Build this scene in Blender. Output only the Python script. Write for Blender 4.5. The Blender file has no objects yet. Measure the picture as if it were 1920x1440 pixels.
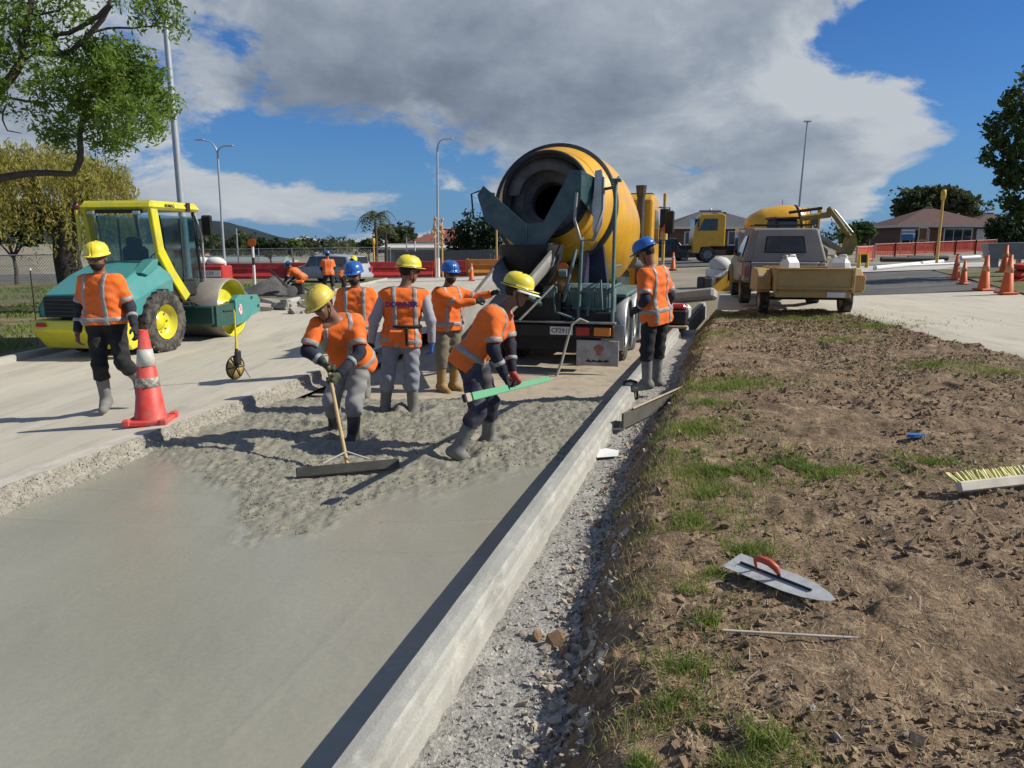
import bpy, bmesh, math, random
import numpy as np
from mathutils import Vector, Matrix, Euler
random.seed(7); RNG = np.random.default_rng(11)
SC = bpy.context.scene
COL = SC.collection
R = math.radians

# ---------------------------------------------------------------- camera
CAM_H = 1.9
cam_data = bpy.data.cameras.new('camera')
cam = bpy.data.objects.new('camera', cam_data); COL.objects.link(cam)
cam_data.sensor_width = 36.0
cam_data.lens = 36.0 * 1420.0 / 1920.0
cam_data.clip_start = 0.05
cam_data.clip_end = 6000.0
cam.location = (0, 0, CAM_H)
cam.rotation_euler = (R(90 - 10.571), 0, 0)
SC.camera = cam

# ---------------------------------------------------------------- world: daylight sky with clouds
SUN_EL, SUN_AZ = 38.0, 91.0          # azimuth clockwise from +Y (the view direction)
world = bpy.data.worlds.new('World'); SC.world = world
world.use_nodes = True
wn, wl = world.node_tree.nodes, world.node_tree.links
wn.clear()
def N(nodes, kind, **kw):
    n = nodes.new(kind)
    for k, v in kw.items():
        setattr(n, k, v)
    return n
def wmath(op, a, b=None, c=None, clamp=False):
    n = N(wn, 'ShaderNodeMath', operation=op); n.use_clamp = clamp
    for i, v in enumerate((a, b, c)):
        if v is None: continue
        if isinstance(v, (int, float)): n.inputs[i].default_value = v
        else: wl.new(v, n.inputs[i])
    return n.outputs[0]
sky = N(wn, 'ShaderNodeTexSky', sky_type='NISHITA')
sky.sun_disc = False
sky.sun_elevation = R(SUN_EL); sky.sun_rotation = R(SUN_AZ)
sky.air_density = 1.0; sky.dust_density = 0.25; sky.ozone_density = 3.0
tc = N(wn, 'ShaderNodeTexCoord')
nrm = N(wn, 'ShaderNodeVectorMath', operation='NORMALIZE'); wl.new(tc.outputs['Generated'], nrm.inputs[0])
sep = N(wn, 'ShaderNodeSeparateXYZ'); wl.new(nrm.outputs[0], sep.inputs[0])
DX, DY, DZ = sep.outputs
az = wmath('ARCTAN2', DX, DY)                     # 0 straight ahead, + to the right
el = wmath('ARCSINE', DZ)
def ramp(v, lo, hi):
    n = N(wn, 'ShaderNodeMapRange'); n.interpolation_type = 'SMOOTHSTEP'
    n.inputs['From Min'].default_value = lo; n.inputs['From Max'].default_value = hi
    wl.new(v, n.inputs['Value']); return n.outputs[0]
def cloud_density(daz, de):
    """cloud cover as a function of sky direction, shifted by (daz, de) radians"""
    a = wmath('ADD', az, daz); e = wmath('ADD', el, de)
    e_ = wmath('MAXIMUM', e, 0.0)
    # flatten towards the horizon like a real cloud layer
    inv = wmath('DIVIDE', 1.0, wmath('ADD', e_, 0.42))
    cx = N(wn, 'ShaderNodeCombineXYZ')
    wl.new(wmath('MULTIPLY', a, 3.4), cx.inputs[0]); wl.new(wmath('MULTIPLY', inv, -2.1), cx.inputs[1])
    cx.inputs[2].default_value = 3.7
    n1 = N(wn, 'ShaderNodeTexNoise'); n1.noise_dimensions = '3D'
    n1.inputs['Scale'].default_value = 1.55; n1.inputs['Detail'].default_value = 9; n1.inputs['Roughness'].default_value = 0.60
    n1.inputs['Distortion'].default_value = 0.25
    wl.new(cx.outputs[0], n1.inputs['Vector'])
    d = n1.outputs[0]
    # broad weather: where banks lie and where blue gaps open (radians)
    def blob(a0, e0, sa, se, amp):
        u = wmath('DIVIDE', wmath('SUBTRACT', a, a0), sa); v = wmath('DIVIDE', wmath('SUBTRACT', e, e0), se)
        r2 = wmath('ADD', wmath('MULTIPLY', u, u), wmath('MULTIPLY', v, v))
        return wmath('MULTIPLY', wmath('EXPONENT', wmath('MULTIPLY', r2, -1.0)), amp)
    tot = wmath('ADD', wmath('MULTIPLY', wmath('SUBTRACT', d, 0.5), 1.35), wmath('ADD', 0.5, wmath('MULTIPLY', ramp(e, 0.34, 0.60), 0.03)))  # slight extra cloud overhead, out of view, added for a more neutral fill
    for b in CLOUD_BLOBS:
        tot = wmath('ADD', tot, blob(*b))
    return tot
CLOUD_BLOBS = [
    (-0.11, 0.275, 0.42, 0.125, 0.44),    # the big grey bank overhead
    (0.26, 0.19, 0.22, 0.10, 0.18),     # its bright flank to the right
    (0.42, 0.135, 0.11, 0.05, 0.26),
    (0.08, 0.14, 0.22, 0.05, 0.17),
    (-0.22, 0.095, 0.17, 0.042, -0.42),  # blue gap left of centre
    (0.62, 0.16, 0.12, 0.20, -0.36),    # blue at the right
    (0.43, 0.225, 0.15, 0.036, -0.40),
    (0.52, 0.055, 0.10, 0.05, -0.30),
    (0.36, 0.045, 0.07, 0.025, 0.20),
    (-0.36, 0.052, 0.16, 0.030, 0.30),   # low cumulus on the left
    (-0.56, 0.12, 0.10, 0.06, 0.20),
    (0.30, 0.05, 0.22, 0.04, 0.20),     # and on the right
]
d0 = cloud_density(0.0, 0.0)
d1 = cloud_density(0.045, 0.035)          # towards the sun and up
alpha = ramp(d0, 0.495, 0.645)
depth = ramp(d1, 0.50, 0.86)              # how much cloud lies between here and the sun
sv = N(wn, 'ShaderNodeCombineXYZ')
wl.new(wmath('MULTIPLY', az, 4.4), sv.inputs[0]); wl.new(wmath('MULTIPLY', wmath('DIVIDE', 1.0, wmath('ADD', wmath('MAXIMUM', el, 0.0), 0.42)), -3.0), sv.inputs[1])
sn = N(wn, 'ShaderNodeTexNoise'); sn.inputs['Scale'].default_value = 1.5; sn.inputs['Detail'].default_value = 6; sn.inputs['Roughness'].default_value = 0.6
wl.new(sv.outputs[0], sn.inputs['Vector'])
def gauss(a0, e0, sa, se, amp):
    u = wmath('DIVIDE', wmath('SUBTRACT', az, a0), sa); v = wmath('DIVIDE', wmath('SUBTRACT', el, e0), se)
    return wmath('MULTIPLY', wmath('EXPONENT', wmath('MULTIPLY', wmath('ADD', wmath('MULTIPLY', u, u), wmath('MULTIPLY', v, v)), -1.0)), amp)
shade = wmath('ADD', wmath('MULTIPLY', depth, 0.46), wmath('MULTIPLY', wmath('SUBTRACT', sn.outputs[0], 0.44), 1.1))
for g_ in ((-0.16, 0.175, 0.28, 0.045, 0.36), (0.36, 0.16, 0.20, 0.10, -0.14), (0.05, 0.30, 0.4, 0.06, -0.06)):     # thick base of the bank, thinner sunlit flank
    shade = wmath('ADD', shade, gauss(*g_))
depth = wmath('ADD', shade, 0.0, None, True)
ccol = N(wn, 'ShaderNodeValToRGB')
cr = ccol.color_ramp
cr.elements[0].position = 0.0; cr.elements[0].color = (6.1, 6.5, 6.9, 1)
cr.elements[1].position = 1.0; cr.elements[1].color = (1.4, 1.72, 2.25, 1)
e2 = cr.elements.new(0.35); e2.color = (4.2, 4.75, 5.5, 1)
e3 = cr.elements.new(0.7); e3.color = (2.5, 3.0, 3.75, 1)
wl.new(depth, ccol.inputs[0])
mixc = N(wn, 'ShaderNodeMix', data_type='RGBA')
wl.new(wmath('MULTIPLY', alpha, 0.97), mixc.inputs['Factor'])
tint = N(wn, 'ShaderNodeMix', data_type='RGBA', blend_type='MULTIPLY'); tint.inputs['Factor'].default_value = 1.0
wl.new(sky.outputs[0], tint.inputs['A']); tint.inputs['B'].default_value = (0.27, 0.60, 1.06, 1)
hz = N(wn, 'ShaderNodeMix', data_type='RGBA')               # pale air low over the horizon
wl.new(wmath('MULTIPLY', wmath('EXPONENT', wmath('MULTIPLY', wmath('MAXIMUM', el, 0.0), -9.0)), 0.85), hz.inputs['Factor'])
wl.new(tint.outputs['Result'], hz.inputs['A']); hz.inputs['B'].default_value = (1.9, 3.5, 5.9, 1)
wl.new(hz.outputs['Result'], mixc.inputs['A']); wl.new(ccol.outputs[0], mixc.inputs['B'])
bg = N(wn, 'ShaderNodeBackground'); bg.inputs['Strength'].default_value = 0.080
wl.new(mixc.outputs['Result'], bg.inputs['Color'])
world.cycles.sampling_method = 'MANUAL'; world.cycles.sample_map_resolution = 512
wout = N(wn, 'ShaderNodeOutputWorld'); wl.new(bg.outputs[0], wout.inputs['Surface'])

# ---------------------------------------------------------------- sun
sd = bpy.data.lights.new('sun', 'SUN'); sd.energy = 5.0; sd.angle = R(0.53); sd.color = (1.0, 0.94, 0.84)
sun = bpy.data.objects.new('sun', sd); COL.objects.link(sun)
sdir = Vector((math.sin(R(SUN_AZ)) * math.cos(R(SUN_EL)), math.cos(R(SUN_AZ)) * math.cos(R(SUN_EL)), math.sin(R(SUN_EL))))
sun.location = sdir * 50
sun.rotation_euler = sdir.to_track_quat('Z', 'Y').to_euler()

vs = SC.view_settings
vs.view_transform = 'Standard'; vs.look = 'None'; vs.exposure = 0.12; vs.gamma = 1.0; vs.use_curve_mapping = False
SC.cycles.use_denoising = True
SC.cycles.max_bounces = 6; SC.cycles.transparent_max_bounces = 8
SC.cycles.caustics_reflective = False; SC.cycles.caustics_refractive = False

# ---------------------------------------------------------------- numpy noise
def _hash(ix, iy, seed):
    h = (ix.astype(np.int64) * 374761393 + iy.astype(np.int64) * 668265263 + seed * 974634777) & 0x7fffffff
    h = (h ^ (h >> 13)) * 1274126177 & 0x7fffffff
    return ((h ^ (h >> 16)) & 0xffff) / 65535.0
def vnoise(x, y, seed=0):
    x = np.asarray(x, float); y = np.asarray(y, float)
    ix, iy = np.floor(x), np.floor(y); fx, fy = x - ix, y - iy
    fx = fx * fx * fx * (fx * (fx * 6 - 15) + 10); fy = fy * fy * fy * (fy * (fy * 6 - 15) + 10)
    a = _hash(ix, iy, seed); b = _hash(ix + 1, iy, seed); c = _hash(ix, iy + 1, seed); d = _hash(ix + 1, iy + 1, seed)
    return (a + (b - a) * fx) * (1 - fy) + (c + (d - c) * fx) * fy
def fbm(x, y, octv=4, seed=0, gain=0.5):
    s, amp, tot = 0.0, 1.0, 0.0
    for o in range(octv):
        s = s + amp * vnoise(np.asarray(x) * 2 ** o + 17.3 * o, np.asarray(y) * 2 ** o - 9.1 * o, seed + o); tot += amp; amp *= gain
    return s / tot
def sstep(v, a, b):
    t = np.clip((v - a) / (b - a), 0, 1); return t * t * (3 - 2 * t)

# ---------------------------------------------------------------- materials
MATS = {}
def M(name, col, rough=0.6, metal=0.0, var=0.18, scale=6.0, bump=0.0, bscale=60.0, col2=None, coat=0.0, spec=0.5, thresh=None, dirt=None, dscale=3.0, damt=0.0, emit=None, trans=0.0):
    """procedural principled material: colour mottled by noise, optional second colour, bump and dirt"""
    if name in MATS: return MATS[name]
    m = bpy.data.materials.new(name); m.use_nodes = True
    nd, lk = m.node_tree.nodes, m.node_tree.links
    b = nd['Principled BSDF']
    b.inputs['Roughness'].default_value = rough; b.inputs['Metallic'].default_value = metal
    b.inputs['Coat Weight'].default_value = coat; b.inputs['Specular IOR Level'].default_value = spec
    if coat: b.inputs['Coat Roughness'].default_value = 0.12
    if trans: b.inputs['Transmission Weight'].default_value = trans
    t = nd.new('ShaderNodeTexCoord')
    n = nd.new('ShaderNodeTexNoise'); n.inputs['Scale'].default_value = scale; n.inputs['Detail'].default_value = 6
    n.inputs['Roughness'].default_value = 0.6
    lk.new(t.outputs['Object'], n.inputs['Vector'])
    mp = nd.new('ShaderNodeMapRange')
    lo, hi = (0.3, 0.7) if thresh is None else thresh
    mp.inputs['From Min'].default_value = lo; mp.inputs['From Max'].default_value = hi
    lk.new(n.outputs[0], mp.inputs['Value'])
    mx = nd.new('ShaderNodeMix'); mx.data_type = 'RGBA'
    c2 = col2 if col2 else tuple(c * (1 - var) for c in col)
    c1 = tuple(min(1, c * (1 + var * 0.5)) for c in col) if not col2 else col
    mx.inputs['A'].default_value = (*c1, 1); mx.inputs['B'].default_value = (*c2, 1)
    lk.new(mp.outputs[0], mx.inputs['Factor'])
    out = mx.outputs['Result']
    if dirt:
        n3 = nd.new('ShaderNodeTexNoise'); n3.inputs['Scale'].default_value = dscale; n3.inputs['Detail'].default_value = 8
        n3.inputs['Roughness'].default_value = 0.65
        lk.new(t.outputs['Object'], n3.inputs['Vector'])
        mp3 = nd.new('ShaderNodeMapRange'); mp3.inputs['From Min'].default_value = 0.42; mp3.inputs['From Max'].default_value = 0.72
        mp3.inputs['To Max'].default_value = damt
        lk.new(n3.outputs[0], mp3.inputs['Value'])
        mx3 = nd.new('ShaderNodeMix'); mx3.data_type = 'RGBA'
        lk.new(mp3.outputs[0], mx3.inputs['Factor']); lk.new(out, mx3.inputs['A']); mx3.inputs['B'].default_value = (*dirt, 1)
        out = mx3.outputs['Result']
    lk.new(out, b.inputs['Base Color'])
    if bump:
        n2 = nd.new('ShaderNodeTexNoise'); n2.inputs['Scale'].default_value = bscale; n2.inputs['Detail'].default_value = 4
        lk.new(t.outputs['Object'], n2.inputs['Vector'])
        bp = nd.new('ShaderNodeBump'); bp.inputs['Strength'].default_value = bump; bp.inputs['Distance'].default_value = 0.01
        lk.new(n2.outputs[0], bp.inputs['Height']); lk.new(bp.outputs[0], b.inputs['Normal'])
    if emit:
        b.inputs['Emission Color'].default_value = (*emit[:3], 1); b.inputs['Emission Strength'].default_value = emit[3]
    MATS[name] = m
    return m

# ---------------------------------------------------------------- object helpers
def link(name, me, parent=None):
    o = bpy.data.objects.new(name, me); COL.objects.link(o)
    if parent is not None: o.parent = parent
    return o
def tag(o, label=None, cat=None, group=None, kind=None):
    if label: o['label'] = label
    if cat: o['category'] = cat
    if group: o['group'] = group
    if kind: o['kind'] = kind
    return o
def thing(name, label, cat, loc=(0, 0, 0), rz=0.0, group=None, rx=0.0, ry=0.0):
    o = bpy.data.objects.new(name, None); COL.objects.link(o)
    o.location = loc; o.rotation_euler = (rx, ry, rz); o.empty_display_size = 0.2
    return tag(o, label, cat, group)
def copy_tree(o, parent=None):
    c = o.copy(); COL.objects.link(c); c.parent = parent
    for ch in list(o.children): copy_tree(ch, c)
    return c
def rot_to(d):
    return Vector((0, 0, 1)).rotation_difference(Vector(d).normalized()).to_matrix()

class MB:
    """mesh builder: collects shapes, links them as ONE mesh object"""
    def __init__(s): s.v = []; s.f = []; s.sm = []
    def add(s, vs_, fs, smooth=False):
        b = len(s.v); s.v += [tuple(v) for v in vs_]
        s.f += [tuple(i + b for i in f) for f in fs]; s.sm += [smooth] * len(fs); return s
    def box(s, c, size, rz=0.0, ch=0.0, mat=None, taper=(1, 1)):
        hx, hy, hz = size[0] / 2, size[1] / 2, size[2] / 2
        m = mat if mat is not None else Matrix.Rotation(rz, 3, 'Z')
        c = Vector(c); tx, ty = taper
        if ch <= 0:
            P = [(-hx, -hy, -hz), (hx, -hy, -hz), (hx, hy, -hz), (-hx, hy, -hz), (-hx * tx, -hy * ty, hz), (hx * tx, -hy * ty, hz), (hx * tx, hy * ty, hz), (-hx * tx, hy * ty, hz)]
            F = [(3, 2, 1, 0), (4, 5, 6, 7), (0, 1, 5, 4), (1, 2, 6, 5), (2, 3, 7, 6), (3, 0, 4, 7)]
        else:                                   # chamfered box: 24 vertices
            ch = min(ch, hx * .9, hy * .9, hz * .9); P = []; idx = {}
            for sx in (-1, 1):
                for sy in (-1, 1):
                    for sz in (-1, 1):
                        for k in range(3):
                            idx[(sx, sy, sz, k)] = len(P)
                            kx, ky = (tx, ty) if sz > 0 else (1, 1)
                            P.append((sx * (hx * kx - (0 if k == 0 else ch)), sy * (hy * ky - (0 if k == 1 else ch)), sz * (hz - (0 if k == 2 else ch))))
            F = []
            def q(a): F.append(tuple(idx[i] for i in a))
            for g in (-1, 1):
                o_ = [(-1, -1), (1, -1), (1, 1), (-1, 1)]
                if g < 0: o_ = o_[::-1]
                q([(g, a, b, 0) for a, b in o_]); q([(a, b, g, 2) for a, b in o_]); q([(b, g, a, 1) for a, b in o_])
            for a in (-1, 1):
                for b in (-1, 1):
                    x_ = [(a, b, -1, 0), (a, b, -1, 1), (a, b, 1, 1), (a, b, 1, 0)]
                    q(x_ if a * b > 0 else x_[::-1])
                    y_ = [(-1, a, b, 1), (-1, a, b, 2), (1, a, b, 2), (1, a, b, 1)]
                    q(y_ if a * b > 0 else y_[::-1])
                    z_ = [(a, -1, b, 0), (a, 1, b, 0), (a, 1, b, 2), (a, -1, b, 2)]
                    q(z_ if a * b > 0 else z_[::-1])
                    for d in (-1, 1):
                        t_ = [(a, b, d, 0), (a, b, d, 1), (a, b, d, 2)]
                        q(t_ if a * b * d > 0 else t_[::-1])
        return s.add([c + m @ Vector(p) for p in P], F)
    def cyl(s, p0, p1, r0, r1=None, n=16, caps=True, smooth=True):
        r1 = r0 if r1 is None else r1
        p0, p1 = Vector(p0), Vector(p1); m = rot_to(p1 - p0)
        P = []; 
        for p, r in ((p0, r0), (p1, r1)):
            for i in range(n):
                a = 2 * math.pi * i / n; P.append(p + m @ Vector((r * math.cos(a), r * math.sin(a), 0)))
        s.add(P, [(i, (i + 1) % n, n + (i + 1) % n, n + i) for i in range(n)], smooth)
        if caps:
            s.add(P[:n], [tuple(range(n - 1, -1, -1))]); s.add(P[n:], [tuple(range(n))])
        return s
    def tube(s, path, r, n=8, closed=False, caps=True, smooth=True):
        path = [Vector(p) for p in path]; k = len(path)
        rs = r if isinstance(r, (list, tuple)) else [r] * k
        P = []; up = None
        for i, p in enumerate(path):
            if closed: t = path[(i + 1) % k] - path[i - 1]
            else: t = path[min(i + 1, k - 1)] - path[max(i - 1, 0)]
            t = t.normalized() if t.length > 1e-9 else Vector((0, 0, 1))
            if up is None: up = t.orthogonal().normalized()
            up = (up - t * up.dot(t)); up = up.normalized() if up.length > 1e-6 else t.orthogonal().normalized()
            w = t.cross(up)
            for j in range(n):
                a = 2 * math.pi * j / n; P.append(p + (up * math.cos(a) + w * math.sin(a)) * rs[i])
        F = []
        for i in range(k if closed else k - 1):
            i2 = (i + 1) % k
            for j in range(n):
                F.append((i * n + j, i * n + (j + 1) % n, i2 * n + (j + 1) % n, i2 * n + j))
        s.add(P, F, smooth)
        if caps and not closed:
            s.add(P[:n], [tuple(range(n - 1, -1, -1))]); s.add(P[-n:], [tuple(range(n))])
        return s
    def lathe(s, prof, n=24, origin=(0, 0, 0), axis=(0, 0, 1), smooth=True, closed=False):
        """prof = [(radius, height)...] round an axis"""
        m = rot_to(axis); o = Vector(origin); P = []; k = len(prof)
        for r, h in prof:
            for i in range(n):
                a = 2 * math.pi * i / n; P.append(o + m @ Vector((r * math.cos(a), r * math.sin(a), h)))
        F = []
        for j in range(k if closed else k - 1):
            j2 = (j + 1) % k
            for i in range(n): F.append((j * n + i, j * n + (i + 1) % n, j2 * n + (i + 1) % n, j2 * n + i))
        return s.add(P, F, smooth)
    def prism(s, poly, t0, t1, plane='xz', smooth=False):
        """closed outline extruded; plane xz: poly=(x,z), from y=t0 to t1; yz: poly=(y,z) along x; xy: along z"""
        def pt(a, b, t): return {'xz': (a, t, b), 'yz': (t, a, b), 'xy': (a, b, t)}[plane]
        n = len(poly); area = sum(poly[i][0] * poly[(i + 1) % n][1] - poly[(i + 1) % n][0] * poly[i][1] for i in range(n))
        P = [pt(a, b, t0) for a, b in poly] + [pt(a, b, t1) for a, b in poly]
        F = [tuple(range(n)), tuple(range(2 * n - 1, n - 1, -1))] + [(i, n + i, n + (i + 1) % n, (i + 1) % n) for i in range(n)]
        flip = (area > 0) ^ (plane == 'xz') ^ (t1 < t0)
        if flip: F = [f[::-1] for f in F]
        return s.add(P, F, smooth)
    def quad(s, a, b, c, d): return s.add([a, b, c, d], [(0, 1, 2, 3)])
    def grid(s, rows, smooth=True):
        k, n = len(rows), len(rows[0]); P = [p for r_ in rows for p in r_]
        return s.add(P, [(j * n + i, j * n + i + 1, (j + 1) * n + i + 1, (j + 1) * n + i) for j in range(k - 1) for i in range(n - 1)], smooth)
    def mesh(s, name='m', mat=None):
        me = bpy.data.meshes.new(name); me.from_pydata(s.v, [], s.f)
        me.polygons.foreach_set('use_smooth', s.sm); me.update()
        if mat: me.materials.append(mat)
        return me
    def build(s, name, mat, parent=None, bevel=0.0, fix=False, loc=None, rot=None, seg=2):
        me = s.mesh(name, mat)
        if fix:
            bm = bmesh.new(); bm.from_mesh(me); bmesh.ops.recalc_face_normals(bm, faces=bm.faces); bm.to_mesh(me); bm.free()
        o = link(name, me, parent)
        if loc is not None: o.location = loc
        if rot is not None: o.rotation_euler = rot
        if bevel:
            bv = o.modifiers.new('bevel', 'BEVEL'); bv.width = bevel; bv.segments = seg; bv.limit_method = 'ANGLE'; bv.angle_limit = R(40)
            bv.harden_normals = False
        return o
def np_mesh(name, verts, faces, mat, parent=None, smooth=True, kind=None):
    """fast mesh from numpy arrays (faces k x 3 or k x 4)"""
    me = bpy.data.meshes.new(name); verts = np.asarray(verts, np.float32); faces = np.asarray(faces, np.int32)
    k = faces.shape[1]
    me.vertices.add(len(verts)); me.vertices.foreach_set('co', verts.ravel())
    me.loops.add(faces.size); me.loops.foreach_set('vertex_index', faces.ravel())
    me.polygons.add(len(faces)); me.polygons.foreach_set('loop_start', np.arange(0, faces.size, k, dtype=np.int32))
    me.polygons.foreach_set('loop_total', np.full(len(faces), k, np.int32))
    me.polygons.foreach_set('use_smooth', np.full(len(faces), smooth))
    me.update(calc_edges=True); me.validate()
    if mat: me.materials.append(mat)
    o = link(name, me, parent)
    if kind: o['kind'] = kind
    return o
def grid_faces(r, c):
    i = np.arange(r * c).reshape(r, c)
    return np.stack([i[:-1, :-1], i[:-1, 1:], i[1:, 1:], i[1:, :-1]], -1).reshape(-1, 4)
def text_mesh(name, txt, size, mat, parent, loc, rot, extrude=0.003, bold=0.0, sx=1.0):
    cu = bpy.data.curves.new(name, 'FONT'); cu.body = txt; cu.size = size; cu.extrude = extrude; cu.offset = bold
    cu.align_x = 'CENTER'; cu.align_y = 'CENTER'; cu.resolution_u = 2
    tmp = bpy.data.objects.new('tmp_text', cu); COL.objects.link(tmp)
    me = bpy.data.meshes.new_from_object(tmp); bpy.data.objects.remove(tmp); bpy.data.curves.remove(cu)
    me.materials.clear(); me.materials.append(mat)
    o = link(name, me, parent); o.location = loc; o.rotation_euler = rot; o.scale = (sx, 1, 1)
    return o
# ================================================================ terrain: plan curves (metres, camera at the origin, view along +Y)
_K = np.array([(-.56, 2.22), (-.31, 3.41), (0, 4.4), (.38, 5.85), (.77, 7.14), (1.4, 9.29), (2.1, 11.58), (4.23, 18.19), (5.36, 21.79)])
_KC = np.polyfit(_K[:, 1], _K[:, 0], 2)
def xk(y): return np.polyval(_KC, y)                       # inner (concrete) edge of the kerb
def xko(y): return xk(y) + 0.165                           # outer edge of the kerb
def xl(y): return -4.76 + 0.2 * np.asarray(y, float)       # edge of the existing road slab
def xlk(y): return -9.6 + 0.055 * np.asarray(y, float)     # far (left) kerb of the existing road
def z_right(x): return 0.30 + 0.033 * (np.clip(x, -6, 34) - 0.5)
def z_left(x, y):
    d = xl(y) - np.asarray(x, float)
    return np.where(d < 4, 0.15 - 0.075 * d, -0.15 - 0.012 * (np.clip(d, 4, 40) - 4))
def z_far(x): return np.interp(x, [-70, -9, -2.7, 4, 30, 90], [-0.8, -0.24, -0.12, 0.30, 1.20, 1.7])
def z_berm(x, y): return z_right(x) + 0.05 * (fbm(np.asarray(x) * .9, np.asarray(y) * .9, 3, 5) - .5)

def surf_mat(name, c1, c2, c3=None, scale=3.0, stretch=(1, 1, 1), rz=0.0, rough=0.9, bump=0.4, bscale=80.0, fine=0.25, spec=0.3, t1=(0.35, 0.65), rvar=0.0, bdist=0.008):
    """two big tones, fine speckle, bump; texture stretched along a direction"""
    m = bpy.data.materials.new(name); m.use_nodes = True; nd, lk = m.node_tree.nodes, m.node_tree.links
    b = nd['Principled BSDF']; b.inputs['Roughness'].default_value = rough; b.inputs['Specular IOR Level'].default_value = spec
    t = nd.new('ShaderNodeTexCoord'); mp = nd.new('ShaderNodeMapping'); mp.inputs['Rotation'].default_value = (0, 0, rz); mp.inputs['Scale'].default_value = stretch
    lk.new(t.outputs['Object'], mp.inputs[0])
    def noise(s, det, vec, ro=.6):
        n = nd.new('ShaderNodeTexNoise'); n.inputs['Scale'].default_value = s; n.inputs['Detail'].default_value = det; n.inputs['Roughness'].default_value = ro
        lk.new(vec, n.inputs['Vector']); return n.outputs[0]
    def mrange(v, a, b_, lo=0., hi=1.):
        r_ = nd.new('ShaderNodeMapRange'); r_.inputs['From Min'].default_value = a; r_.inputs['From Max'].default_value = b_
        r_.inputs['To Min'].default_value = lo; r_.inputs['To Max'].default_value = hi; lk.new(v, r_.inputs[0]); return r_.outputs[0]
    def mix(f, a, b_, blend='MIX'):
        x = nd.new('ShaderNodeMix'); x.data_type = 'RGBA'; x.blend_type = blend
        if isinstance(f, float): x.inputs['Factor'].default_value = f
        else: lk.new(f, x.inputs['Factor'])
        for k, v in (('A', a), ('B', b_)):
            if isinstance(v, tuple): x.inputs[k].default_value = (*v, 1)
            else: lk.new(v, x.inputs[k])
        return x.outputs['Result']
    big = noise(scale, 7, mp.outputs[0])
    col = mix(mrange(big, *t1), c1, c2)
    if c3:
        col = mix(mrange(noise(scale * 2.7, 6, mp.outputs[0], .65), .52, .68), col, c3)
    sp = mrange(noise(bscale, 3, t.outputs['Object'], .7), .3, .7, 1 - fine, 1 + fine)
    cb = nd.new('ShaderNodeCombineColor')
    for i in range(3): lk.new(sp, cb.inputs[i])
    col = mix(1.0, col, cb.outputs[0], 'MULTIPLY')
    lk.new(col, b.inputs['Base Color'])
    if rvar: lk.new(mrange(big, .35, .65, rough - rvar, rough + rvar), b.inputs['Roughness'])
    if bump:
        bp = nd.new('ShaderNodeBump'); bp.inputs['Strength'].default_value = bump; bp.inputs['Distance'].default_value = bdist
        lk.new(noise(bscale * .8, 5, t.outputs['Object'], .65), bp.inputs['Height']); lk.new(bp.outputs[0], b.inputs['Normal'])
    return m
MT = {}
MT['road'] = surf_mat('dusty_concrete_road', (.54, .50, .395), (.46, .425, .335), (.40, .372, .30), scale=.7, stretch=(2.2, .45, 1), rz=R(8), rough=.93, bump=.25, bscale=120, fine=.14)
MT['slab_lip'] = surf_mat('pale_slab_lip', (.58, .54, .44), (.46, .43, .36), scale=5, rough=.9, bump=.3, bscale=120, fine=.12)
MT['broken'] = surf_mat('broken_concrete_face', (.46, .425, .345), (.30, .28, .23), (.15, .14, .12), scale=14, rough=.95, bump=1.0, bscale=90, fine=.35, bdist=.02)
MT['wet'] = surf_mat('wet_concrete', (.300, .290, .226), (.252, .245, .192), scale=1.1, stretch=(1, .6, 1), rz=R(15), rough=.27, bump=.26, bscale=34, fine=.06, spec=.46, rvar=.07, bdist=.008)
MT['wet_rough'] = surf_mat('raked_wet_concrete', (.290, .277, .212), (.218, .208, .160), scale=9, rough=.52, bump=.6, bscale=85, fine=.14, spec=.3, bdist=.012)
MT['base'] = surf_mat('compacted_base_course', (.44, .37, .27), (.36, .31, .23), (.26, .23, .18), scale=2.2, rough=.95, bump=.5, bscale=70, fine=.22)
MT['kerb'] = surf_mat('kerb_concrete', (.395, .388, .340), (.315, .308, .272), (.46, .448, .39), scale=3.5, stretch=(1, .5, 1), rough=.85, bump=.35, bscale=95, fine=.12)
MT['gravel'] = surf_mat('crushed_gravel', (.38, .365, .325), (.27, .26, .235), (.45, .42, .36), scale=6, rough=.95, bump=1.0, bscale=55, fine=.42, bdist=.02)
MT['soil'] = surf_mat('brown_soil', (.255, .177, .106), (.160, .110, .066), (.37, .275, .172), scale=2.2, rough=.97, bump=1.0, bscale=38, fine=.35, bdist=.03)
MT['verge'] = surf_mat('verge_soil_and_grass', (.115, .125, .040), (.165, .140, .075), (.24, .19, .12), scale=.35, rough=.97, bump=.8, bscale=30, fine=.3, bdist=.03)
MT['ground'] = surf_mat('worn_ground', (.30, .26, .20), (.17, .16, .09), (.33, .30, .25), scale=.22, rough=.97, bump=.6, bscale=20, fine=.25, bdist=.03)
MT['asphalt'] = surf_mat('dusty_asphalt', (.085, .083, .080), (.13, .125, .115), (.22, .205, .18), scale=.5, stretch=(.35, 1.6, 1), rough=.9, bump=.4, bscale=90, fine=.2)
MT['footpath'] = surf_mat('pale_footpath', (.52, .49, .44), (.43, .41, .37), scale=.7, rough=.9, bump=.2, bscale=60, fine=.1)
MT['sand'] = surf_mat('pale_sand', (.50, .42, .28), (.40, .33, .21), scale=3, rough=.97, bump=.6, bscale=60, fine=.2)
MT['hill'] = surf_mat('wooded_hill', (.012, .020, .025), (.018, .028, .030), (.009, .015, .021), scale=.02, rough=1, bump=0, bscale=.2, fine=.3)  # cloud shade over the hill is put into this dark slate colour

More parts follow.
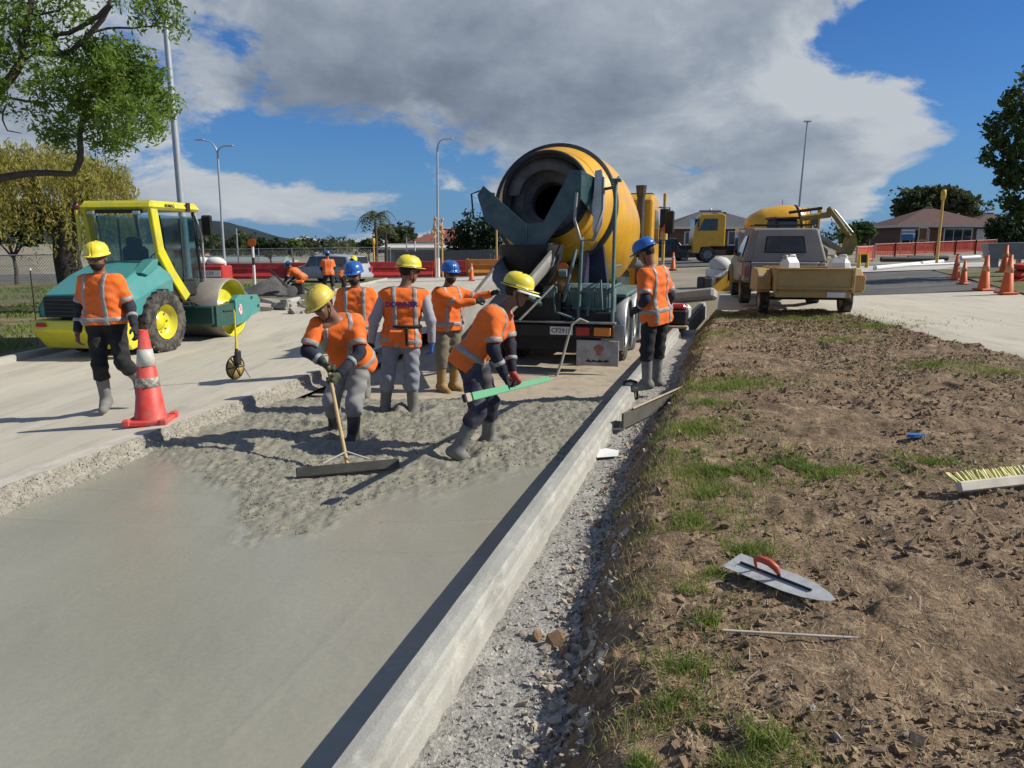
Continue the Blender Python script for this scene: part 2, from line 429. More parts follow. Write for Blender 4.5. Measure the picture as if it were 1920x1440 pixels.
def sheet(name, yv, left, right, nx, zf, mat, parent=None, kind='structure'):
    """a sheet between two plan curves"""
    u = np.linspace(0, 1, nx)[None, :]; yv = np.asarray(yv, float)[:, None]
    xa, xb = np.broadcast_to(left(yv), yv.shape), np.broadcast_to(right(yv), yv.shape)
    X = xa + (xb - xa) * u; Y = np.broadcast_to(yv, X.shape); Z = zf(X, Y)
    V = np.stack([X, Y, np.broadcast_to(Z, X.shape)], -1).reshape(-1, 3)
    return np_mesh(name, V, grid_faces(X.shape[0], X.shape[1]), mat, parent, True, kind)
def const(c): return lambda y: np.full_like(np.asarray(y, float), c)
def rows(y0, y1, s0, s1):
    """row positions with spacing growing from s0 to s1"""
    out = [y0]
    while out[-1] < y1:
        t = (out[-1] - y0) / (y1 - y0); out.append(out[-1] + s0 + (s1 - s0) * t)
    return np.array(out)

# --- the ground to the horizon (dug out under the site)
gx = np.concatenate([[-3000, -1200, -500, -220, -120], np.arange(-80, 81, 2.5), [120, 220, 500, 1200, 3000]])
gy_ = np.concatenate([[-60, -30, -12], np.arange(-6, 90, 2.5), [120, 200, 400, 900, 2000, 4500]])
GX, GY = np.meshgrid(gx, gy_)
GZ = z_far(GX) - 0.03
near = (GY < 23) & (GX > -9.5) & (GX < 7.5) & (GY > -8)
GZ = np.where(near, -0.75, GZ)
np_mesh('ground', np.stack([GX, GY, GZ], -1).reshape(-1, 3), grid_faces(*GX.shape), MT['ground'], None, False, 'structure')

# --- existing road on the left
def z_road(x, y):
    b = z_left(x, y) + 0.010 * (fbm(x * .8, y * .3, 3, 3) - .5)
    far = sstep(y, 20, 34); return b * (1 - far) + (z_far(x) + .012) * far
sheet('left_road', rows(-3, 46, .12, 1.2), xlk, lambda y: np.where(y < 12, xl(y) - .16, xl(12.) - .16 + (y - 12) * .30), 90, z_road, MT['road'])
# the paler lip of the slab and its broken edge
ys = rows(-3, 14, .018, .05)
def lipz(x, y): return z_left(x, y) + .006 + 0.006 * (fbm(x * 9, y * 9, 2, 8) - .5)
sheet('road_slab_lip', ys, lambda y: xl(y) - .20 + .03 * (fbm(y * 2, y * 0 + 3, 3, 2) - .5), lambda y: xl(y) + .02 * (fbm(y * 7, y * 0, 3, 9) - .5), 10, lipz, MT['slab_lip'])
u = np.linspace(0, 1, 16)
Yb, Ub = np.meshgrid(ys, u, indexing='ij')
edge = xl(Yb) + .02 * (fbm(Yb * 7, Yb * 0, 3, 9) - .5)
rough_ = (fbm(Yb * 11, Ub * 3 + 4, 4, 21) - .5)
prof_x = np.interp(Ub, [0, .12, .2, .55, .8, 1], [0, .010, .022, .045, .10, .19])
prof_z = np.interp(Ub, [0, .12, .2, .55, .8, 1], [0.006, -.012, -.045, -.105, -.135, -.170])
msk = np.clip(Ub * 5, 0, 1)
Xb = edge + prof_x + rough_ * .034 * msk; Zb = 0.15 + prof_z + rough_ * .022 * msk * np.clip((1.2 - Ub) * 3, 0, 1)
Zb[:, 0] = lipz(edge[:, 0], ys); Zb = np.minimum(Zb, 0.156 + 0 * Zb)
np_mesh('broken_road_edge', np.stack([Xb, Yb, Zb], -1).reshape(-1, 3), grid_faces(*Xb.shape), MT['broken'], None, True, 'structure')

# --- prepared base ahead of the pour, running on under the truck
sheet('base_course', rows(8.0, 46, .07, .6), lambda y: np.where(y < 12, xl(y) + .05, xl(12.) - .3 + (y - 12) * .30), lambda y: np.where(y < 22, xk(y) + .05, xk(22.) + .05), 70,
      lambda x, y: np.where(y < 24, -.11, -.11 + (z_far(x) + .02 + .11) * sstep(y, 24, 34)) + .02 * (fbm(x * 3, y * 3, 4, 4) - .5), MT['base'])

# --- the pour: finished smooth at the near end, raked and lumpy further on
_fr = np.array([(-4.2, 6.6), (-3.3, 6.6), (-2.74, 5.92), (-2.16, 5.52), (-1.85, 4.72), (-1.36, 4.54), (-1.02, 5.25), (-.56, 5.46), (-.13, 5.92), (.5, 6.2), (1.5, 7.0)])
def rough_mask(x, y):
    return sstep(y - np.interp(x, _fr[:, 0], _fr[:, 1]) + .5 * (fbm(x * 2.2, y * 2.2, 4, 31) - .5), -.20, .50)
FEET = []      # filled by hand: places where boots and tools press into the mix (x, y, r)
FEET += [(-1.55, 7.2, .17), (-1.95, 7.9, .17), (-1.47, 8.42, .16), (-1.08, 8.45, .16), (-.52, 6.62, .20), (-.22, 7.12, .17)]
def z_wet(x, y):
    k = rough_mask(x, y)
    lump = (fbm(x * 10, y * 10, 4, 41, .68) - .5) * .052 + (np.abs(fbm(x * 17, y * 13, 3, 43) - .5)) * -.030 + (fbm(x * 1.6, y * 1.6, 2, 44) - .45) * .055
    drag = (vnoise(x * 26 + y * 3, y * 2.2, 45) - .5) * .012
    smooth_ = (fbm(x * 1.1, y * .8, 2, 46) - .5) * .006 + (fbm(x * 15 + y * 6, y * 10 - x * 4, 3, 47) - .5) * (.0012 + .0030 * sstep(fbm(x * .9, y * .9, 2, 52), .42, .62) * sstep(4.4 - y, 0, 1.2))
    # trowel ridges running across the finished part
    smooth_ = smooth_ + .007 * np.exp(-((y - 5.02 - .06 * np.sin(x * 2.1)) / .016) ** 2) * (x > -.9) + .006 * np.exp(-((y - 4.62 + .12 * x) / .014) ** 2) * (x < -1.9) + .006 * np.exp(-((y - 5.35 + .10 * x) / .014) ** 2) * (x < -1.4) + .006 * np.exp(-((y - 4.45 - .03 * np.sin(x * 3)) / .02) ** 2) * (x > -1.2) * (x < .2)
    smooth_ = smooth_ + .0035 * np.exp(-((x + .95 - .26 * (y - 3.2)) / .009) ** 2) * (y > 2.6) * (y < 3.9)
    z = smooth_ * (1 - k) + (lump + drag + .02) * k
    for fx, fy, r in FEET:
        d = np.hypot(x - fx, y - fy); z = z - .05 * np.exp(-(d / (r * .8)) ** 2) + .035 * np.exp(-((d - r * 1.35) / (r * .4)) ** 2)
    front = 9.35 + .35 * (fbm(x * 1.7, y * 0 + 2, 4, 48) - .5) + .1 * (fbm(x * 7, y * 0, 3, 49) - .5)
    return z - .19 * sstep(y, front - .28, front + .1)
ysA = np.concatenate([rows(-3, 1.2, .2, .03), rows(1.2, 4.4, .022, .02)])
wetL = lambda y: xl(y) + .02
wetR = lambda y: xk(y) + .06
sheet('wet_concrete', ysA[:-1], wetL, wetR, 190, z_wet, MT['wet'])
# the two looks share one skin: finer grid where it is raked
ysB = np.concatenate([[ysA[-2]], rows(4.42, 9.9, .0155, .02)])
o = sheet('raked_wet_concrete', ysB, wetL, wetR, 290, z_wet, MT['wet'])
o.data.materials.append(MT['wet_rough'])
me = o.data; cen = np.empty(len(me.polygons) * 3); me.polygons.foreach_get('center', cen); cen = cen.reshape(-1, 3)
me.polygons.foreach_set('material_index', (rough_mask(cen[:, 0], cen[:, 1]) > .5).astype(np.int32))

# --- the new kerb along the right of the pour
def kerb_mesh():
    yk = np.concatenate([rows(-3, 1.5, .12, .03), rows(1.53, 22, .025, .16)])
    prof = [(0.004, -.25), (0.0, .0), (0.002, .185), (.012, .2), (.06, .203), (.118, .2), (.134, .19), (.138, .165), (.139, .135), (.158, .124), (.163, .11), (.166, .05), (.172, .0), (.176, -.06), (.18, -.25)]
    P = []
    for i, (dx, z) in enumerate(prof):
        n = (fbm(yk * 5, yk * 0 + i * .37, 4, 61) - .5)
        amp = .004 if i < 6 else (.02 if 6 <= i <= 9 else .016)
        chip = np.clip(fbm(yk * 3, yk * 0 + 5, 4, 63) - .58, 0, 1) * (.10 if i in (6, 7, 8) else 0)
        P.append(np.stack([xk(yk) + dx + n * amp - chip, yk, z + n * amp * .5 + 0 * yk - chip * .5], -1))
    P = np.stack(P, 1)
    o = np_mesh('kerb', P.reshape(-1, 3), grid_faces(P.shape[0], P.shape[1])[:, ::-1], MT['kerb'], None, False, 'structure')
    return o
kerb_mesh()

# --- gravel strip behind the kerb
def bank_d(y): return .56 + .12 * (fbm(np.asarray(y) * 1.1, np.asarray(y) * 0 + 1.5, 3, 71) - .5) + np.interp(y, [0, 2, 3, 5, 6.5, 9.3, 16], [.16, .12, .10, .0, -.06, .06, -.06])
yg = np.concatenate([rows(-3, 1.5, .15, .03), rows(1.52, 16.5, .018, .09)])
gravel = sheet('gravel_strip', yg, lambda y: xko(y) - .03, lambda y: xko(y) + bank_d(y) + .12, 60,
      lambda x, y: .005 + .012 * np.clip(y, 0, 9) / 3 * .5 + .035 * (fbm(x * 10, y * 10, 4, 72, .65) - .5) + .05 * sstep(x - xko(y), .3, .62) * fbm(x * 6, y * 6, 3, 73), MT['gravel'])

# --- the grass and soil berm between the pour and the right-hand road
def xrr(y): return np.interp(y, [-4, 9.5, 15, 22], [6.4, 6.45, 6.6, 6.9])
def z_bermfull(x, y):
    d = x - (xko(y) + bank_d(y))                 # distance from the top of the bank
    edge_n = .10 * (fbm(x * 3, y * 3, 3, 81) - .5)
    rise = sstep(d + edge_n * 1.6, -.34, .20)
    clod = (fbm(x * 2.3, y * 2.3, 4, 82) - .5) * .07 + (fbm(x * 9, y * 9, 4, 83, .65) - .5) * .042 + np.clip(fbm(x * 5, y * 5, 3, 84) - .55, 0, 1) * .12
    top = z_right(x) + clod
    return -.06 + (top + .06) * rise + (1 - rise) * .04 * (fbm(x * 12, y * 12, 3, 85) - .5)
yb = np.concatenate([rows(-3, 1.4, .2, .03), rows(1.42, 16.4, .0155, .075)])
sheet('berm', yb, lambda y: xko(y) + bank_d(y) - .36, lambda y: xrr(y) + .12 * (fbm(y * 2, y * 0, 3, 86) - .5), 300, z_bermfull, MT['soil'])

# --- right-hand road: pale concrete near, dark asphalt beyond
def z_rr(x, y): return z_right(x) + .015 + .012 * (fbm(x * .5, y * .5, 2, 91) - .5)
sheet('right_road', rows(-4, 21.5, .25, .3), lambda y: np.where(y < 15.6, xrr(y) - .25, np.interp(y, [15.6, 17.0, 22], [xrr(15.6) - .25, 4.6, 6.0])), const(26.), 60, lambda x, y: z_rr(x, y) - .05 * (x < xrr(y)) , MT['road'])
sheet('asphalt_patch', rows(19.2, 36, .4, .6), lambda y: 7.2 + (y - 19) * .30, lambda y: 14.5 + (y - 19) * .40, 40, lambda x, y: z_rr(x, y) + .008 + .01 * (y - 19) / 17, MT['asphalt'])
sheet('right_footpath', rows(29.5, 34.5, .5, .5), lambda y: 13.5 + (y - 29.5) * .2, const(40.), 30, lambda x, y: z_rr(x, y) + .045, MT['footpath'])
sheet('right_verge', rows(16.6, 30, .3, .6), lambda y: 11.9 + np.clip(y - 17.5, 0, 99) * .36, const(45.), 40, lambda x, y: z_rr(x, y) + .03 + .05 * (fbm(x * 1.5, y * 1.5, 3, 92) - .3), MT['verge'])

# --- left verge, its kerb and the cross street in the distance
sheet('left_verge', rows(4, 44, .3, .8), const(-60.), lambda y: xlk(y) - .14, 70, lambda x, y: z_far(x) + .12 + .07 * (fbm(x * .7, y * .7, 3, 95) - .5), MT['verge'])
mk = MB()
yy = np.linspace(2, 44, 90)
rws = []
for y in yy:
    x = float(xlk(y)); z = float(z_left(np.array(x), np.array(y))); z = z if y < 24 else float(z_far(x))
    rws.append([(x + .02, y, z - .1), (x + .015, y, z + .09), (x - .02, y, z + .115), (x - .14, y, z + .115), (x - .16, y, z - .1)])
mk.grid(rws); tag(mk.build('left_kerb', MT['kerb']), kind='structure')
sheet('cross_street', rows(44.5, 58, 1, 1), const(-90.), const(14.), 60, lambda x, y: z_far(x) + .02, MT['asphalt'])
sheet('cross_footpath', rows(41, 44.3, 1, 1), lambda y: -8. + (y - 41) * .1, const(9.), 30, lambda x, y: z_far(x) + .03, MT['footpath'])

# --- far hill on the left
th = np.linspace(R(-62), R(2), 120); hs = np.linspace(0, 1, 14)
TH, HS = np.meshgrid(th, hs)
# crest outline (azimuth in degrees -> elevation in degrees)
crest = np.interp(np.degrees(TH), [-62, -40, -28, -24.5, -22, -20.6, -18.8, -16.8, -14, -10, -5, 2], [.4, .9, 1.5, 1.65, 1.6, 1.5, 1.05, .45, .15, .05, .02, 0])
rr = 1500 + 500 * HS
HZ = np.tan(np.radians(crest)) * 2000 * np.sin(HS * math.pi / 2) + CAM_H * HS + 8 * (fbm(np.degrees(TH) * 1.3, HS * 6, 4, 97) - .5) * HS
np_mesh('hill', np.stack([np.sin(TH) * rr, np.cos(TH) * rr, HZ - 2], -1).reshape(-1, 3), grid_faces(*TH.shape), MT['hill'], None, True, 'structure')
# ================================================================ shared vehicle materials
PAINT = {}
def paint(name, c, dirt=(.30, .27, .22), damt=.35, rough=.35, coat=.3):
    return M(name, c, rough=rough, coat=coat, var=.10, scale=2.5, dirt=dirt, dscale=4.0, damt=damt, bump=.08, bscale=14)
YEL = paint('yellow_truck_paint', (.78, .40, .012), damt=.5, dirt=(.42, .27, .09))
TEAL = paint('dark_teal_paint', (.011, .058, .066), dirt=(.16, .17, .155), damt=.45)
TEALD = paint('dusty_teal_paint', (.055, .13, .13), dirt=(.24, .25, .23), damt=.75, rough=.7, coat=0)
STEEL = M('dusty_steel', (.32, .31, .29), rough=.5, metal=.6, var=.3, scale=6, dirt=(.30, .28, .24), damt=.6)
GALV = M('galvanised_steel', (.55, .57, .58), rough=.42, metal=.7, var=.2, scale=4, dirt=(.35, .33, .29), damt=.4)
BLACKM = M('black_chassis', (.010, .010, .011), rough=.65, var=.3, dirt=(.06, .055, .048), damt=.5)
RUBBER = M('tyre_rubber', (.022, .022, .022), rough=.85, var=.2, dirt=(.22, .195, .16), dscale=7, damt=.8, bump=.3, bscale=40)
CAKED = M('concrete_caked_steel', (.12, .115, .10), rough=.9, var=.35, scale=5, bump=.6, bscale=25, dirt=(.24, .225, .19), damt=.7)
GLASS = M('dark_vehicle_glass', (.012, .02, .024), rough=.06, var=0, spec=.8, coat=.5)
REDL = M('red_lamp_lens', (.45, .012, .012), rough=.25, coat=.5, var=.1)
AMBL = M('amber_lamp_lens', (.75, .22, .02), rough=.25, coat=.5, var=.1)
WHITEP = M('white_paint', (.72, .72, .70), rough=.5, var=.08, dirt=(.35, .32, .28), damt=.35)
BLACKINK = M('black_print', (.02, .02, .02), rough=.7, var=.1)
REDINK = M('red_print', (.55, .03, .03), rough=.6, var=.1)

def wheel_parts(root, name, c, r, w, rim_mat, side=1, dual=False, rimr=.56, hub_mat=None, tread=24):
    """a road wheel about the local X axis: tyre, rim, hub; side=+1 faces +X"""
    tyre = MB(); n = 40
    prof = [(r * rimr, -w * .42), (r * .80, -w * .5), (r * .95, -w * .47), (r, -w * .34), (r, w * .34), (r * .95, w * .47), (r * .80, w * .5), (r * rimr, w * .42)]
    tyre.lathe(prof, n, axis=(1, 0, 0))
    wh = tyre.build(name, RUBBER, root, loc=c)
    if tread:
        tr = MB()
        for k in range(tread):
            a = 2 * math.pi * k / tread
            for s in (-1, 1):
                m = Matrix.Rotation(a + s * .06, 3, 'X') @ Matrix.Rotation(s * .5, 3, 'Z')
                tr.box(Matrix.Rotation(a + s * .5 * 2 * math.pi / tread, 3, 'X') @ Vector((s * w * .22, 0, r * 1.005)), (w * .46, r * .07, r * .05), mat=Matrix.Rotation(a + s * .5 * 2 * math.pi / tread, 3, 'X') @ Matrix.Rotation(s * .55, 3, 'Z'))
        tag(tr.build('tread', RUBBER, wh), kind='stuff')
    rm = MB(); s = side
    rm.lathe([(r * rimr * 1.01, s * w * .44), (r * rimr * .97, s * w * .40), (r * rimr * .90, s * w * .2), (r * rimr * .45, s * w * .05), (r * rimr * .42, s * w * .16), (.001, s * w * .17)], 28, axis=(1, 0, 0))
    rm.lathe([(r * rimr * 1.01, -s * w * .42), (r * rimr * .9, -s * w * .3), (.001, -s * w * .28)], 28, axis=(1, 0, 0))
    rmo = rm.build('rim', rim_mat, wh, fix=False)
    nb = MB()
    for k in range(8):
        a = 2 * math.pi * k / 8; q = Vector((s * w * .06, math.cos(a) * r * rimr * .62, math.sin(a) * r * rimr * .62))
        nb.cyl(q - Vector((s * .02, 0, 0)), q + Vector((s * .045, 0, 0)), r * .028, n=6)
    tag(nb.build('wheel_nuts', STEEL, wh), kind='stuff')
    return wh

# ================================================================ the concrete mixer truck backing onto the pour
def mixer_truck():
    T = thing('mixer_truck', 'big yellow drum concrete mixer truck with dark teal hopper backed up to the pour', 'truck', (.44, 11.90, -.11), R(-15.2))
    # chassis (local: +Y forward, +X right, z up)
    b = MB()
    for sx in (-.43, .43): b.box((sx, 4.3, .92), (.09, 8.4, .26), ch=.01)
    for y in (.3, 1.6, 3.0, 4.6, 6.2): b.box((0, y, .92), (.8, .12, .2), ch=.01)
    b.box((0, .16, .80), (2.3, .14, .30), ch=.02); b.box((0, .3, .45), (1.9, .3, .3), ch=.03)
    b.build('chassis', BLACKM, T)
    # wheels
    for y in (1.55, 2.9, 6.9):
        for s in (-1, 1):
            if y < 6:
                wheel_parts(T, 'wheel', (s * 1.05, y, .5), .5, .28, STEEL, s, tread=20)
                wheel_parts(T, 'wheel', (s * .72, y, .5), .5, .28, STEEL, -s, tread=0)
            else: wheel_parts(T, 'wheel', (s * 1.03, y, .5), .5, .3, STEEL, s, tread=20)
    # mudguards on the right and left: bright curved plates behind and over each wheel
    for s in (-1, 1):
        for y in (1.55, 2.9):
            g = MB(); rws = []
            for k in range(15):
                a = R(-12 + k * 16.5); yy, zz = y - math.cos(a) * .6, .5 + math.sin(a) * .6
                if k == 0: zz = .32
                rws.append([(s * .88, yy, zz), (s * 1.21, yy, zz), (s * 1.235, yy, zz - .05 * math.sin(a))])
            g.grid(rws); o = g.build('mudguard', GALV, T)
            sol = o.modifiers.new('s', 'SOLIDIFY'); sol.thickness = .012
            fl = MB().box((s * 1.05, y - .66, .46), (.34, .012, .42), ch=.004); fl.build('mudflap', GALV, T)
    # rear bumper with lamps and plates
    bp = MB().box((0, -.02, .66), (2.36, .10, .20), ch=.02); bp.build('bumper', BLACKM, T)
    MB().box((0, -.03, .795), (2.40, .14, .03), ch=.006).build('bumper_strip', STEEL, T)
    for s in (-1, 1):
        MB().box((s * .70, -.085, .665), (.22, .04, .13), ch=.012).build('brake_lamp', REDL, T)
        MB().box((s * 1.0, -.085, .665), (.26, .04, .13), ch=.012).build('indicator_lamp', AMBL, T)
        MB().box((s * .93, -.062, .33), (.66, .02, .40), ch=.01).build('mudflap_board', BLACKM if s < 0 else M('dirty_white_board', (.42, .41, .375), rough=.7, var=.2, dirt=(.24, .22, .19), damt=.9), T)
        lp = MB().prism([(.74, .20), (.79, .235), (.83, .205), (.87, .23), (.92, .21), (.97, .232), (1.02, .212), (1.07, .235), (1.12, .205), (1.08, .19), (1.02, .195), (.95, .188), (.88, .194), (.80, .186)], -.0735, -.0745).build('worn_marking', BLACKINK, T) if s > 0 else None
        if s > 0:
            em = MB(); pts = [(math.cos(a) * .07 * (1 + .35 * math.sin(3 * a)), math.sin(a) * .09) for a in np.linspace(0, 2 * math.pi, 15)[:-1]]
            em.prism([(p[0] + .95, p[1] + .38) for p in pts], -.0735, -.0745); em.build('emblem', M('faded_red_emblem', (.36, .14, .11), rough=.7, var=.3, scale=20), T)
    npl = MB().box((.36, -.082, .665), (.36, .02, .125), ch=.006).build('number_plate', WHITEP, T)
    o_ = text_mesh('plate_characters', 'CF2918', .10, BLACKINK, npl, (.36, -.0935, .665), (R(90), 0, 0), .001, .001)
    MB().box((-.42, .02, .98), (1.5, .06, .52), ch=.015).build('rear_shade_panel', BLACKM, T)  # black board added to stand in for the shade below the hopper
    # dusty water tank / cover box low on the right rear, pipes above the bumper
    bx = MB().box((.72, .42, 1.12), (.78, .5, .50), ch=.05); bx.build('rear_cover_box', TEALD, T)
    sb = MB()
    for k in range(4): sb.box((.42 + k * .2, .155, 1.12), (.025, .03, .46), ch=.005)
    sb.box((.72, .15, 1.0), (.78, .03, .03)); sb.box((.72, .15, 1.26), (.78, .03, .03)); sb.build('cover_ribs', TEALD, T)
    MB().box((-.72, .42, 1.12), (.70, .5, .44), ch=.05).build('rear_cover_box', BLACKM, T)
    # main A-frame pedestal carrying the drum rollers
    A = MB()
    for s in (-1, 1):
        A.prism([(s * .35, .95), (s * .95, .95), (s * .80, 2.05), (s * .52, 2.05)], 1.05, 1.25)
        A.prism([(.25, 1.05), (.9, 1.05), (1.2, 2.0), (1.05, 2.05)], s * .55 - .05, s * .55 + .05, 'yz')
    A.box((0, 1.15, 1.95), (1.5, .16, .22), ch=.02); A.build('rear_pedestal', M('navy_pedestal', (.010, .014, .05), rough=.5, var=.2, dirt=(.12, .11, .10), damt=.4), T, fix=True)
    for s in (-1, 1):
        MB().cyl((s * .58, .93, 2.02), (s * .58, 1.12, 2.05), .15, n=20).build('drum_roller', STEEL, T)
    # drum: axis rises to the rear
    tilt = R(11.5); rear = Vector((-.02, .42, 2.76)); ax = Vector((0, math.cos(tilt), -math.sin(tilt)))
    dp = [(.685, .0), (.70, .02), (.74, .22), (.86, .52), (.95, .62), (.97, .66), (1.08, 1.0), (1.19, 1.55), (1.225, 2.0), (1.225, 2.75), (1.18, 3.05), (.98, 3.6), (.72, 3.95), (.3, 4.02), (.01, 4.02)]
    D = MB(); D.lathe(dp, 64, rear, ax); drum = D.build('drum', YEL, T)
    inn = MB(); inn.lathe([(.645, .0), (.66, .25), (.62, .5), (.60, .75), (.70, 1.0), (1.0, 1.5), (1.1, 2.4), (.8, 3.4), (.01, 3.6)], 48, rear, ax)
    inn.build('drum_lining', CAKED, drum)
    rg = MB(); rg.lathe([(.64, -.012), (.70, -.012), (.715, .012), (.705, .04), (.64, .03)], 64, rear, ax, closed=True); rg.build('rim_ring', BLACKM, drum)
    # inner mixing blade collar and spiral fins
    col_ = MB(); col_.lathe([(.66, .30), (.33, .42), (.32, .46), (.33, .70)], 40, rear, ax); col_.build('inner_collar', CAKED, drum)
    fin = MB(); m_ = rot_to(ax)
    for ph in (0, math.pi):
        r0 = []
        for k in range(60):
            a = ph + k * .14; h = .03 + k * .012; r1 = .64; r2 = .44 - .0 * k
            r0.append([rear + m_ @ Vector((r_ * math.cos(a), r_ * math.sin(a), h)) for r_ in (r1, r2)])
        fin.grid(r0)
    fo = fin.build('mixing_blade', CAKED, drum); so = fo.modifiers.new('s', 'SOLIDIFY'); so.thickness = .015
    tk = MB(); tk.lathe([(.90, .70), (1.045, .70), (1.055, .72), (1.055, .82), (1.045, .84), (.95, .84)], 64, rear, ax); tk.build('track_ring', M('greased_track_ring', (.045, .05, .05), rough=.4, metal=.5, var=.3), drum)
    # raised yellow lip ring and dark belt with square plate round the belly
    MB().lathe([(.79, .36), (.825, .37), (.835, .40), (.83, .43)], 64, rear, ax).build('lip_ring', YEL, drum)
    pl = MB(); rws = []
    for k in range(12):
        a = R(-28 + k * 4.2); rws.append([rear + m_ @ Vector((0, 0, h)) + (Vector((1, 0, 0)) * math.cos(a) + ax.cross(Vector((1, 0, 0))) * -math.sin(a)) * (rr + .006) for h, rr in ((1.15, 1.11), (1.55, 1.19), (1.95, 1.222), (2.3, 1.228))])
    # hopper: V-shaped wings seen from behind and the loading throat above
    hp = MB()
    y0 = .02
    Lw = [(-1.02, 2.74), (-.92, 2.88), (-.22, 2.28), (-.22, 1.92), (-.34, 1.92), (-.90, 2.36)]
    Rw = [(.46, 3.08), (.62, 3.08), (.62, 2.66), (.06, 1.98), (-.22, 1.92), (-.22, 2.30), (.04, 2.32)]
    hp.prism(Lw, y0 - .02, y0 + .02); hp.prism(Rw, y0 - .021, y0 + .019)
    # wing sides running forward and inward
    def plate(pts, th=.02):
        n_ = (Vector(pts[1]) - Vector(pts[0])).cross(Vector(pts[2]) - Vector(pts[0])).normalized() * th
        k = len(pts); P = [Vector(p) for p in pts] + [Vector(p) + n_ for p in pts]
        hp.add(P, [tuple(range(k)), tuple(range(2 * k - 1, k - 1, -1))] + [(i, k + i, k + (i + 1) % k, (i + 1) % k) for i in range(k)])
    plate([(.62, .03, 3.08), (.82, .62, 2.97), (.76, .62, 2.37), (.62, .03, 2.66)])
    plate([(-.98, .03, 2.82), (-.88, .5, 2.8), (-.84, .5, 2.34), (-.90, .03, 2.36)])
    plate([(-.22, .03, 1.92), (.12, .03, 1.98), (.2, .5, 2.0), (-.25, .5, 1.95)])
    hop = hp.build('hopper', TEAL, T, fix=True)
    MB().box((-.22, -.005, 2.11), (.02, .02, .4)).build('hopper_seam', TEALD, hop)
    tb = MB(); tb.tube([(-1.00, .02, 2.80), (-1.12, .02, 2.76), (-1.09, .02, 2.38), (-.92, .02, 2.40)], .014, 8); tb.build('grab_handle', BLACKM, hop)
    tb = MB(); tb.tube([(.56, -.03, 2.75), (.54, -.06, 2.35), (.64, -.08, 2.05), (.82, 0, 2.05), (.92, .25, 2.5), (.90, .4, 3.0)], .025, 8); tb.build('hydraulic_hose', STEEL, hop)
    sp = MB(); sp.prism([(.76, 3.10), (.86, 3.12), (.91, 2.9), (.89, 2.3), (.79, 2.05), (.74, 2.2)], .40, .46); sp.build('support_strut', GALV, T)
    # discharge funnel below the hopper and the pivoting chute
    fn = MB(); fn.lathe([(.52, 1.98), (.50, 1.75), (.32, 1.42), (.28, 1.38)], 24, (-.20, .25, 0)); fno = fn.build('discharge_funnel', BLACKM, T)
    ch = MB(); C0 = Vector((-.12, .10, 1.66)); C1 = Vector((-.62, -1.55, .62)); dirv = (C1 - C0).normalized(); side = dirv.cross(Vector((0, 0, 1))).normalized(); upv = side.cross(dirv)
    rws = []
    for k in range(10):
        t = k / 9; c = C0.lerp(C1, t); w = .40 - .08 * t
        rws.append([c + side * (w * math.sin(a)) + upv * (-w * math.cos(a) * .8 + .2) for a in np.linspace(-1.75, 1.75, 15)])
    ch.grid(rws); cho = ch.build('chute', M('chute_grey', (.30, .29, .26), rough=.75, var=.3, scale=3, dirt=(.20, .19, .16), damt=.8), T)
    so = cho.modifiers.new('s', 'SOLIDIFY'); so.thickness = .02
    rl = MB()
    for s in (0, -1):
        rl.tube([r_[s] + upv * .02 for r_ in rws], .022, 8)
    rl.build('chute_rail', CAKED, cho)
    cf = MB(); cf.box((0, 0, 0), (.5, .05, .20)); 
    cfo = MB().tube([C1 + side * .34 + upv * .22, C1 + side * .50 + upv * .16, C1 + side * .50 + upv * -.05], .02, 8).build('chute_handle', GALV, cho)
    ha = MB(); ha.cyl((.05, .2, 1.0), (-.1, -.55, 1.25), .045, n=10); ha.cyl((-.1, -.55, 1.25), (-.14, -.75, 1.36), .026, n=10); ha.build('chute_ram', TEALD, T)
    ar = MB(); ar.tube([(.18, .05, 1.9), (.02, -.35, 1.45), (-.2, -.9, 1.1)], .022, 8); ar.tube([(.3, .0, 1.45), (.12, -.5, 1.18), (-.08, -1.0, .9)], .018, 8); ar.build('chute_stay', CAKED, T)
    # ladder frame of teal pipes on the right rear
    ld = MB()
    ld.tube([(1.13, .05, .80), (1.13, .10, 2.9), (1.12, .5, 3.0)], .028, 8); ld.tube([(.60, .05, .80), (.62, .15, 2.1)], .028, 8)
    ld.tube([(1.13, .10, 2.83), (.90, .5, 2.83), (.72, .72, 2.84)], .024, 8)
    for z in (1.35, 1.65): ld.tube([(1.13, .08, z), (1.13, .9, z)], .02, 8)
    ld.box((1.14, .12, 2.93), (.14, .12, .05), ch=.01)
    ld.build('ladder_frame', TEALD, T)
    # platform, pipes, valves, hose reel clutter behind the drum
    cl = MB()
    cl.tube([(.35, .1, 1.1), (.45, .05, 1.5), (.5, .3, 1.9)], .03, 8); cl.tube([(.2, .0, 1.3), (.25, -.02, .95), (.55, -.02, .85)], .02, 8)
    cl.cyl((.30, .0, 1.55), (.42, .0, 1.55), .06, n=10); cl.box((.15, .05, 1.25), (.2, .15, .18), ch=.02); cl.tube([(-.6, .05, .9), (-.75, .0, 1.3), (-.55, .2, 1.8)], .025, 8)
    cl.tube([(.75, .0, .9), (.80, -.03, 1.25), (.95, -.02, 1.45), (.98, .0, 1.0)], .018, 8)
    tag(cl.build('pipework', TEALD, T), kind='stuff')
    MB().cyl((.34, .05, 1.62), (.34, .12, 1.62), .085, n=18).build('control_box', M('orange_control', (.6, .14, .02), rough=.5), T)
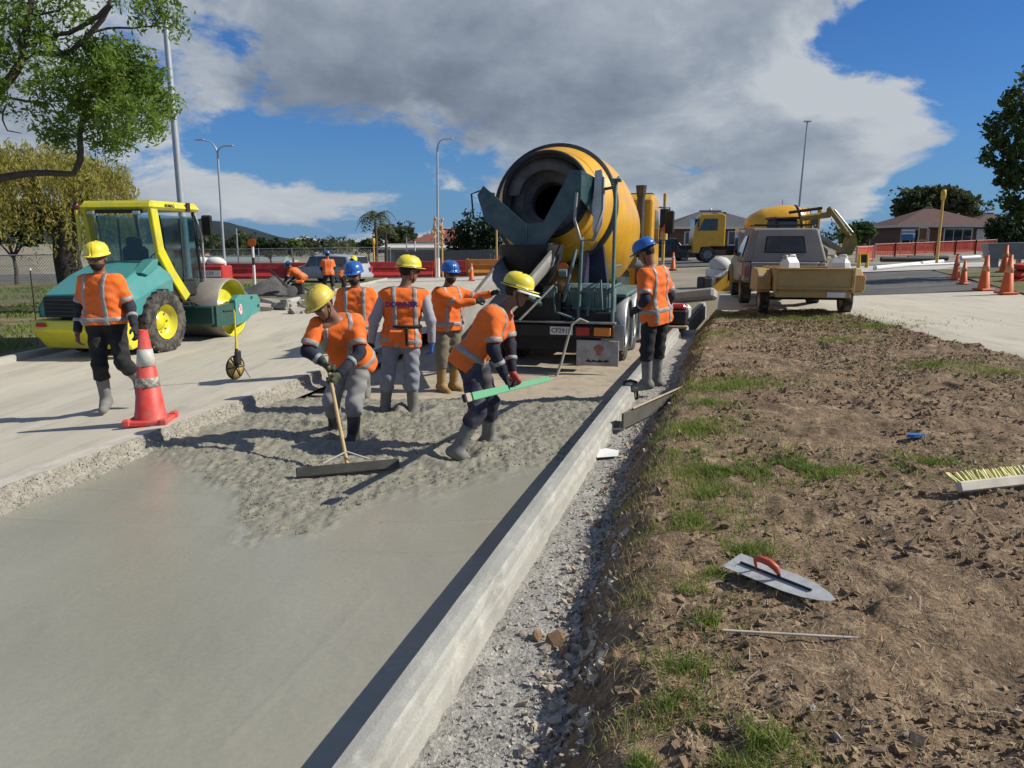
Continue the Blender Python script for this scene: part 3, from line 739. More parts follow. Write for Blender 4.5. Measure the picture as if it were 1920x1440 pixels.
    # side tanks, fenders, fuel tank along the right flank
    for s in (-1, 1):
        MB().box((s * .98, 4.55, .72), (.46, 1.3, .52), ch=.08).build('side_tank', BLACKM if s < 0 else STEEL, T)
        MB().box((s * 1.0, 2.2, 1.16), (.5, 2.7, .06), ch=.015).build('deck_plate', TEALD, T)
        f = MB(); f.box((s * .7, 3.9, 1.25), (.3, 1.8, .4), ch=.05); f.build('drum_cradle', TEAL, T)
    # front pedestal
    MB().box((0, 4.75, 1.55), (1.3, .35, 1.2), ch=.05).build('front_pedestal', YEL, T)
    # water tank (grey band seen against the drum, with yellow casing below)
    wt = MB().cyl((1.0, 3.15, 1.70), (1.0, 4.7, 1.62), .16, n=20); wt.build('water_tank', M('grey_water_tank', (.16, .18, .17), rough=.5, var=.2), T)
    # cab
    cb = MB(); cb.prism([(5.85, 1.0), (5.85, 2.95), (6.05, 3.08), (7.35, 3.05), (7.75, 2.35), (7.85, 1.75), (7.85, .62), (7.45, .55), (7.35, .95), (6.5, 1.02)], -1.2, 1.2, 'yz')
    cab = cb.build('cab', YEL, T, bevel=.06, fix=True)
    for s in (-1, 1):
        MB().prism([(6.35, 2.0), (6.35, 2.75), (7.2, 2.75), (7.55, 2.0)], s * 1.195, s * 1.21, 'yz').build('side_window', GLASS, cab)
        mr = MB(); mr.tube([(s * 1.2, 7.5, 2.85), (s * 1.45, 7.6, 2.85), (s * 1.45, 7.6, 2.0), (s * 1.2, 7.5, 2.0)], .02, 6); mr.box((s * 1.46, 7.58, 2.5), (.22, .10, .55), ch=.03); mr.build('mirror', BLACKM, cab)
    MB().prism([(-1.05, 1.95), (1.05, 1.95), (1.0, 2.75), (-1.0, 2.75)], 7.6, 7.78).build('windscreen', GLASS, cab)
    MB().box((0, 5.84, 2.45), (1.5, .02, .5), ch=.008).build('rear_window', GLASS, cab)
    MB().box((0, 6.5, 3.1), (2.3, .35, .05), ch=.02).build('roof_visor', BLACKM, cab)
    # exhaust stack
    ex = MB(); ex.cyl((.95, 5.62, 1.1), (.95, 5.62, 3.02), .085, n=16); ex.cyl((.95, 5.62, 3.0), (.95, 5.62, 3.24), .095, .12, n=16); ex.build('exhaust_stack', M('heat_browned_steel', (.10, .09, .075), rough=.5, metal=.6, var=.4), T)
    # hose hanging over the rear bumper
    hs = MB()
    hs.tube([(.78, -.06, .80), (.66, -.12, .86), (.55, -.20, .78), (.48, -.26, .5), (.42, -.34, .2), (.36, -.42, .0)], [.018, .02, .02, .021, .021, .022], 10)
    hs.build('wash_hose', M('grey_rubber_hose', (.34, .31, .26), rough=.7, var=.2, scale=20), T)
    return T
mixer_truck()
# ================================================================ second mixer, far off, side on
_m2 = copy_tree(bpy.data.objects['mixer_truck'])
_m2.location = (19.6, 50.0, .66); _m2.rotation_euler = (0, 0, R(84))
tag(_m2, 'distant yellow mixer truck standing side on behind the grey utility', 'truck')

# ================================================================ soil compactor
LIME = paint('lime_yellow_paint', (.70, .64, .02), damt=.55, dirt=(.40, .36, .15))
AQUA = paint('aqua_green_paint', (.050, .27, .255), damt=.6, dirt=(.16, .25, .225), rough=.45)
AQUAD = paint('deep_green_paint', (.012, .075, .062), damt=.25, dirt=(.10, .11, .09), rough=.5)
def roller():
    T = thing('road_roller', 'aqua green and lime yellow single drum road roller parked on the left road', 'roller', (-7.50, 14.65, -.20), R(-10))
    for s in (-1, 1):
        w = wheel_parts(T, 'wheel', (s * .70, 0, .61), .61, .46, LIME, s, rimr=.54, tread=22)
    # lower chassis, rear counterweight
    b = MB(); b.box((0, -.35, .62), (.9, 1.5, .5), ch=.04); b.box((0, .75, .62), (.8, 1.1, .45), ch=.04); b.build('chassis', BLACKM, T)
    r = MB(); r.prism([(-1.34, .56), (-1.30, .74), (-.80, .74), (-.80, .24), (-1.02, .20)], -.88, .88, 'yz'); r.build('counterweight', LIME, T, bevel=.03)
    for s in (-1, 1):
        MB().box((s * .66, -1.345, .66), (.2, .02, .07), ch=.006).build('tail_lamp', REDL if s > 0 else REDL, T)
        MB().prism([(-.62, .30), (-.36, 1.12), (-.12, 1.30), (-.06, 1.22), (-.30, .95), (-.50, .28)], s * .40, s * .47, 'yz').build('step_bracket', LIME, T)
    # hood: faceted shell
    H = MB()
    st = [(-1.20, .78, .80, 1.12, .62), (-1.24, .77, .78, 1.18, .60), (-1.02, .78, .78, 1.30, .62), (-.55, .80, .80, 1.52, .62), (-.05, .80, .95, 1.70, .58), (.42, .80, 1.15, 1.74, .60)]
    rws = []
    for y, hw, zb, zt, hwt in st:
        rws.append([(-hw, y, zb), (-hw * 1.01, y, zb + (zt - zb) * .45), (-hwt - .08, y, zt - .08), (-hwt, y, zt), (0, y, zt + .025), (hwt, y, zt), (hwt + .08, y, zt - .08), (hw * 1.01, y, zb + (zt - zb) * .45), (hw, y, zb)])
    H.grid(rws, smooth=False); n_ = len(rws[0]); H.add(rws[0], [tuple(range(n_ - 1, -1, -1))]); H.add(rws[-1], [tuple(range(n_))])
    hood = H.build('hood', AQUA, T, bevel=.02, fix=True)
    sc_ = MB(); sc_.prism([(-.42, 1.55), (-.05, 1.78), (.10, 1.80), (.05, 1.62), (-.25, 1.50)], .52, .76, 'yz'); sc_.build('air_scoop', AQUA, hood, bevel=.015)
    MB().box((0, -1.245, .97), (1.28, .03, .36), ch=.01).build('grille_recess', BLACKM, hood)
    for k in range(5):
        MB().box((0, -1.268, .83 + k * .068), (1.24, .03, .016), ch=.004).build('grille_slat', M('dark_slat', (.05, .055, .055), rough=.5), hood)
    ov = MB(); pts = [(math.cos(a) * .17, math.sin(a) * .055) for a in np.linspace(0, 2 * math.pi, 25)[:-1]]; ov.prism(pts, -.003, .003, 'xy')
    ov.build('badge', M('pink_badge', (.62, .10, .16), rough=.5), hood, loc=(.10, -1.10, 1.285), rot=(R(29), 0, 0))
    # cab
    MB().box((0, .78, 1.18), (1.42, 1.25, .34), ch=.05).build('cab_floor', BLACKM, T)
    pil = []
    def bar(name, pts, w, mat):
        o = MB()
        for a, b_ in zip(pts[:-1], pts[1:]):
            a, b_ = Vector(a), Vector(b_); m = rot_to(b_ - a); L = (b_ - a).length
            o.box((a + b_) / 2, (w[0], w[1], L + .04), mat=m, ch=.012)
        return o.build(name, mat, T)
    for s in (-1, 1):
        bar('rear_pillar', [(s * .70, .12, 2.75), (s * .70, .24, 1.95), (s * .72, .52, 1.50), (s * .74, .92, 1.02)], (.09, .20), LIME)
        bar('front_pillar', [(s * .66, 1.50, 2.72), (s * .66, 1.62, 1.30)], (.06, .07), BLACKM)
        MB().prism([(.36, 2.62), (1.46, 2.62), (1.60, 1.36), (1.25, 1.03), (.95, 1.10), (.50, 1.62)], s * .66, s * .69, 'yz').build('side_glass', M('tinted_cab_glass', (.34, .52, .56), rough=.03, trans=1.0, var=.05), T)
        MB().box((s * .70, .98, 1.95), (.02, .05, 1.25), ch=.005).build('door_frame', BLACKM, T)
    GLS = M('clear_cab_glass', (.55, .72, .72), rough=.03, trans=1.0, var=.02)
    MB().prism([(-.62, 1.55), (.62, 1.55), (.62, 2.62), (-.62, 2.62)], .20, .215).build('rear_glass', GLS, T)
    MB().prism([(-.62, 1.3), (.62, 1.3), (.62, 2.6), (-.62, 2.6)], 1.53, 1.545).build('front_glass', GLS, T)
    rf = MB(); rf.box((0, .80, 2.80), (1.56, 1.62, .17), ch=.05, taper=(.96, .94)); roof = rf.build('roof', LIME, T)
    MB().box((.1, -.015, 2.68), (1.0, .03, .07), ch=.008).build('roof_trim', BLACKM, roof)
    for x in (-.48, .48): MB().box((x, -.03, 2.65), (.16, .08, .07), ch=.015).build('work_lamp', GALV, roof)
    text_mesh('lettering', 'BOMAG', .085, BLACKINK, roof, (.785, .55, 2.80), (R(90), 0, R(90)), .002, .002)
    MB().box((.785, 1.15, 2.80), (.03, .12, .175), ch=.005).build('roof_strap', BLACKM, roof)
    # seat and console inside
    st_ = MB(); st_.box((0, .50, 1.72), (.56, .16, .62), ch=.07); st_.box((0, .48, 2.10), (.34, .12, .22), ch=.05); st_.box((0, .78, 1.36), (.52, .5, .14), ch=.05); st_.box((.34, .8, 1.5), (.09, .4, .08), ch=.02); st_.build('operator_seat', M('seat_fabric', (.02, .045, .045), rough=.8), T)
    cs = MB(); cs.box((0, 1.32, 1.45), (.4, .25, .5), ch=.04); cs.tube([(.16 * math.cos(a), 1.15 + .05 * math.sin(a), 1.75 + .14 * math.sin(a)) for a in np.linspace(0, 2 * math.pi, 20)[:-1]], .014, 6, True); cs.build('steering_console', BLACKM, T)
    # beacon pole on the left, mirrors on the right
    bc = MB(); bc.tube([(-.80, .0, 1.95), (-.80, .0, 2.55), (-.80, -.02, 2.72)], .035, 8); bc.tube([(-.70, .0, 2.60), (-.80, .0, 2.62)], .02, 6); bc.tube([(-.80, .0, 1.97), (-.66, .05, 2.0)], .02, 6)
    bc.build('beacon_bracket', LIME, T)
    MB().lathe([(.001, 2.86), (.045, 2.85), (.06, 2.80), (.06, 2.73), (.001, 2.72)], 14, (-.80, -.02, 0)).build('beacon', M('brown_amber_beacon', (.12, .03, .015), rough=.3, coat=.4), T)
    mr = MB(); mr.tube([(.70, 1.52, 2.55), (.86, 1.60, 2.60), (.88, 1.62, 2.40)], .018, 6); mr.box((.90, 1.60, 2.45), (.24, .07, .42), ch=.03); mr.build('mirror', BLACKM, T)
    MB().tube([(.69, 1.50, 2.70), (.78, 1.58, 2.30), (.72, 1.66, 1.30)], .022, 8).build('grab_rail', GALV, T)
    # front frame and drum
    fy = 2.55; dr = .66; dw = .80
    for s in (-1, 1):
        MB().prism([(1.55, .34), (1.55, .78), (2.28, .80), (2.28, .34)], s * .86, s * 1.0, 'yz').build('rear_beam', AQUAD, T)
        pp = MB(); pp.prism([(2.28, .30), (2.28, .86), (2.45, .96), (3.25, .92), (3.38, .80), (3.36, .52), (2.95, .46), (2.75, .36)], s * .88, s * 1.03, 'yz')
        po = pp.build('drum_frame_plate', AQUA, T, bevel=.012)
        if s > 0:
            lg = MB(); pts = [(math.cos(a) * .075, math.sin(a) * .12) for a in np.linspace(0, 2 * math.pi, 25)[:-1]]; lg.prism([(p[0] + 2.47, p[1] + .64) for p in pts], 1.032, 1.036, 'yz'); lg.build('badge', M('red_white_badge', (.68, .10, .12), col2=(.75, .70, .68), scale=14, thresh=(.45, .55)), po)
            for yy, zz in ((2.98, .87), (3.27, .66)): MB().cyl((1.032, yy, zz), (1.05, yy, zz), .035, n=12).build('bolt_boss', AQUAD, po)
    MB().box((0, 1.62, .58), (1.9, .22, .40), ch=.03).build('cross_beam', AQUAD, T)
    D = MB(); D.lathe([(dr - .03, -dw), (dr, -dw + .01), (dr, dw - .01), (dr - .03, dw)], 56, (0, fy + .02, dr), (1, 0, 0))
    drum = D.build('drum', M('polished_drum_steel', (.26, .24, .20), rough=.55, metal=.35, var=.2, scale=2, dirt=(.36, .33, .27), damt=.6), T)
    for s in (-1, 1):
        e = MB(); e.lathe([(dr - .028, s * dw), (dr - .05, s * (dw - .02)), (dr - .06, s * (dw - .26)), (.2, s * (dw - .26)), (.18, s * (dw - .1)), (.01, s * (dw - .1))], 48, (0, fy + .02, dr), (1, 0, 0)); e.build('drum_disc', LIME, drum)
    MB().cyl((.5, fy, dr), (.92, fy, dr), .12, n=18).build('drum_hub', LIME, drum)
    MB().box((0, 1.42, .62), (.35, .5, .5), ch=.04).build('articulation_joint', BLACKM, T)
    hs = MB()
    for k in range(3): hs.tube([(.35 + .08 * k, 1.1, .9), (.45 + .05 * k, 1.4, .98 - .05 * k), (.4 + .1 * k, 1.7, .75)], .02, 6)
    tag(hs.build('hydraulic_hoses', BLACKM, T), kind='stuff')
    return T
roller()

# ================================================================ cars: lofted bodies
def car(name, label, cat, loc, rz, col, L, W, Hh, kind='wagon', group=None, clr=.28, wheel_r=.33):
    """body shell from cross sections along the length (+Y forward), with glass, wheels and lamps"""
    T = thing(name, label, cat, loc, rz, group)
    body = paint(name + '_paint', col, damt=.25)
    hw = W / 2; belt = Hh * .58
    if kind == 'wagon':   top = [(-L / 2, .0), (-L / 2 + .12, .62), (-L / 2 + .35, .94), (-L * .1, 1.0), (L * .10, .96), (L * .26, .62), (L * .45, .52), (L / 2, .40)]
    else:                 top = [(-L / 2, .0), (-L / 2 + .05, .9), (-L / 2 + .2, .98), (-L * .1, 1.0), (L * .18, .96), (L * .30, .62), (L * .46, .54), (L / 2, .42)]
    ys = sorted(set([t[0] for t in top] + list(np.linspace(-L / 2, L / 2, 22))))
    zt = [np.interp(y, [t[0] for t in top], [t[1] * Hh for t in top]) for y in ys]
    rws = []
    for y, z in zip(ys, zt):
        e = 1 - .10 * (abs(y) / (L / 2)) ** 6
        zb = min(z, belt); w1 = hw * e
        z_ = max(z, clr + .05); zl = min(belt, z_)
        t = max(0, (z_ - belt) / (Hh - belt)); wt = w1 * (1 - .17 * t)
        rws.append([(-w1 * .96, y, clr), (-w1, y, clr + .14), (-w1, y, (clr + zl) / 2 + .1), (-w1 * .97, y, zl - .01), (-wt, y, z_ - .05 * (t > 0)), (-wt * .8, y, z_), (wt * .8, y, z_), (wt, y, z_ - .05 * (t > 0)), (w1 * .97, y, zl - .01), (w1, y, (clr + zl) / 2 + .1), (w1, y, clr + .14), (w1 * .96, y, clr)])
    B = MB(); B.grid(rws); n_ = len(rws[0]); B.add(rws[0], [tuple(range(n_ - 1, -1, -1))]); B.add(rws[-1], [tuple(range(n_))]); B.quad(rws[0][0], rws[0][-1], rws[-1][-1], rws[-1][0])
    bo = B.build('body', body, T, fix=True)
    y0, y1, y2, y3 = (-L / 2 + .32, -L * .10, L * .10, L * .235) if kind == 'wagon' else (-L / 2 + .14, -L * .1, L * .16, L * .28)
    z0, z1 = belt + .03, Hh * .93
    for s in (-1, 1):
        x0, x1 = s * hw * .985, s * hw * .86
        for a, b_ in ((y0 + .15, y1 - .05), (y1 + .05, (y1 + y2) / 2 + .2), ((y1 + y2) / 2 + .28, y3 - .10)):
            m = MB(); up = .25 if b_ > y2 else 0
            m.add([(x0, a, z0), (x0, b_, z0), (x1, b_ - up, z1), (x1, a, z1), (x0 + s * .012, a, z0), (x0 + s * .012, b_, z0), (x1 + s * .012, b_ - up, z1), (x1 + s * .012, a, z1)], [(4, 5, 6, 7), (0, 1, 5, 4), (1, 2, 6, 5), (2, 3, 7, 6), (3, 0, 4, 7)]); m.build('side_window', GLASS, bo, fix=True)
        for y in (-L * .31, L * .31): wheel_parts(T, 'wheel', (s * (hw - .12), y, wheel_r), wheel_r, .22, GALV, s, tread=0, rimr=.62)
        MB().box((s * hw * .80, -L / 2 - .005, Hh * .52), (.16, .05, .26), ch=.02).build('tail_lamp', REDL, T)
        MB().box((s * hw * .74, L / 2 - .03, Hh * .42), (.30, .08, .13), ch=.03).build('head_lamp', WHITEP, T)
        MB().box((s * (hw + .08), L * .2, belt + .05), (.16, .09, .12), ch=.03).build('mirror', body, T)
    rz0 = Hh * .92; m = MB(); yb = -L / 2 + (.20 if kind == 'wagon' else .07)
    m.prism([(-hw * .78, belt + .04), (hw * .78, belt + .04), (hw * .68, rz0), (-hw * .68, rz0)], 0, .02)
    m.build('rear_window', GLASS, bo, loc=(0, yb - .03, 0), rot=(0, 0, 0))
    wz = Hh * .93; ws = MB(); ya, yb2 = np.interp(.93, [.62, .96], [L * (.26 if kind == 'wagon' else .30), L * (.10 if kind == 'wagon' else .18)]), L * (.25 if kind == 'wagon' else .29)
    ws.add([(-hw * .82, yb2 + .03, belt + .08), (hw * .82, yb2 + .03, belt + .08), (hw * .70, ya + .04, wz), (-hw * .70, ya + .04, wz)], [(0, 1, 2, 3)]); o = ws.build('windscreen', GLASS, bo); sl = o.modifiers.new('s', 'SOLIDIFY'); sl.thickness = .02
    MB().box((0, -L / 2 + .0, clr + .14), (W * .92, .14, .2), ch=.04).build('rear_bumper', body, T); MB().box((0, L / 2 - .02, clr + .12), (W * .9, .14, .22), ch=.04).build('front_bumper', body, T)
    return T
car('silver_car', 'silver hatchback parked beyond the grey gravel heaps, two workers in front of it', 'car', (-9.6, 40.5, -.20), R(60), (.36, .38, .40), 4.4, 1.74, 1.50)
car('navy_wagon', 'dark navy station wagon parked in front of the brick house', 'car', (10.9, 56.0, .56), R(-92), (.012, .018, .045), 4.7, 1.85, 1.72, 'suv')
car('white_wagon', 'white four wheel drive at the far right beyond the orange barrier', 'car', (40.2, 61.0, 1.36), R(-22), (.70, .71, .72), 4.6, 1.85, 1.75, 'suv')

# ================================================================ grey utility with canopy
def ute():
    G1 = paint('dusty_grey_paint', (.29, .29, .28), damt=.6, dirt=(.30, .285, .255), rough=.6, coat=.1)
    CAN = paint('faded_canopy', (.215, .208, .19), damt=.5, dirt=(.27, .25, .22), rough=.7, coat=0)
    T = thing('utility_truck', 'dusty grey utility with a hard canopy hitched to the tan trailer', 'ute', (6.08, 17.1, .50), R(-12))
    hw = .90
    b = MB(); b.box((0, 1.0, .74), (1.74, 1.9, .46), ch=.04); b.build('tray', G1, T)
    tg = MB(); tg.box((0, .02, .76), (1.42, .07, .44), ch=.02); tgo = tg.build('tailgate', paint('silver_tailgate', (.34, .34, .335), damt=.5), T)
    MB().box((0, -.03, .955), (1.44, .05, .035), ch=.01).build('tailgate_lip', GALV, tgo)
    for s in (-1, 1):
        MB().box((s * .80, .03, .76), (.15, .08, .42), ch=.02).build('rear_corner', G1, T)
        MB().box((s * .81, -.025, .78), (.10, .04, .24), ch=.012).build('tail_lamp', M('faded_lamp', (.30, .10, .10), rough=.4, var=.2), T)
        MB().box((s * .885, 1.0, .80), (.04, 1.8, .30), ch=.01).build('tray_side', G1, T)
        for y in (.75, 3.55): wheel_parts(T, 'wheel', (s * .76, y, .36), .36, .25, STEEL, s, tread=18, rimr=.6)
        fl = MB(); rr_ = []
        for k in range(9):
            a = math.pi * k / 8; rr_.append([(s * .72, 3.55 - .46 * math.cos(a), .36 + .46 * math.sin(a)), (s * .93, 3.55 - .46 * math.cos(a), .36 + .46 * math.sin(a)), (s * .94, 3.55 - .46 * math.cos(a), .30 + .46 * math.sin(a))])
        fl.grid(rr_); o = fl.build('wheel_flare', M('mustard_flare', (.34, .24, .06), rough=.6, var=.2), T); o.modifiers.new('s', 'SOLIDIFY').thickness = .015
    bp = MB(); bp.box((0, -.10, .46), (1.5, .12, .12), ch=.02); bp.box((0, .2, .42), (.9, .9, .16), ch=.02); bp.build('tow_bar', BLACKM, T)
    # canopy: tapered shell with a flush rear door
    C = MB(); C.add([(-.90, .0, .975), (.90, .0, .975), (.90, 1.9, .975), (-.90, 1.9, .975), (-.70, .22, 1.72), (.70, .22, 1.72), (.72, 1.86, 1.74), (-.72, 1.86, 1.74)], [(3, 2, 1, 0), (4, 5, 6, 7), (0, 1, 5, 4), (1, 2, 6, 5), (2, 3, 7, 6), (3, 0, 4, 7)])
    can = C.build('canopy', CAN, T, bevel=.05, fix=True, seg=3)
    def onrear(x, z, d=.0): return (x, .0 + .22 * (z - .975) / .745 - d, z)
    def rearpoly(name, pts, mat, d0, d1, par):
        P = [onrear(x, z, d1) for x, z in pts] + [onrear(x, z, d0) for x, z in pts]; k = len(pts)
        return MB().add(P, [tuple(range(k)), tuple(range(2 * k - 1, k - 1, -1))] + [(i, k + i, k + (i + 1) % k, (i + 1) % k) for i in range(k)]).build(name, mat, par, fix=True)
    door = rearpoly('canopy_door', [(-.70, .99), (.70, .99), (.58, 1.68), (-.58, 1.68)], CAN, .0, .015, T)
    rearpoly('door_glass', [(-.42, 1.20), (.42, 1.20), (.37, 1.52), (-.37, 1.52)], M('dusty_dark_glass', (.035, .035, .036), rough=.35, dirt=(.10, .095, .085), damt=.7), .014, .028, door)
    rearpoly('door_gasket', [(-.45, 1.175), (.45, 1.175), (.40, 1.545), (-.40, 1.545)], BLACKM, .013, .021, door)
    MB().box((.02, -.035 + .05, 1.07), (.10, .03, .06), ch=.01).build('latch', BLACKM, door)
    for s in (-1, 1):
        P = [(s * .885, .35, 1.08), (s * .885, 1.6, 1.08), (s * .765, 1.6, 1.55), (s * .765, .45, 1.55)]
        m = MB().add(P + [(p[0] + s * .02, p[1], p[2]) for p in P], [(4, 5, 6, 7), (0, 1, 5, 4), (1, 2, 6, 5), (2, 3, 7, 6), (3, 0, 4, 7)]); m.build('canopy_side_glass', GLASS, can, fix=True)
    # cab ahead of the canopy
    cb = MB(); cb.prism([(1.95, .45), (1.95, 1.0), (2.05, 1.70), (3.0, 1.70), (3.45, 1.08), (4.35, .98), (4.45, .80), (4.45, .42)], -.86, .86, 'yz'); cab = cb.build('cab', G1, T, bevel=.06, fix=True)
    for s in (-1, 1):
        MB().prism([(2.1, 1.08), (2.15, 1.60), (2.92, 1.60), (3.28, 1.08)], s * .855, s * .872, 'yz').build('cab_window', GLASS, cab)
        MB().box((s * 1.0, 3.1, 1.15), (.2, .10, .16), ch=.03).build('mirror', BLACKM, cab)
    # roof rack with timber and gear
    rk = MB()
    for y in (.5, 1.5): rk.box((0, y, 1.80), (1.3, .04, .03), ch=.005)
    for s in (-1, 1): rk.box((s * .6, 1.0, 1.80), (.03, 1.3, .03), ch=.005)
    rk.build('roof_rack', BLACKM, T)
    return T
ute()

# ================================================================ tan box trailer
def trailer():
    TAN = paint('tan_trailer_paint', (.42, .285, .095), dirt=(.26, .19, .10), damt=.6, rough=.6, coat=.05)
    T = thing('box_trailer', 'tan mustard box trailer with white jugs hitched behind the grey utility', 'trailer', (5.83, 14.75, .47), R(-10))
    f = MB(); f.box((0, .85, .52), (1.30, 1.7, .06), ch=.01); f.box((0, .03, .44), (1.40, .08, .12), ch=.01); f.build('floor', TAN, T)
    def panel(name, c, size, par=T):
        o = MB().box(c, size, ch=.008).build(name, TAN, par); return o
    tgo = panel('tailgate', (0, 0, .74), (1.40, .04, .40))
    for z in (.56, .93): MB().box((0, -.03, z), (1.42, .05, .045), ch=.01).build('tailgate_rail', TAN, tgo)
    for s in (-1, 1):
        panel('side_wall', (s * .70, .85, .74), (.04, 1.66, .40)); panel('corner_post', (s * .715, -.01, .72), (.06, .07, .48))
        for y in (.5, 1.2): MB().box((s * .73, y, .74), (.03, .05, .40), ch=.005).build('stake', TAN, T)
        # mudguard box with lamp plate
        g = MB(); g.prism([(.30, .46), (.36, .80), (.55, .92), (1.15, .92), (1.34, .80), (1.40, .46)], s * .75, s * 1.0, 'yz'); g.build('mudguard', TAN, T, bevel=.02)
        MB().box((s * .88, .28, .66), (.26, .05, .30), ch=.01).build('lamp_plate', TAN, T)
        MB().box((s * .95, .245, .78), (.09, .03, .05), ch=.008).build('reflector', WHITEP if s < 0 else AMBL, T)
        wheel_parts(T, 'wheel', (s * .80, .85, .31), .31, .19, STEEL, s, tread=16, rimr=.6)
    panel('front_wall', (0, 1.68, .74), (1.40, .04, .40))
    MB().cyl((-.85, .85, .31), (.85, .85, .31), .03, n=8).build('axle', BLACKM, T)
    dbm = MB(); dbm.cyl((-.4, 1.7, .46), (0, 2.75, .46), .03, n=8); dbm.cyl((.4, 1.7, .46), (0, 2.75, .46), .03, n=8); dbm.box((0, 2.75, .48), (.09, .18, .09), ch=.01); dbm.build('drawbar', BLACKM, T)
    MB().box((.42, -.03, .44), (.34, .02, .10), ch=.005).build('number_plate', WHITEP, T)
    return T
TR = trailer()
def jug(x, y, z, rz, label):
    J = thing('plastic_jug', label, 'jug', (x, y, z), rz, 'jugs in the trailer')
    b = MB(); b.box((0, 0, .135), (.38, .24, .27), ch=.07, taper=(.9, .9)); bo = b.build('body', M('white_plastic', (.72, .70, .64), rough=.5, var=.08), J)
    MB().lathe([(.045, .26), (.047, .30), (.001, .305)], 14, (-.10, 0, 0)).build('cap', M('grey_cap', (.4, .4, .38), rough=.5), J)
    MB().tube([(.12, 0, .25), (.10, 0, .295), (0, 0, .295), (-.02, 0, .25)], .018, 8).build('handle', M('white_plastic', (.72, .70, .64)), J)
    J.scale = (1.12, 1.12, 1.4)
    return J
cx, sx_ = math.cos(R(-10)), math.sin(R(-10))
def on_trailer(lx, ly, lz): return (5.83 + lx * cx - ly * sx_, 14.75 + lx * sx_ + ly * cx, .47 + lz)
jug(*on_trailer(-.42, .25, .55 + .22), R(20), 'white plastic jug at the left end of the trailer load')
jug(*on_trailer(.50, .25, .55 + .22), R(-30), 'white plastic jug at the right end of the trailer load')
bx_ = MB().box((0, 0, .11), (1.25, .5, .22), ch=.02); o = bx_.build('tool_chest', M('dark_chest', (.09, .06, .04), rough=.7, var=.2)); o.location = on_trailer(0, .3, .551); o.rotation_euler = (0, 0, R(-10))
tag(o, 'low dark tool chest lying inside the tan trailer', 'chest')
o = MB().tube([(-.1, 0, 0), (.12, .02, .0), (.42, .03, -.05)], .02, 8).build('striped_pole', M('red_white_stripe', (.65, .60, .55), col2=(.55, .10, .07), scale=5, thresh=(.48, .52))); o.location = on_trailer(-.1, .18, .80); o.rotation_euler = (0, 0, R(-10))
tag(o, 'red and white pole lying between the two jugs', 'pole')

# ================================================================ backhoe digger behind the utility
def digger():
    OLV = paint('worn_digger_yellow', (.36, .25, .05), dirt=(.13, .11, .06), damt=.9, rough=.7, coat=0)
    T = thing('digger', 'worn yellow digger with raised boom and bucket behind the grey utility', 'digger', (9.55, 26.0, .45), R(0))
    for s in (-1, 1):
        t = MB(); t.prism([(-1.1, .0), (-1.3, .22), (-1.1, .5), (1.1, .5), (1.3, .22), (1.1, .0)], s * .5, s * .85, 'yz'); t.build('track', RUBBER, T, bevel=.03)
    MB().box((0, 0, .95), (1.5, 2.1, .75), ch=.12).build('house', OLV, T)
    c = MB(); c.box((-.35, .35, 1.75), (.75, .95, .95), ch=.05); cab = c.build('cab', BLACKM, T); MB().box((-.35, .35, 2.26), (.85, 1.05, .08), ch=.03).build('cab_roof', M('rust_red_roof', (.12, .03, .02), rough=.7), T)
    MB().box((-.35, -.15, 1.8), (.6, .03, .7), ch=.01).build('cab_glass', GLASS, cab)
    def seg(name, a, b, w, h, mat=OLV):
        a, b = Vector(a), Vector(b); m = rot_to(b - a); return MB().box((a + b) / 2, (w, h, (b - a).length + .1), mat=m, ch=.03).build(name, mat, T)
    seg('boom', (.1, -.2, 2.25), (.95, -.3, 2.36), .18, .20); seg('stick', (.95, -.3, 2.56), (1.62, -.45, 1.66), .15, .20); seg('boom_link', (.95, -.3, 2.36), (.96, -.3, 2.54), .14, .18)
    MB().cyl((-.3, -.1, 2.44), (.75, -.2, 2.58), .05, n=10).build('boom_ram', BLACKM, T); MB().cyl((1.10, -.35, 2.52), (1.70, -.5, 1.78), .03, n=10).build('stick_ram', GALV, T)
    bk = MB(); bk.prism([(1.72, 1.74), (1.80, 1.40), (1.64, 1.05), (1.38, 1.02), (1.30, 1.13), (1.50, 1.30), (1.55, 1.58)], -.70, -.20); bk.build('bucket', OLV, T, fix=True)
    for k in range(4):
        MB().box((1.31, -.64 + k * .125, 1.03), (.14, .05, .04)).build('bucket_tooth', STEEL, T)
    return T
digger()
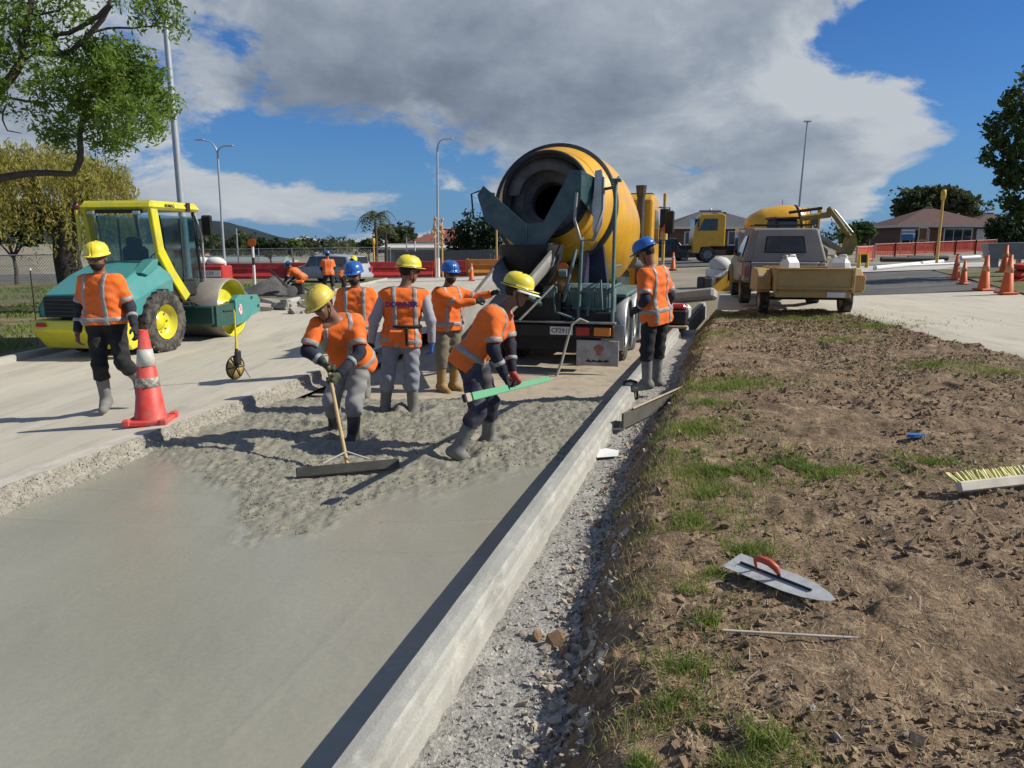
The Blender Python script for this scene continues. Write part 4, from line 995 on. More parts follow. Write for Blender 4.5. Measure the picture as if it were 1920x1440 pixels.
# ================================================================ vegetation
_cp, _sp = math.cos(R(10.571)), math.sin(R(10.571))
def at(px, py, y):
    """the point at distance y ahead of the camera spot that lies in the direction (px, py) of a 1920 x 1440 view"""
    u, v = (px - 960) / 1420.0, (py - 720) / 1420.0
    t = y / (_cp - v * _sp); return Vector((u * t, y, CAM_H - (_sp + v * _cp) * t))
def leaf_mat(name, c1, c2, trans=.35):
    m = bpy.data.materials.new(name); m.use_nodes = True; nd, lk = m.node_tree.nodes, m.node_tree.links; nd.clear()
    t = nd.new('ShaderNodeTexCoord'); n = nd.new('ShaderNodeTexNoise'); n.inputs['Scale'].default_value = 1.3; n.inputs['Detail'].default_value = 6; n.inputs['Roughness'].default_value = .75
    lk.new(t.outputs['Object'], n.inputs['Vector']); mp = nd.new('ShaderNodeMapRange'); mp.inputs['From Min'].default_value = .32; mp.inputs['From Max'].default_value = .68; lk.new(n.outputs[0], mp.inputs[0])
    mx = nd.new('ShaderNodeMix'); mx.data_type = 'RGBA'; mx.inputs['A'].default_value = (*c1, 1); mx.inputs['B'].default_value = (*c2, 1); lk.new(mp.outputs[0], mx.inputs['Factor'])
    d = nd.new('ShaderNodeBsdfPrincipled'); d.inputs['Roughness'].default_value = .6; d.inputs['Specular IOR Level'].default_value = .25; tr = nd.new('ShaderNodeBsdfTranslucent'); ms = nd.new('ShaderNodeMixShader'); ms.inputs[0].default_value = trans
    lk.new(mx.outputs['Result'], d.inputs['Base Color']); lk.new(mx.outputs['Result'], tr.inputs['Color']); lk.new(d.outputs[0], ms.inputs[1]); lk.new(tr.outputs[0], ms.inputs[2])
    o = nd.new('ShaderNodeOutputMaterial'); lk.new(ms.outputs[0], o.inputs['Surface']); return m
LF = dict(fresh=leaf_mat('fresh_leaf', (.22, .31, .050), (.095, .18, .033), .5), willow=leaf_mat('willow_leaf', (.42, .36, .090), (.25, .25, .055), .5), dark=leaf_mat('dark_leaf', (.036, .064, .022), (.016, .032, .013), .25),
          mid=leaf_mat('mid_leaf', (.090, .135, .035), (.040, .072, .022)), olive=leaf_mat('olive_leaf', (.11, .13, .055), (.050, .068, .030)), palm=leaf_mat('palm_leaf', (.13, .14, .065), (.07, .08, .035)), light=leaf_mat('light_leaf', (.18, .22, .06), (.10, .14, .035)))
BARK = M('grey_brown_bark', (.085, .068, .052), rough=.95, var=.4, scale=9, bump=1.0, bscale=25)
BARKD = M('dark_bark', (.040, .033, .027), rough=.95, var=.5, scale=7, bump=1.0, bscale=18)
def leaves_np(C, size, aspect=.45, rng=RNG, droop=0.0):
    """one diamond-shaped leaf at each centre, randomly turned"""
    n = len(C); d = rng.normal(size=(n, 3)); d[:, 2] -= droop; d /= np.linalg.norm(d, axis=1)[:, None]
    e = rng.normal(size=(n, 3)); e -= d * (d * e).sum(1)[:, None]; e /= np.linalg.norm(e, axis=1)[:, None]
    s = size * (.45 + 1.1 * rng.random(n))[:, None]
    V = np.stack([C - d * s * .5, C + e * s * aspect * .5 - d * s * .08, C + d * s * .5, C - e * s * aspect * .5 - d * s * .08], 1).reshape(-1, 3)
    return V, np.arange(4 * n).reshape(n, 4)
def clump_points(blobs, dens, shell=.55):
    """points spread through a set of ellipsoids (centre, radii, weight), thinner towards the core, with twig-scale grouping"""
    out = []
    for c, r, w in blobs:
        n = int(dens * w); k = max(4, n // 14)
        tw = RNG.normal(size=(k, 3)); tw /= np.linalg.norm(tw, axis=1)[:, None]; tw *= (shell + (1 - shell) * RNG.random(k) ** .6)[:, None]
        tw = np.asarray(c) + tw * np.asarray(r)
        out.append(tw[RNG.integers(0, k, n)] + RNG.normal(size=(n, 3)) * np.asarray(r) * .13)
    return np.concatenate(out)
def bush(name, label, cat, blobs, dens, size, mat, trunk=None, group=None, aspect=.55):
    base = trunk[0] if trunk else (blobs[0][0][0], blobs[0][0][1], blobs[0][0][2] - blobs[0][1][2])
    T = thing(name, label, cat, base, 0, group); b = np.array(base)
    V, F = leaves_np(clump_points(blobs, dens) - b, size, aspect)
    np_mesh('crown', V, F, LF[mat], T, False)
    if trunk:
        t = MB(); p0 = Vector((0, 0, -.1)); top = Vector(trunk[1]) - Vector(base); r = trunk[2]
        t.tube([p0, p0.lerp(top, .5) + Vector((.05, .03, 0)), top], [r, r * .8, r * .5], 10)
        for c, rr, w in blobs[:7]:
            e = Vector(c) - Vector(base); m = top.lerp(e, .5) + Vector((0, 0, .1 * r)); t.tube([top * .82, m, e], [r * .5, r * .3, r * .12], 7)
        t.build('trunk', BARK, T)
    return T
def blob_set(c, r, n, rs, seed=0, flat=.8):
    """n small clumps scattered over an ellipsoid"""
    g = np.random.default_rng(seed); out = []
    for k in range(n):
        d = g.normal(size=3); d /= np.linalg.norm(d); d[2] = abs(d[2]) * .9 - .15 * g.random(); q = np.asarray(c) + d * np.asarray(r) * (.55 + .45 * g.random())
        s = rs * (.7 + .6 * g.random()); out.append((tuple(q), (s, s, s * flat), 1.0))
    return out
# --- the broad tree whose limbs hang in from the left
def left_tree():
    D = 14.0
    B = Vector((-11.9, 13.6, -.25)); T = thing('broad_leafed_tree', 'tree with fresh green leaves reaching in from the left edge above the roller', 'tree', B)
    def P(px, py, dy=0): return at(px, py, D + dy) - B
    t = MB(); trunk = [(0, 0, -.2), (.1, 0, 1.2), (.25, .1, 2.4), (.3, .1, 3.2)]
    t.tube([Vector(p) for p in trunk], [.34, .28, .25, .22], 14); t.build('trunk', BARKD, T)
    limbs = [([Vector((.1, 0, 1.6)), P(-60, 350), P(10, 332), P(90, 324, .1), P(138, 326), P(150, 300), P(149, 255), P(158, 205, .2), P(190, 150, .3)], [.15, .12, .085, .07, .065, .075, .06, .045, .02]),
             ([Vector((.25, .1, 2.5)), P(-40, 240), P(8, 160), P(42, 110), P(40, 78), P(55, 30), P(66, -30), P(80, -90)], [.17, .14, .11, .09, .08, .07, .055, .03]),
             ([P(40, 90), P(90, 72), P(130, 62), P(185, 30), P(205, 8), P(215, -40)], [.06, .055, .05, .05, .04, .025]),
             ([P(60, 98), P(100, 101), P(134, 96), P(170, 62), P(192, 36), P(208, 10)], [.055, .06, .06, .06, .055, .04]),
             ([P(175, 60), P(225, 52, .2), P(270, 50, .3), P(318, 52, .4)], [.03, .025, .02, .01]), ([P(150, 240), P(178, 205), P(205, 195, .3)], [.035, .03, .012]), ([P(146, 270), P(165, 255), P(210, 240, .2)], [.02, .018, .008]),
             ([P(-30, 175), P(30, 186, .2), P(60, 192, .3), P(110, 190, .3)], [.04, .03, .022, .01]), ([P(10, 200), P(5, 225), P(14, 245), P(40, 250)], [.022, .018, .015, .008]), ([P(145, 150, .2), P(160, 120), P(175, 100, .2)], [.025, .02, .01]), ([P(60, 30), P(110, 20), P(160, -10)], [.03, .025, .012]), ([P(20, 130), P(70, 95), P(120, 110, .4)], [.03, .025, .01])]
    for pts, rs in limbs: 
        # smooth by midpoint subdivision with a little wander
        q, rr = [pts[0]], [rs[0]]
        for a, b, ra, rb in zip(pts[:-1], pts[1:], rs[:-1], rs[1:]):
            m = (a + b) / 2 + Vector(RNG.normal(size=3) * (b - a).length * .045); q += [m, b]; rr += [(ra + rb) / 2, rb]
        MB().tube(q, [r_ * .78 for r_ in rr], 8).build('branch', BARK, T)
    tw = MB()
    cl = [(180, 120, 55, 1), (235, 130, 55, 1), (135, 160, 50, .8), (275, 190, 48, 1), (205, 185, 55, 1), (245, 225, 50, 1), (205, 262, 38, .8), (120, 205, 42, .6), (172, 95, 34, .6), (105, 255, 30, .7), (128, 265, 24, .5), (302, 205, 24, .6), (270, 150, 40, .9), (225, 95, 24, .5), (215, 150, 50, 1), (180, 215, 40, .7), (235, 260, 24, .5), (290, 235, 20, .4),
          (290, 15, 30, .55), (322, 40, 26, .45), (268, 40, 22, .35), (340, 65, 14, .2), (345, 20, 14, .15), (262, 10, 20, .3),
          (60, 60, 45, .45), (15, 30, 50, .6), (110, 35, 34, .35), (150, 10, 30, .3), (90, 130, 34, .45), (8, 110, 34, .4), (95, 95, 26, .4), (45, 205, 20, .25), (70, 235, 16, .2), (60, 5, 40, .5), (-30, 60, 60, .8), (-40, 180, 50, .8), (70, 170, 30, .4), (35, 150, 26, .35), (200, -20, 40, .4), (100, -30, 50, .6), (300, -25, 40, .5)]
    pts = []
    for px, py, r, w in cl:
        c = P(px, py, RNG.normal() * .5); rm = r / 100.0
        n = int(1150 * w * (r / 50) ** 1.6); k = max(6, n // 16)
        tp = RNG.normal(size=(k, 3)); tp /= np.linalg.norm(tp, axis=1)[:, None]; tp = np.array(c) + tp * rm * (.25 + .75 * RNG.random(k)[:, None] ** .5) * np.array((1, 1.2, .85))
        for q in tp[:: 6]: tw.tube([Vector(c) + Vector(RNG.normal(size=3) * .1), Vector(q)], [.008, .003], 4, caps=False)
        pts.append(tp[RNG.integers(0, k, n)] + RNG.normal(size=(n, 3)) * .07)
    V, F = leaves_np(np.concatenate(pts), .098, .36); np_mesh('crown', V, F, LF['fresh'], T, False)
    tag(tw.build('twigs', BARKD, T), kind='stuff')
left_tree()
# --- willow behind the roller
def willow():
    B = Vector((-13.3, 23.0, -.25)); T = thing('weeping_willow', 'yellow brown weeping willow with a dark gnarled trunk behind the roller', 'tree', B)
    t = MB(); pth = [Vector((0, 0, -.2)), Vector((.05, 0, .9)), Vector((-.1, .1, 1.7)), Vector((.02, .1, 2.4)), Vector((.05, 0, 3.2))]; t.tube(pth, [.52, .40, .36, .42, .30], 16)
    me_o = t.build('trunk', BARKD, T)
    for e in ((-1.4, .2, 4.2), (1.1, -.2, 4.4), (.3, .6, 4.8), (-.6, -.6, 4.6), (-2.0, 0, 3.9)):
        MB().tube([Vector((0, 0, 2.6)), Vector(e) * .7 + Vector((0, 0, .4)), Vector(e)], [.2, .12, .05], 9).build('branch', BARKD, T)
    n = 900; a = RNG.random(n) * 2 * math.pi; rr = np.sqrt(RNG.random(n)) * 2.35
    top = np.stack([np.cos(a) * rr - .55, np.sin(a) * rr, 4.75 - .22 * rr ** 2 * .5 + RNG.normal(size=n) * .18], 1)
    C = []
    for k in range(n):
        L = min(.5 + 2.6 * RNG.random() * (.35 + .65 * rr[k] / 2.4), top[k, 2] - 1.5); m = int(16 * max(L, .3) + 6); s = RNG.random(m)
        out = np.array((math.cos(a[k]), math.sin(a[k]))) * .35
        C.append(np.stack([top[k, 0] + out[0] * s + RNG.normal(size=m) * .05, top[k, 1] + out[1] * s + RNG.normal(size=m) * .05, top[k, 2] - L * s ** 1.2], 1))
    V, F = leaves_np(np.concatenate(C), .13, .26, droop=1.6); np_mesh('crown', V, F, LF['willow'], T, False)
willow()
def gz_(x): return float(z_far(np.array(x)))
# --- trees at the right
c = at(1925, 300, 24); bb = [(tuple(at(px, py, 24 + dy)), (r, r, r * .8), w) for px, py, r, w, dy in ((1960, 230, .95, 1, 0), (1900, 235, .75, .9, .5), (1885, 285, .65, .8, 0), (1930, 300, .8, 1, -.4), (1915, 190, .55, .7, .3), (1975, 150, 1.0, 1, 0), (1895, 330, .45, .6, 0), (1925, 365, .7, .8, .3), (1910, 390, .45, .5, 0), (1870, 262, .35, .4, 0), (2040, 250, 1.3, 1.2, 0), (2000, 350, 1.0, 1, .5))]
bush('dense_green_tree', 'dense dark green tree leaning in at the right edge of the view', 'tree', bb, 900, .15, 'mid', ((18.9, 24.4, 1.0), (18.2, 24.2, 4.2), .25))
bb = blob_set(tuple(at(1752, 396, 88)), (5.6, 4, 3.0), 44, 1.2, 5, .7) + blob_set(tuple(at(1752, 402, 88)), (4.5, 3, 1.8), 16, 1.3, 6)
bush('spreading_tree', 'broad spreading tree with a flat crown behind the white house', 'tree', bb, 330, .42, 'olive', ((49.0, 88.5, 1.4), (49.0, 88.5, 3.4), .45))
bush('dark_shrub', 'dark rounded shrubbery beside the white four wheel drive at the right', 'shrub', blob_set(tuple(at(1890, 448, 58)), (1.9, 1.5, 2.0), 18, .8, 8), 420, .24, 'dark', ((38.0, 58, 1.3), (38, 58, 1.9), .12))
bush('garden_shrub', 'leafy garden shrub at the left end of the white house', 'shrub', blob_set(tuple(at(1618, 448, 58)), (1.5, 1.2, 1.3), 14, .6, 9), 380, .2, 'mid', ((26.8, 58.0, 1.0), (26.9, 58, 1.9), .1))
bush('conifer_hedge', 'tall dark conifer hedge standing left of the truck', 'hedge', [(tuple(at(px, py, 66)), (r, r, r * 1.1), 1.0) for px, py, r in ((858, 455, 1.1), (868, 440, 1.2), (885, 428, 1.3), (905, 440, 1.4), (925, 425, 1.4), (890, 455, 1.5), (915, 460, 1.4), (940, 440, 1.5), (955, 455, 1.6), (868, 465, 1.0), (980, 450, 1.5))], 620, .26, 'dark', ((-2.2, 66, .05), (-2.2, 66, 1.6), .25))
for k, (px, py, D, rx, rz_, mat, lab) in enumerate(((506, 472, 70, 1.7, 1.3, 'dark', 'round dark bush left of the round orange sign trees'), (548, 470, 72, 1.3, 1.1, 'light', 'light green bush beyond the grey gravel heaps'), (585, 466, 78, 1.8, .9, 'olive', 'olive bush above the roof of the silver car'), (738, 446, 80, 1.9, 1.9, 'olive', 'rounded grey green tree beside the palm'), (760, 455, 84, 1.3, 1.2, 'mid', 'smaller green tree just right of the rounded one'), (690, 466, 76, 1.1, .9, 'mid', 'low green bush below the palm'), (812, 452, 86, 1.0, .9, 'light', 'pale green treetop above the red roof'), (432, 464, 110, 3.6, 1.3, 'olive', 'wide stand of trees below the hill'), (398, 462, 115, 2.2, 1.5, 'mid', 'green trees behind the double lamp post'), (1400, 446, 85, 1.5, 1.0, 'dark', 'dark bush behind the grey utility'), (20, 440, 40, 2.0, 2.2, 'dark', 'dark bush at the far left behind the chain link fence'))):
    c = at(px, py, D); bush('distant_bush', lab, 'bush', blob_set(tuple(c), (rx, rx * .8, rz_), 14, rx * .42, 20 + k), 260, .10 + rx * .09, mat, ((c.x, D, gz_(c.x)), (c.x, D, c.z - rz_ * .4), .12), 'bushes along the far street')
tl = []
for k in range(46):
    px = 330 + 560 * RNG.random(); D = 120 + 50 * RNG.random(); c = at(px, (472 if px < 590 else 466) - 6 * RNG.random(), D); r = .9 + 1.2 * RNG.random(); tl.append((tuple(c), (r * 1.6, r, r), 1))
for k in range(26):
    px = 1380 + 560 * RNG.random(); D = 120 + 40 * RNG.random(); c = at(px, 452 - 10 * RNG.random(), D); r = 1.5 + 1.8 * RNG.random(); tl.append((tuple(c), (r * 1.6, r, r), 1))
V, F = leaves_np(clump_points(tl, 230), .55, .6); tag(np_mesh('distant_woods', V, F, LF['olive'], None, False), 'far line of woods under the hill', 'woods', kind='stuff')
# --- palms
def palm(px, top, base, D, lab, n=26, fl=1.7):
    c = at(px, top, D); g = gz_(c.x); T = thing('palm_tree', lab, 'palm', (c.x, D, g), 0, 'palms along the far street'); hgt = c.z - g
    MB().tube([Vector((0, 0, -.1)), Vector((.05, 0, hgt * .5)), Vector((0, 0, hgt))], [.16, .12, .10], 9).build('trunk', BARK, T)
    for k in range(n):
        f = MB(); a = 2 * math.pi * k / n * 2.4 + RNG.random() * .5; up = .2 + 1.1 * (k / n); d = Vector((math.cos(a), math.sin(a), 0)); L = fl * (.75 + .4 * RNG.random())
        sp = [Vector((0, 0, hgt)) + d * L * s * (1 - .15 * s) + Vector((0, 0, L * (up * s - (.75 + .35 * up) * s * s))) for s in np.linspace(0, 1, 9)]
        side = d.cross(Vector((0, 0, 1)))
        for i in range(1, 9):
            for sg in (-1, 1):
                q = sp[i]; ln = .42 * fl / 1.7 * (1 - .6 * abs(i / 8 - .45)); tip = q + side * sg * ln + (sp[i] - sp[i - 1]).normalized() * ln * .5 - Vector((0, 0, ln * .45)); w = (sp[i] - sp[i - 1]) * .28
                f.add([q - w, q + w, tip], [(0, 1, 2)])
        f.tube(sp, [.018] * 8 + [.006], 4); f.build('frond', LF['palm'], T)
palm(703, 408, 480, 62, 'tall palm rising above the red barriers left of the lamp post'); palm(722, 428, 480, 66, 'second shorter palm leaning beside the tall palm', 18, 1.2); palm(636, 462, 500, 70, 'low bushy palm right of the silver car', 22, 1.6)

# ================================================================ houses
ROOFR = M('red_brown_tiles', (.105, .052, .042), rough=.85, var=.25, scale=3, bump=.6, bscale=12)
ROOFG = M('dark_grey_roofing', (.075, .078, .085), rough=.8, var=.2, scale=2)
WALLW = M('white_weatherboard', (.55, .54, .52), rough=.8, var=.12, scale=2); BRICK = M('brown_brick', (.155, .080, .056), rough=.9, var=.3, scale=10)
TRIM = M('cream_trim', (.60, .57, .50), rough=.7)
def house(name, label, c, rz, W, Dp, Hw, Hr, wall, roof, wins, over=.5, door=None, hip=.5):
    """hip-roofed bungalow; front faces local -Y"""
    T = thing(name, label, 'house', c, rz); hw, hd = W / 2, Dp / 2
    MB().box((0, 0, Hw / 2 - .2), (W, Dp, Hw + .4)).build('wall', wall, T)
    a, b = hw + over, hd + over; rl = max(a - b * (hip * 2), .3); z0, z1 = Hw - .05, Hw + Hr
    r = MB(); r.add([(-a, -b, z0), (a, -b, z0), (a, b, z0), (-a, b, z0), (-rl, 0, z1), (rl, 0, z1)], [(0, 1, 5, 4), (1, 2, 5), (2, 3, 4, 5), (3, 0, 4), (3, 2, 1, 0)]); ro = r.build('roof', roof, T)
    rg = MB(); rg.tube([(-rl, 0, z1 + .03), (rl, 0, z1 + .03)], .09, 6)
    rg.build('ridge_cap', roof, ro)
    MB().box((0, -b - .03, z0 - .06), (2 * a, .05, .2)).build('fascia', TRIM, ro); 
    for s in (-1, 1): MB().box((s * (a + .03), 0, z0 - .06), (.05, 2 * b, .2)).build('fascia', TRIM, ro)
    for (x, z, w, h, k) in wins:
        o = MB().box((x, -hd - .03, z), (w + .16, .08, h + .16), ch=.01).build('window', TRIM, T)
        for i in range(k):
            MB().box((x - w / 2 + w * (i + .5) / k, -hd - .075, z), (w / k - .07, .02, h - .04)).build('pane', GLASS, o)
        MB().box((x, -hd - .10, z - h / 2 - .1), (w + .3, .16, .06)).build('sill', TRIM, o)
    if door: MB().box((door[0], -hd - .03, 1.0), (door[1], .08, 2.0), ch=.01).build('door', door[2], T)
    return T
zc = 1.15
h1 = house('bungalow', 'low white walled bungalow with a red brown hip roof at the right', (37.6, 70.0, 1.05), R(-6), 7.6, 7.5, 2.35, 1.55, BRICK, ROOFR, [(-2.5, 1.35, 2.2, 1.2, 3), (1.0, 1.15, 2.2, 1.7, 3)], door=(3.0, 1.0, WALLW))
MB().box((5.0, -1.9, 1.1), (2.4, 3.6, 2.4)).build('garage_wall', WALLW, h1); MB().box((5.0, -2.0, 2.38), (2.7, 4.2, .16)).build('garage_roof', TRIM, h1)
h1b = house('bungalow_wing', 'small wing house with dark windows right of the white bungalow', (45.6, 74.0, 1.1), R(-6), 5.4, 6, 2.3, 1.2, WALLW, ROOFR, [(-.5, 1.35, 3.2, 1.2, 3)])
house('brick_house', 'brown brick house with a dark grey hip roof behind the navy wagon', (18.4, 72.0, .70), R(2), 9.0, 7, 2.6, 1.45, BRICK, ROOFG, [(-2.4, 1.6, 1.6, 1.0, 2), (1.6, 1.6, 1.8, 1.1, 2)], over=.4)
house('red_roofed_house', 'far house with a low red roof beyond the pair of yellow posts', (-6.6, 84.0, .0), R(0), 8.0, 6, 2.0, 1.3, BRICK, M('red_tiles', (.24, .075, .05), rough=.85, var=.2), [(-2, 1.2, 1.4, .9, 2), (1.5, 1.2, 1.4, .9, 2)])
house('pale_shed', 'long pale flat roofed shed behind the far grey fence', (-8.2, 76.0, -.1), R(0), 8.2, 4, 1.55, .22, M('pale_green_wall', (.26, .29, .24), rough=.8), TRIM, [(2.2, 1.0, 1.0, .7, 2)], hip=.05)
for k, (px, py, D, col_, lab) in enumerate(((366, 478, 135, (.42, .22, .12), 'tan hillside house with a white roof left of the double lamp post'), (396, 474, 140, (.34, .24, .17), 'brown hillside house with a pale roof by the double lamp post'), (572, 468, 130, (.4, .38, .34), 'small pale house high among the distant trees'))):
    c = at(px, py, D); house('hillside_house', lab, (c.x, D, c.z - 1.2), R(8 * k), 5.5, 5, 2.4, 1.0, M('house_wall_%d' % k, col_, rough=.9), M('pale_roof', (.5, .5, .49), rough=.8), [(-1.2, 1.3, 1.3, 1.0, 2), (1.3, 1.3, 1.3, 1.0, 2)])
c = at(455, 486, 95); house('long_green_shed', 'long low building with a pale green roof behind the far fence', (c.x, 95, c.z - 2.1), 0, 11, 5, 1.9, .5, M('dark_wall', (.07, .07, .07), rough=.9), M('pale_green_roof', (.20, .25, .22), rough=.8), [(-3, 1, 2, .8, 3), (2, 1, 2, .8, 3)], hip=.1)

# ================================================================ fences
PALE = M('weathered_grey_paling', (.15, .145, .135), rough=.9, var=.25, scale=4)
def paling_fence(px0, px1, D0, D1, lab, hgt=1.5, zoff=0):
    a, b = at(px0, 470, D0), at(px1, 470, D1); T = thing('paling_fence', lab, 'fence', (a.x, a.y, 0)); L = math.hypot(b.x - a.x, b.y - a.y); n = int(L / .32)
    me = MB().box((0, 0, hgt / 2), (.30, .025, hgt), ch=.006).mesh('paling', PALE); rz = math.atan2(b.y - a.y, b.x - a.x)
    for k in range(n):
        t = (k + .5) / n; x, y = a.x + (b.x - a.x) * t, a.y + (b.y - a.y) * t
        o = link('paling', me, T); o.location = (x - a.x, y - a.y, gz_(x) - .02 + .02 * RNG.random() + zoff); o.rotation_euler = (0, 0, rz)
    rl = MB(); rl.box(((b.x - a.x) / 2, (b.y - a.y) / 2 + .04, (gz_(a.x) + gz_(b.x)) / 2 + hgt * .75 + zoff), (L, .05, .08), rz=rz); rl.build('rail', PALE, T)
paling_fence(740, 1010, 62, 62, 'grey timber paling fence behind the far barriers left of the truck', 1.45)
WIRE = M('galvanised_wire', (.34, .35, .35), rough=.5, metal=.5)
def mesh_fence(p0, p1, lab, hgt=1.8, step=.12, post=2.4):
    a, b = Vector(p0), Vector(p1); T = thing('chain_link_fence', lab, 'fence', a); d = b - a; L = d.length; u = d.normalized()
    n = int(L / post)
    for k in range(n + 1):
        q = u * (L * k / n); MB().cyl(q + Vector((0, 0, -.1)), q + Vector((0, 0, hgt + .05)), .032, n=8).build('post', WIRE, T)
    MB().cyl(Vector((0, 0, hgt)), u * L + Vector((0, 0, hgt)), .022, n=6).build('top_rail', WIRE, T)
    w = MB(); m = int(L / step); r = .006
    for sg in (-1, 1):
        for k in range(-int(hgt / step), m + int(hgt / step)):
            s0 = k * step; s1 = s0 + sg * hgt; z0, z1 = 0.0, hgt
            if s1 > L: z1 = hgt * (L - s0) / (s1 - s0); s1 = L
            if s1 < 0: z1 = hgt * (0 - s0) / (s1 - s0); s1 = 0
            if not (0 <= s0 <= L): continue
            w.tube([u * s0 + Vector((0, 0, z0)), u * s1 + Vector((0, 0, z1))], r, 3, caps=False)
    tag(w.build('wire_mesh', WIRE, T), kind='stuff')
mesh_fence((-19.5, 26.5, -.25), (-15.2, 26.5, -.2), 'tall chain link fence at the far left behind the verge', 1.7, .10)
mesh_fence((-27, 58.5, -.35), (-9.5, 60.0, -.15), 'long chain link fence beyond the red barriers on the left', 1.7, .16)

# ================================================================ red barriers, netting, cones
REDP = M('red_plastic', (.48, .022, .018), rough=.5, var=.2, scale=2, dirt=(.35, .12, .09), damt=.4); ORP = M('orange_plastic', (.62, .20, .02), rough=.5, var=.2, scale=2, dirt=(.4, .22, .08), damt=.4)
def barrier_proto(mat):
    T = thing('plastic_barrier', '', 'barrier', (0, 0, 0))
    b = MB(); b.prism([(-.28, 0), (.28, 0), (.28, .16), (.14, .34), (.10, .95), (-.10, .95), (-.14, .34), (-.28, .16)], -.92, .92, 'yz') if False else b.prism([(-.28, 0), (.28, 0), (.28, .16), (.14, .34), (.10, .95), (-.10, .95), (-.14, .34), (-.28, .16)], -.92, .92, 'yz')
    b.build('body', mat, T, bevel=.02)
    for s in (-1, 1): MB().cyl((s * .97, 0, 0), (s * .97, 0, 1.0), .075, n=10).build('hinge_post', mat, T)
    MB().box((0, -.125, .60), (1.5, .04, .08), ch=.01).build('rib', mat, T)
    return T
pr = barrier_proto(REDP); po_ = barrier_proto(ORP)
names = ['first', 'second', 'third', 'fourth', 'fifth', 'sixth', 'seventh', 'eighth', 'ninth', 'tenth', 'eleventh', 'twelfth', 'thirteenth', 'fourteenth', 'fifteenth', 'sixteenth', 'seventeenth']
row = [(384 + 61 * k, 47.0, 'r') for k in range(4)] + [(660 + 61.5 * k, 46.5, 'r') for k in range(5)] + [(966, 46.4, 'r')]
row[8] = (row[8][0], 46.4, 'o')
used = {'r': False, 'o': False}
for k, (px, D, kind) in enumerate(row):
    src = pr if kind == 'r' else po_
    o = src if not used[kind] else copy_tree(src); used[kind] = True
    c = at(px, 500, D); o.location = (c.x, D + .3 * RNG.random(), gz_(c.x) + .02); o.rotation_euler = (0, 0, R(RNG.normal() * 3))
    tag(o, '%s water filled barrier from the left in the far row, %s in the row' % ('orange' if kind == 'o' else 'red', names[k]), 'barrier', 'plastic barriers across the far street')
def net_panel(k, a, b, col_, lab):
    """barrier panel: two posts with feet, two rails, slats of safety mesh"""
    T = thing('mesh_barrier', lab, 'barrier', a, 0, 'mesh barriers in front of the bungalow'); d = b - a
    for q in (Vector((0, 0, 0)), d):
        p = MB(); p.box(q + Vector((0, 0, .42)), (.08, .08, .86), ch=.01); p.build('post', M('pale_red_post', (.66, .34, .26), rough=.6, var=.2), T)
    for z in (.12, .80): MB().cyl(Vector((0, 0, z)), d + Vector((0, 0, z)), .028, n=6).build('rail', M('pale_red_post', (.66, .34, .26)), T)
    rows_ = MB(); n = 9; L = d.length
    for i in range(n):
        z = .18 + .07 * i; rows_.box(d / 2 + Vector((0, 0, z)), (L - .1, .012, .040), rz=math.atan2(d.y, d.x))
    for i in range(12):
        rows_.box(d * ((i + .5) / 12) + Vector((0, 0, .46)), (.03, .016, .62), rz=math.atan2(d.y, d.x))
    tag(rows_.build('netting', M('red_safety_mesh', (.70, .085, .035), rough=.7, var=.2), T), kind='stuff')
def zr(x): return float(z_right(np.array(x)))
nx = [(1640 + 37.5 * k) for k in range(7)]
for k in range(6):
    a, b = at(nx[k], 480, 45 + .25 * k), at(nx[k + 1], 480, 45 + .25 * (k + 1)); a.z = zr(a.x) + .02; b.z = zr(b.x) + .02
    net_panel(k, a, b, None, 'red mesh barrier panel before the bungalow, %s from the left' % names[k])
a, b = at(1606, 480, 40), at(1636, 480, 41); a.z = zr(a.x); b.z = zr(b.x); net_panel(9, a, b, None, 'orange red mesh panel set apart beside the digger bucket')
# --- traffic cones
CONEO = M('orange_cone_pvc', (.72, .115, .015), rough=.55, var=.15, scale=6, dirt=(.4, .15, .07), damt=.4); CONER = M('red_cone_pvc', (.66, .052, .038), rough=.55, var=.15, scale=6, dirt=(.40, .20, .16), dscale=7, damt=.65)
CBAND = M('scuffed_reflective_sleeve', (.55, .54, .47), rough=.55, var=.15, dirt=(.30, .27, .2), dscale=12, damt=.5); CBANDD = M('grimy_reflective_sleeve', (.48, .46, .38), rough=.6, col2=(.22, .20, .15), scale=26, thresh=(.42, .55))
def cone_thing(label, loc, h, mat, bands, rz=0, tilt=0, group='orange cones along the right verge', chunky=False):
    T = thing('traffic_cone', label, 'cone', loc, rz, group, rx=tilt)
    r0, r1 = h * .165, h * .045; zb = h * .055
    b = MB(); b.lathe([(r0, zb), (r0 * .96, zb + .01), (r1, h), (r1 * .8, h), (r1 * .78, h - .02)], 28); b.build('shell', mat, T)
    s = h * .42; bs = MB(); bs.box((0, 0, zb / 2 + .002), (s, s, zb), ch=.012); bs.build('base', mat, T)
    if chunky:
        for sx in (-1, 1):
            for sy in (-1, 1): MB().box((sx * s * .44, sy * s * .44, zb * .8), (s * .18, s * .18, zb * 1.3), ch=.012).build('base_foot', mat, T)
    for t0, t1, m in bands:
        f = lambda t: r0 + (r1 - r0) * ((t * h - zb) / (h - zb))
        MB().lathe([(f(t0), t0 * h), (f(t0) + .004, t0 * h + .002), (f(t1) + .004, t1 * h - .002), (f(t1), t1 * h)], 28).build('reflective_band', m, T)
    return T
cone_thing('tall red cone with a grimy white band standing at the edge of the left road', (-3.60, 7.36, float(z_left(np.array(-3.6), np.array(7.36))) + .008), .93, CONER, [(.62, .80, CBAND), (.40, .50, CBANDD)], R(8), 0, None, True)
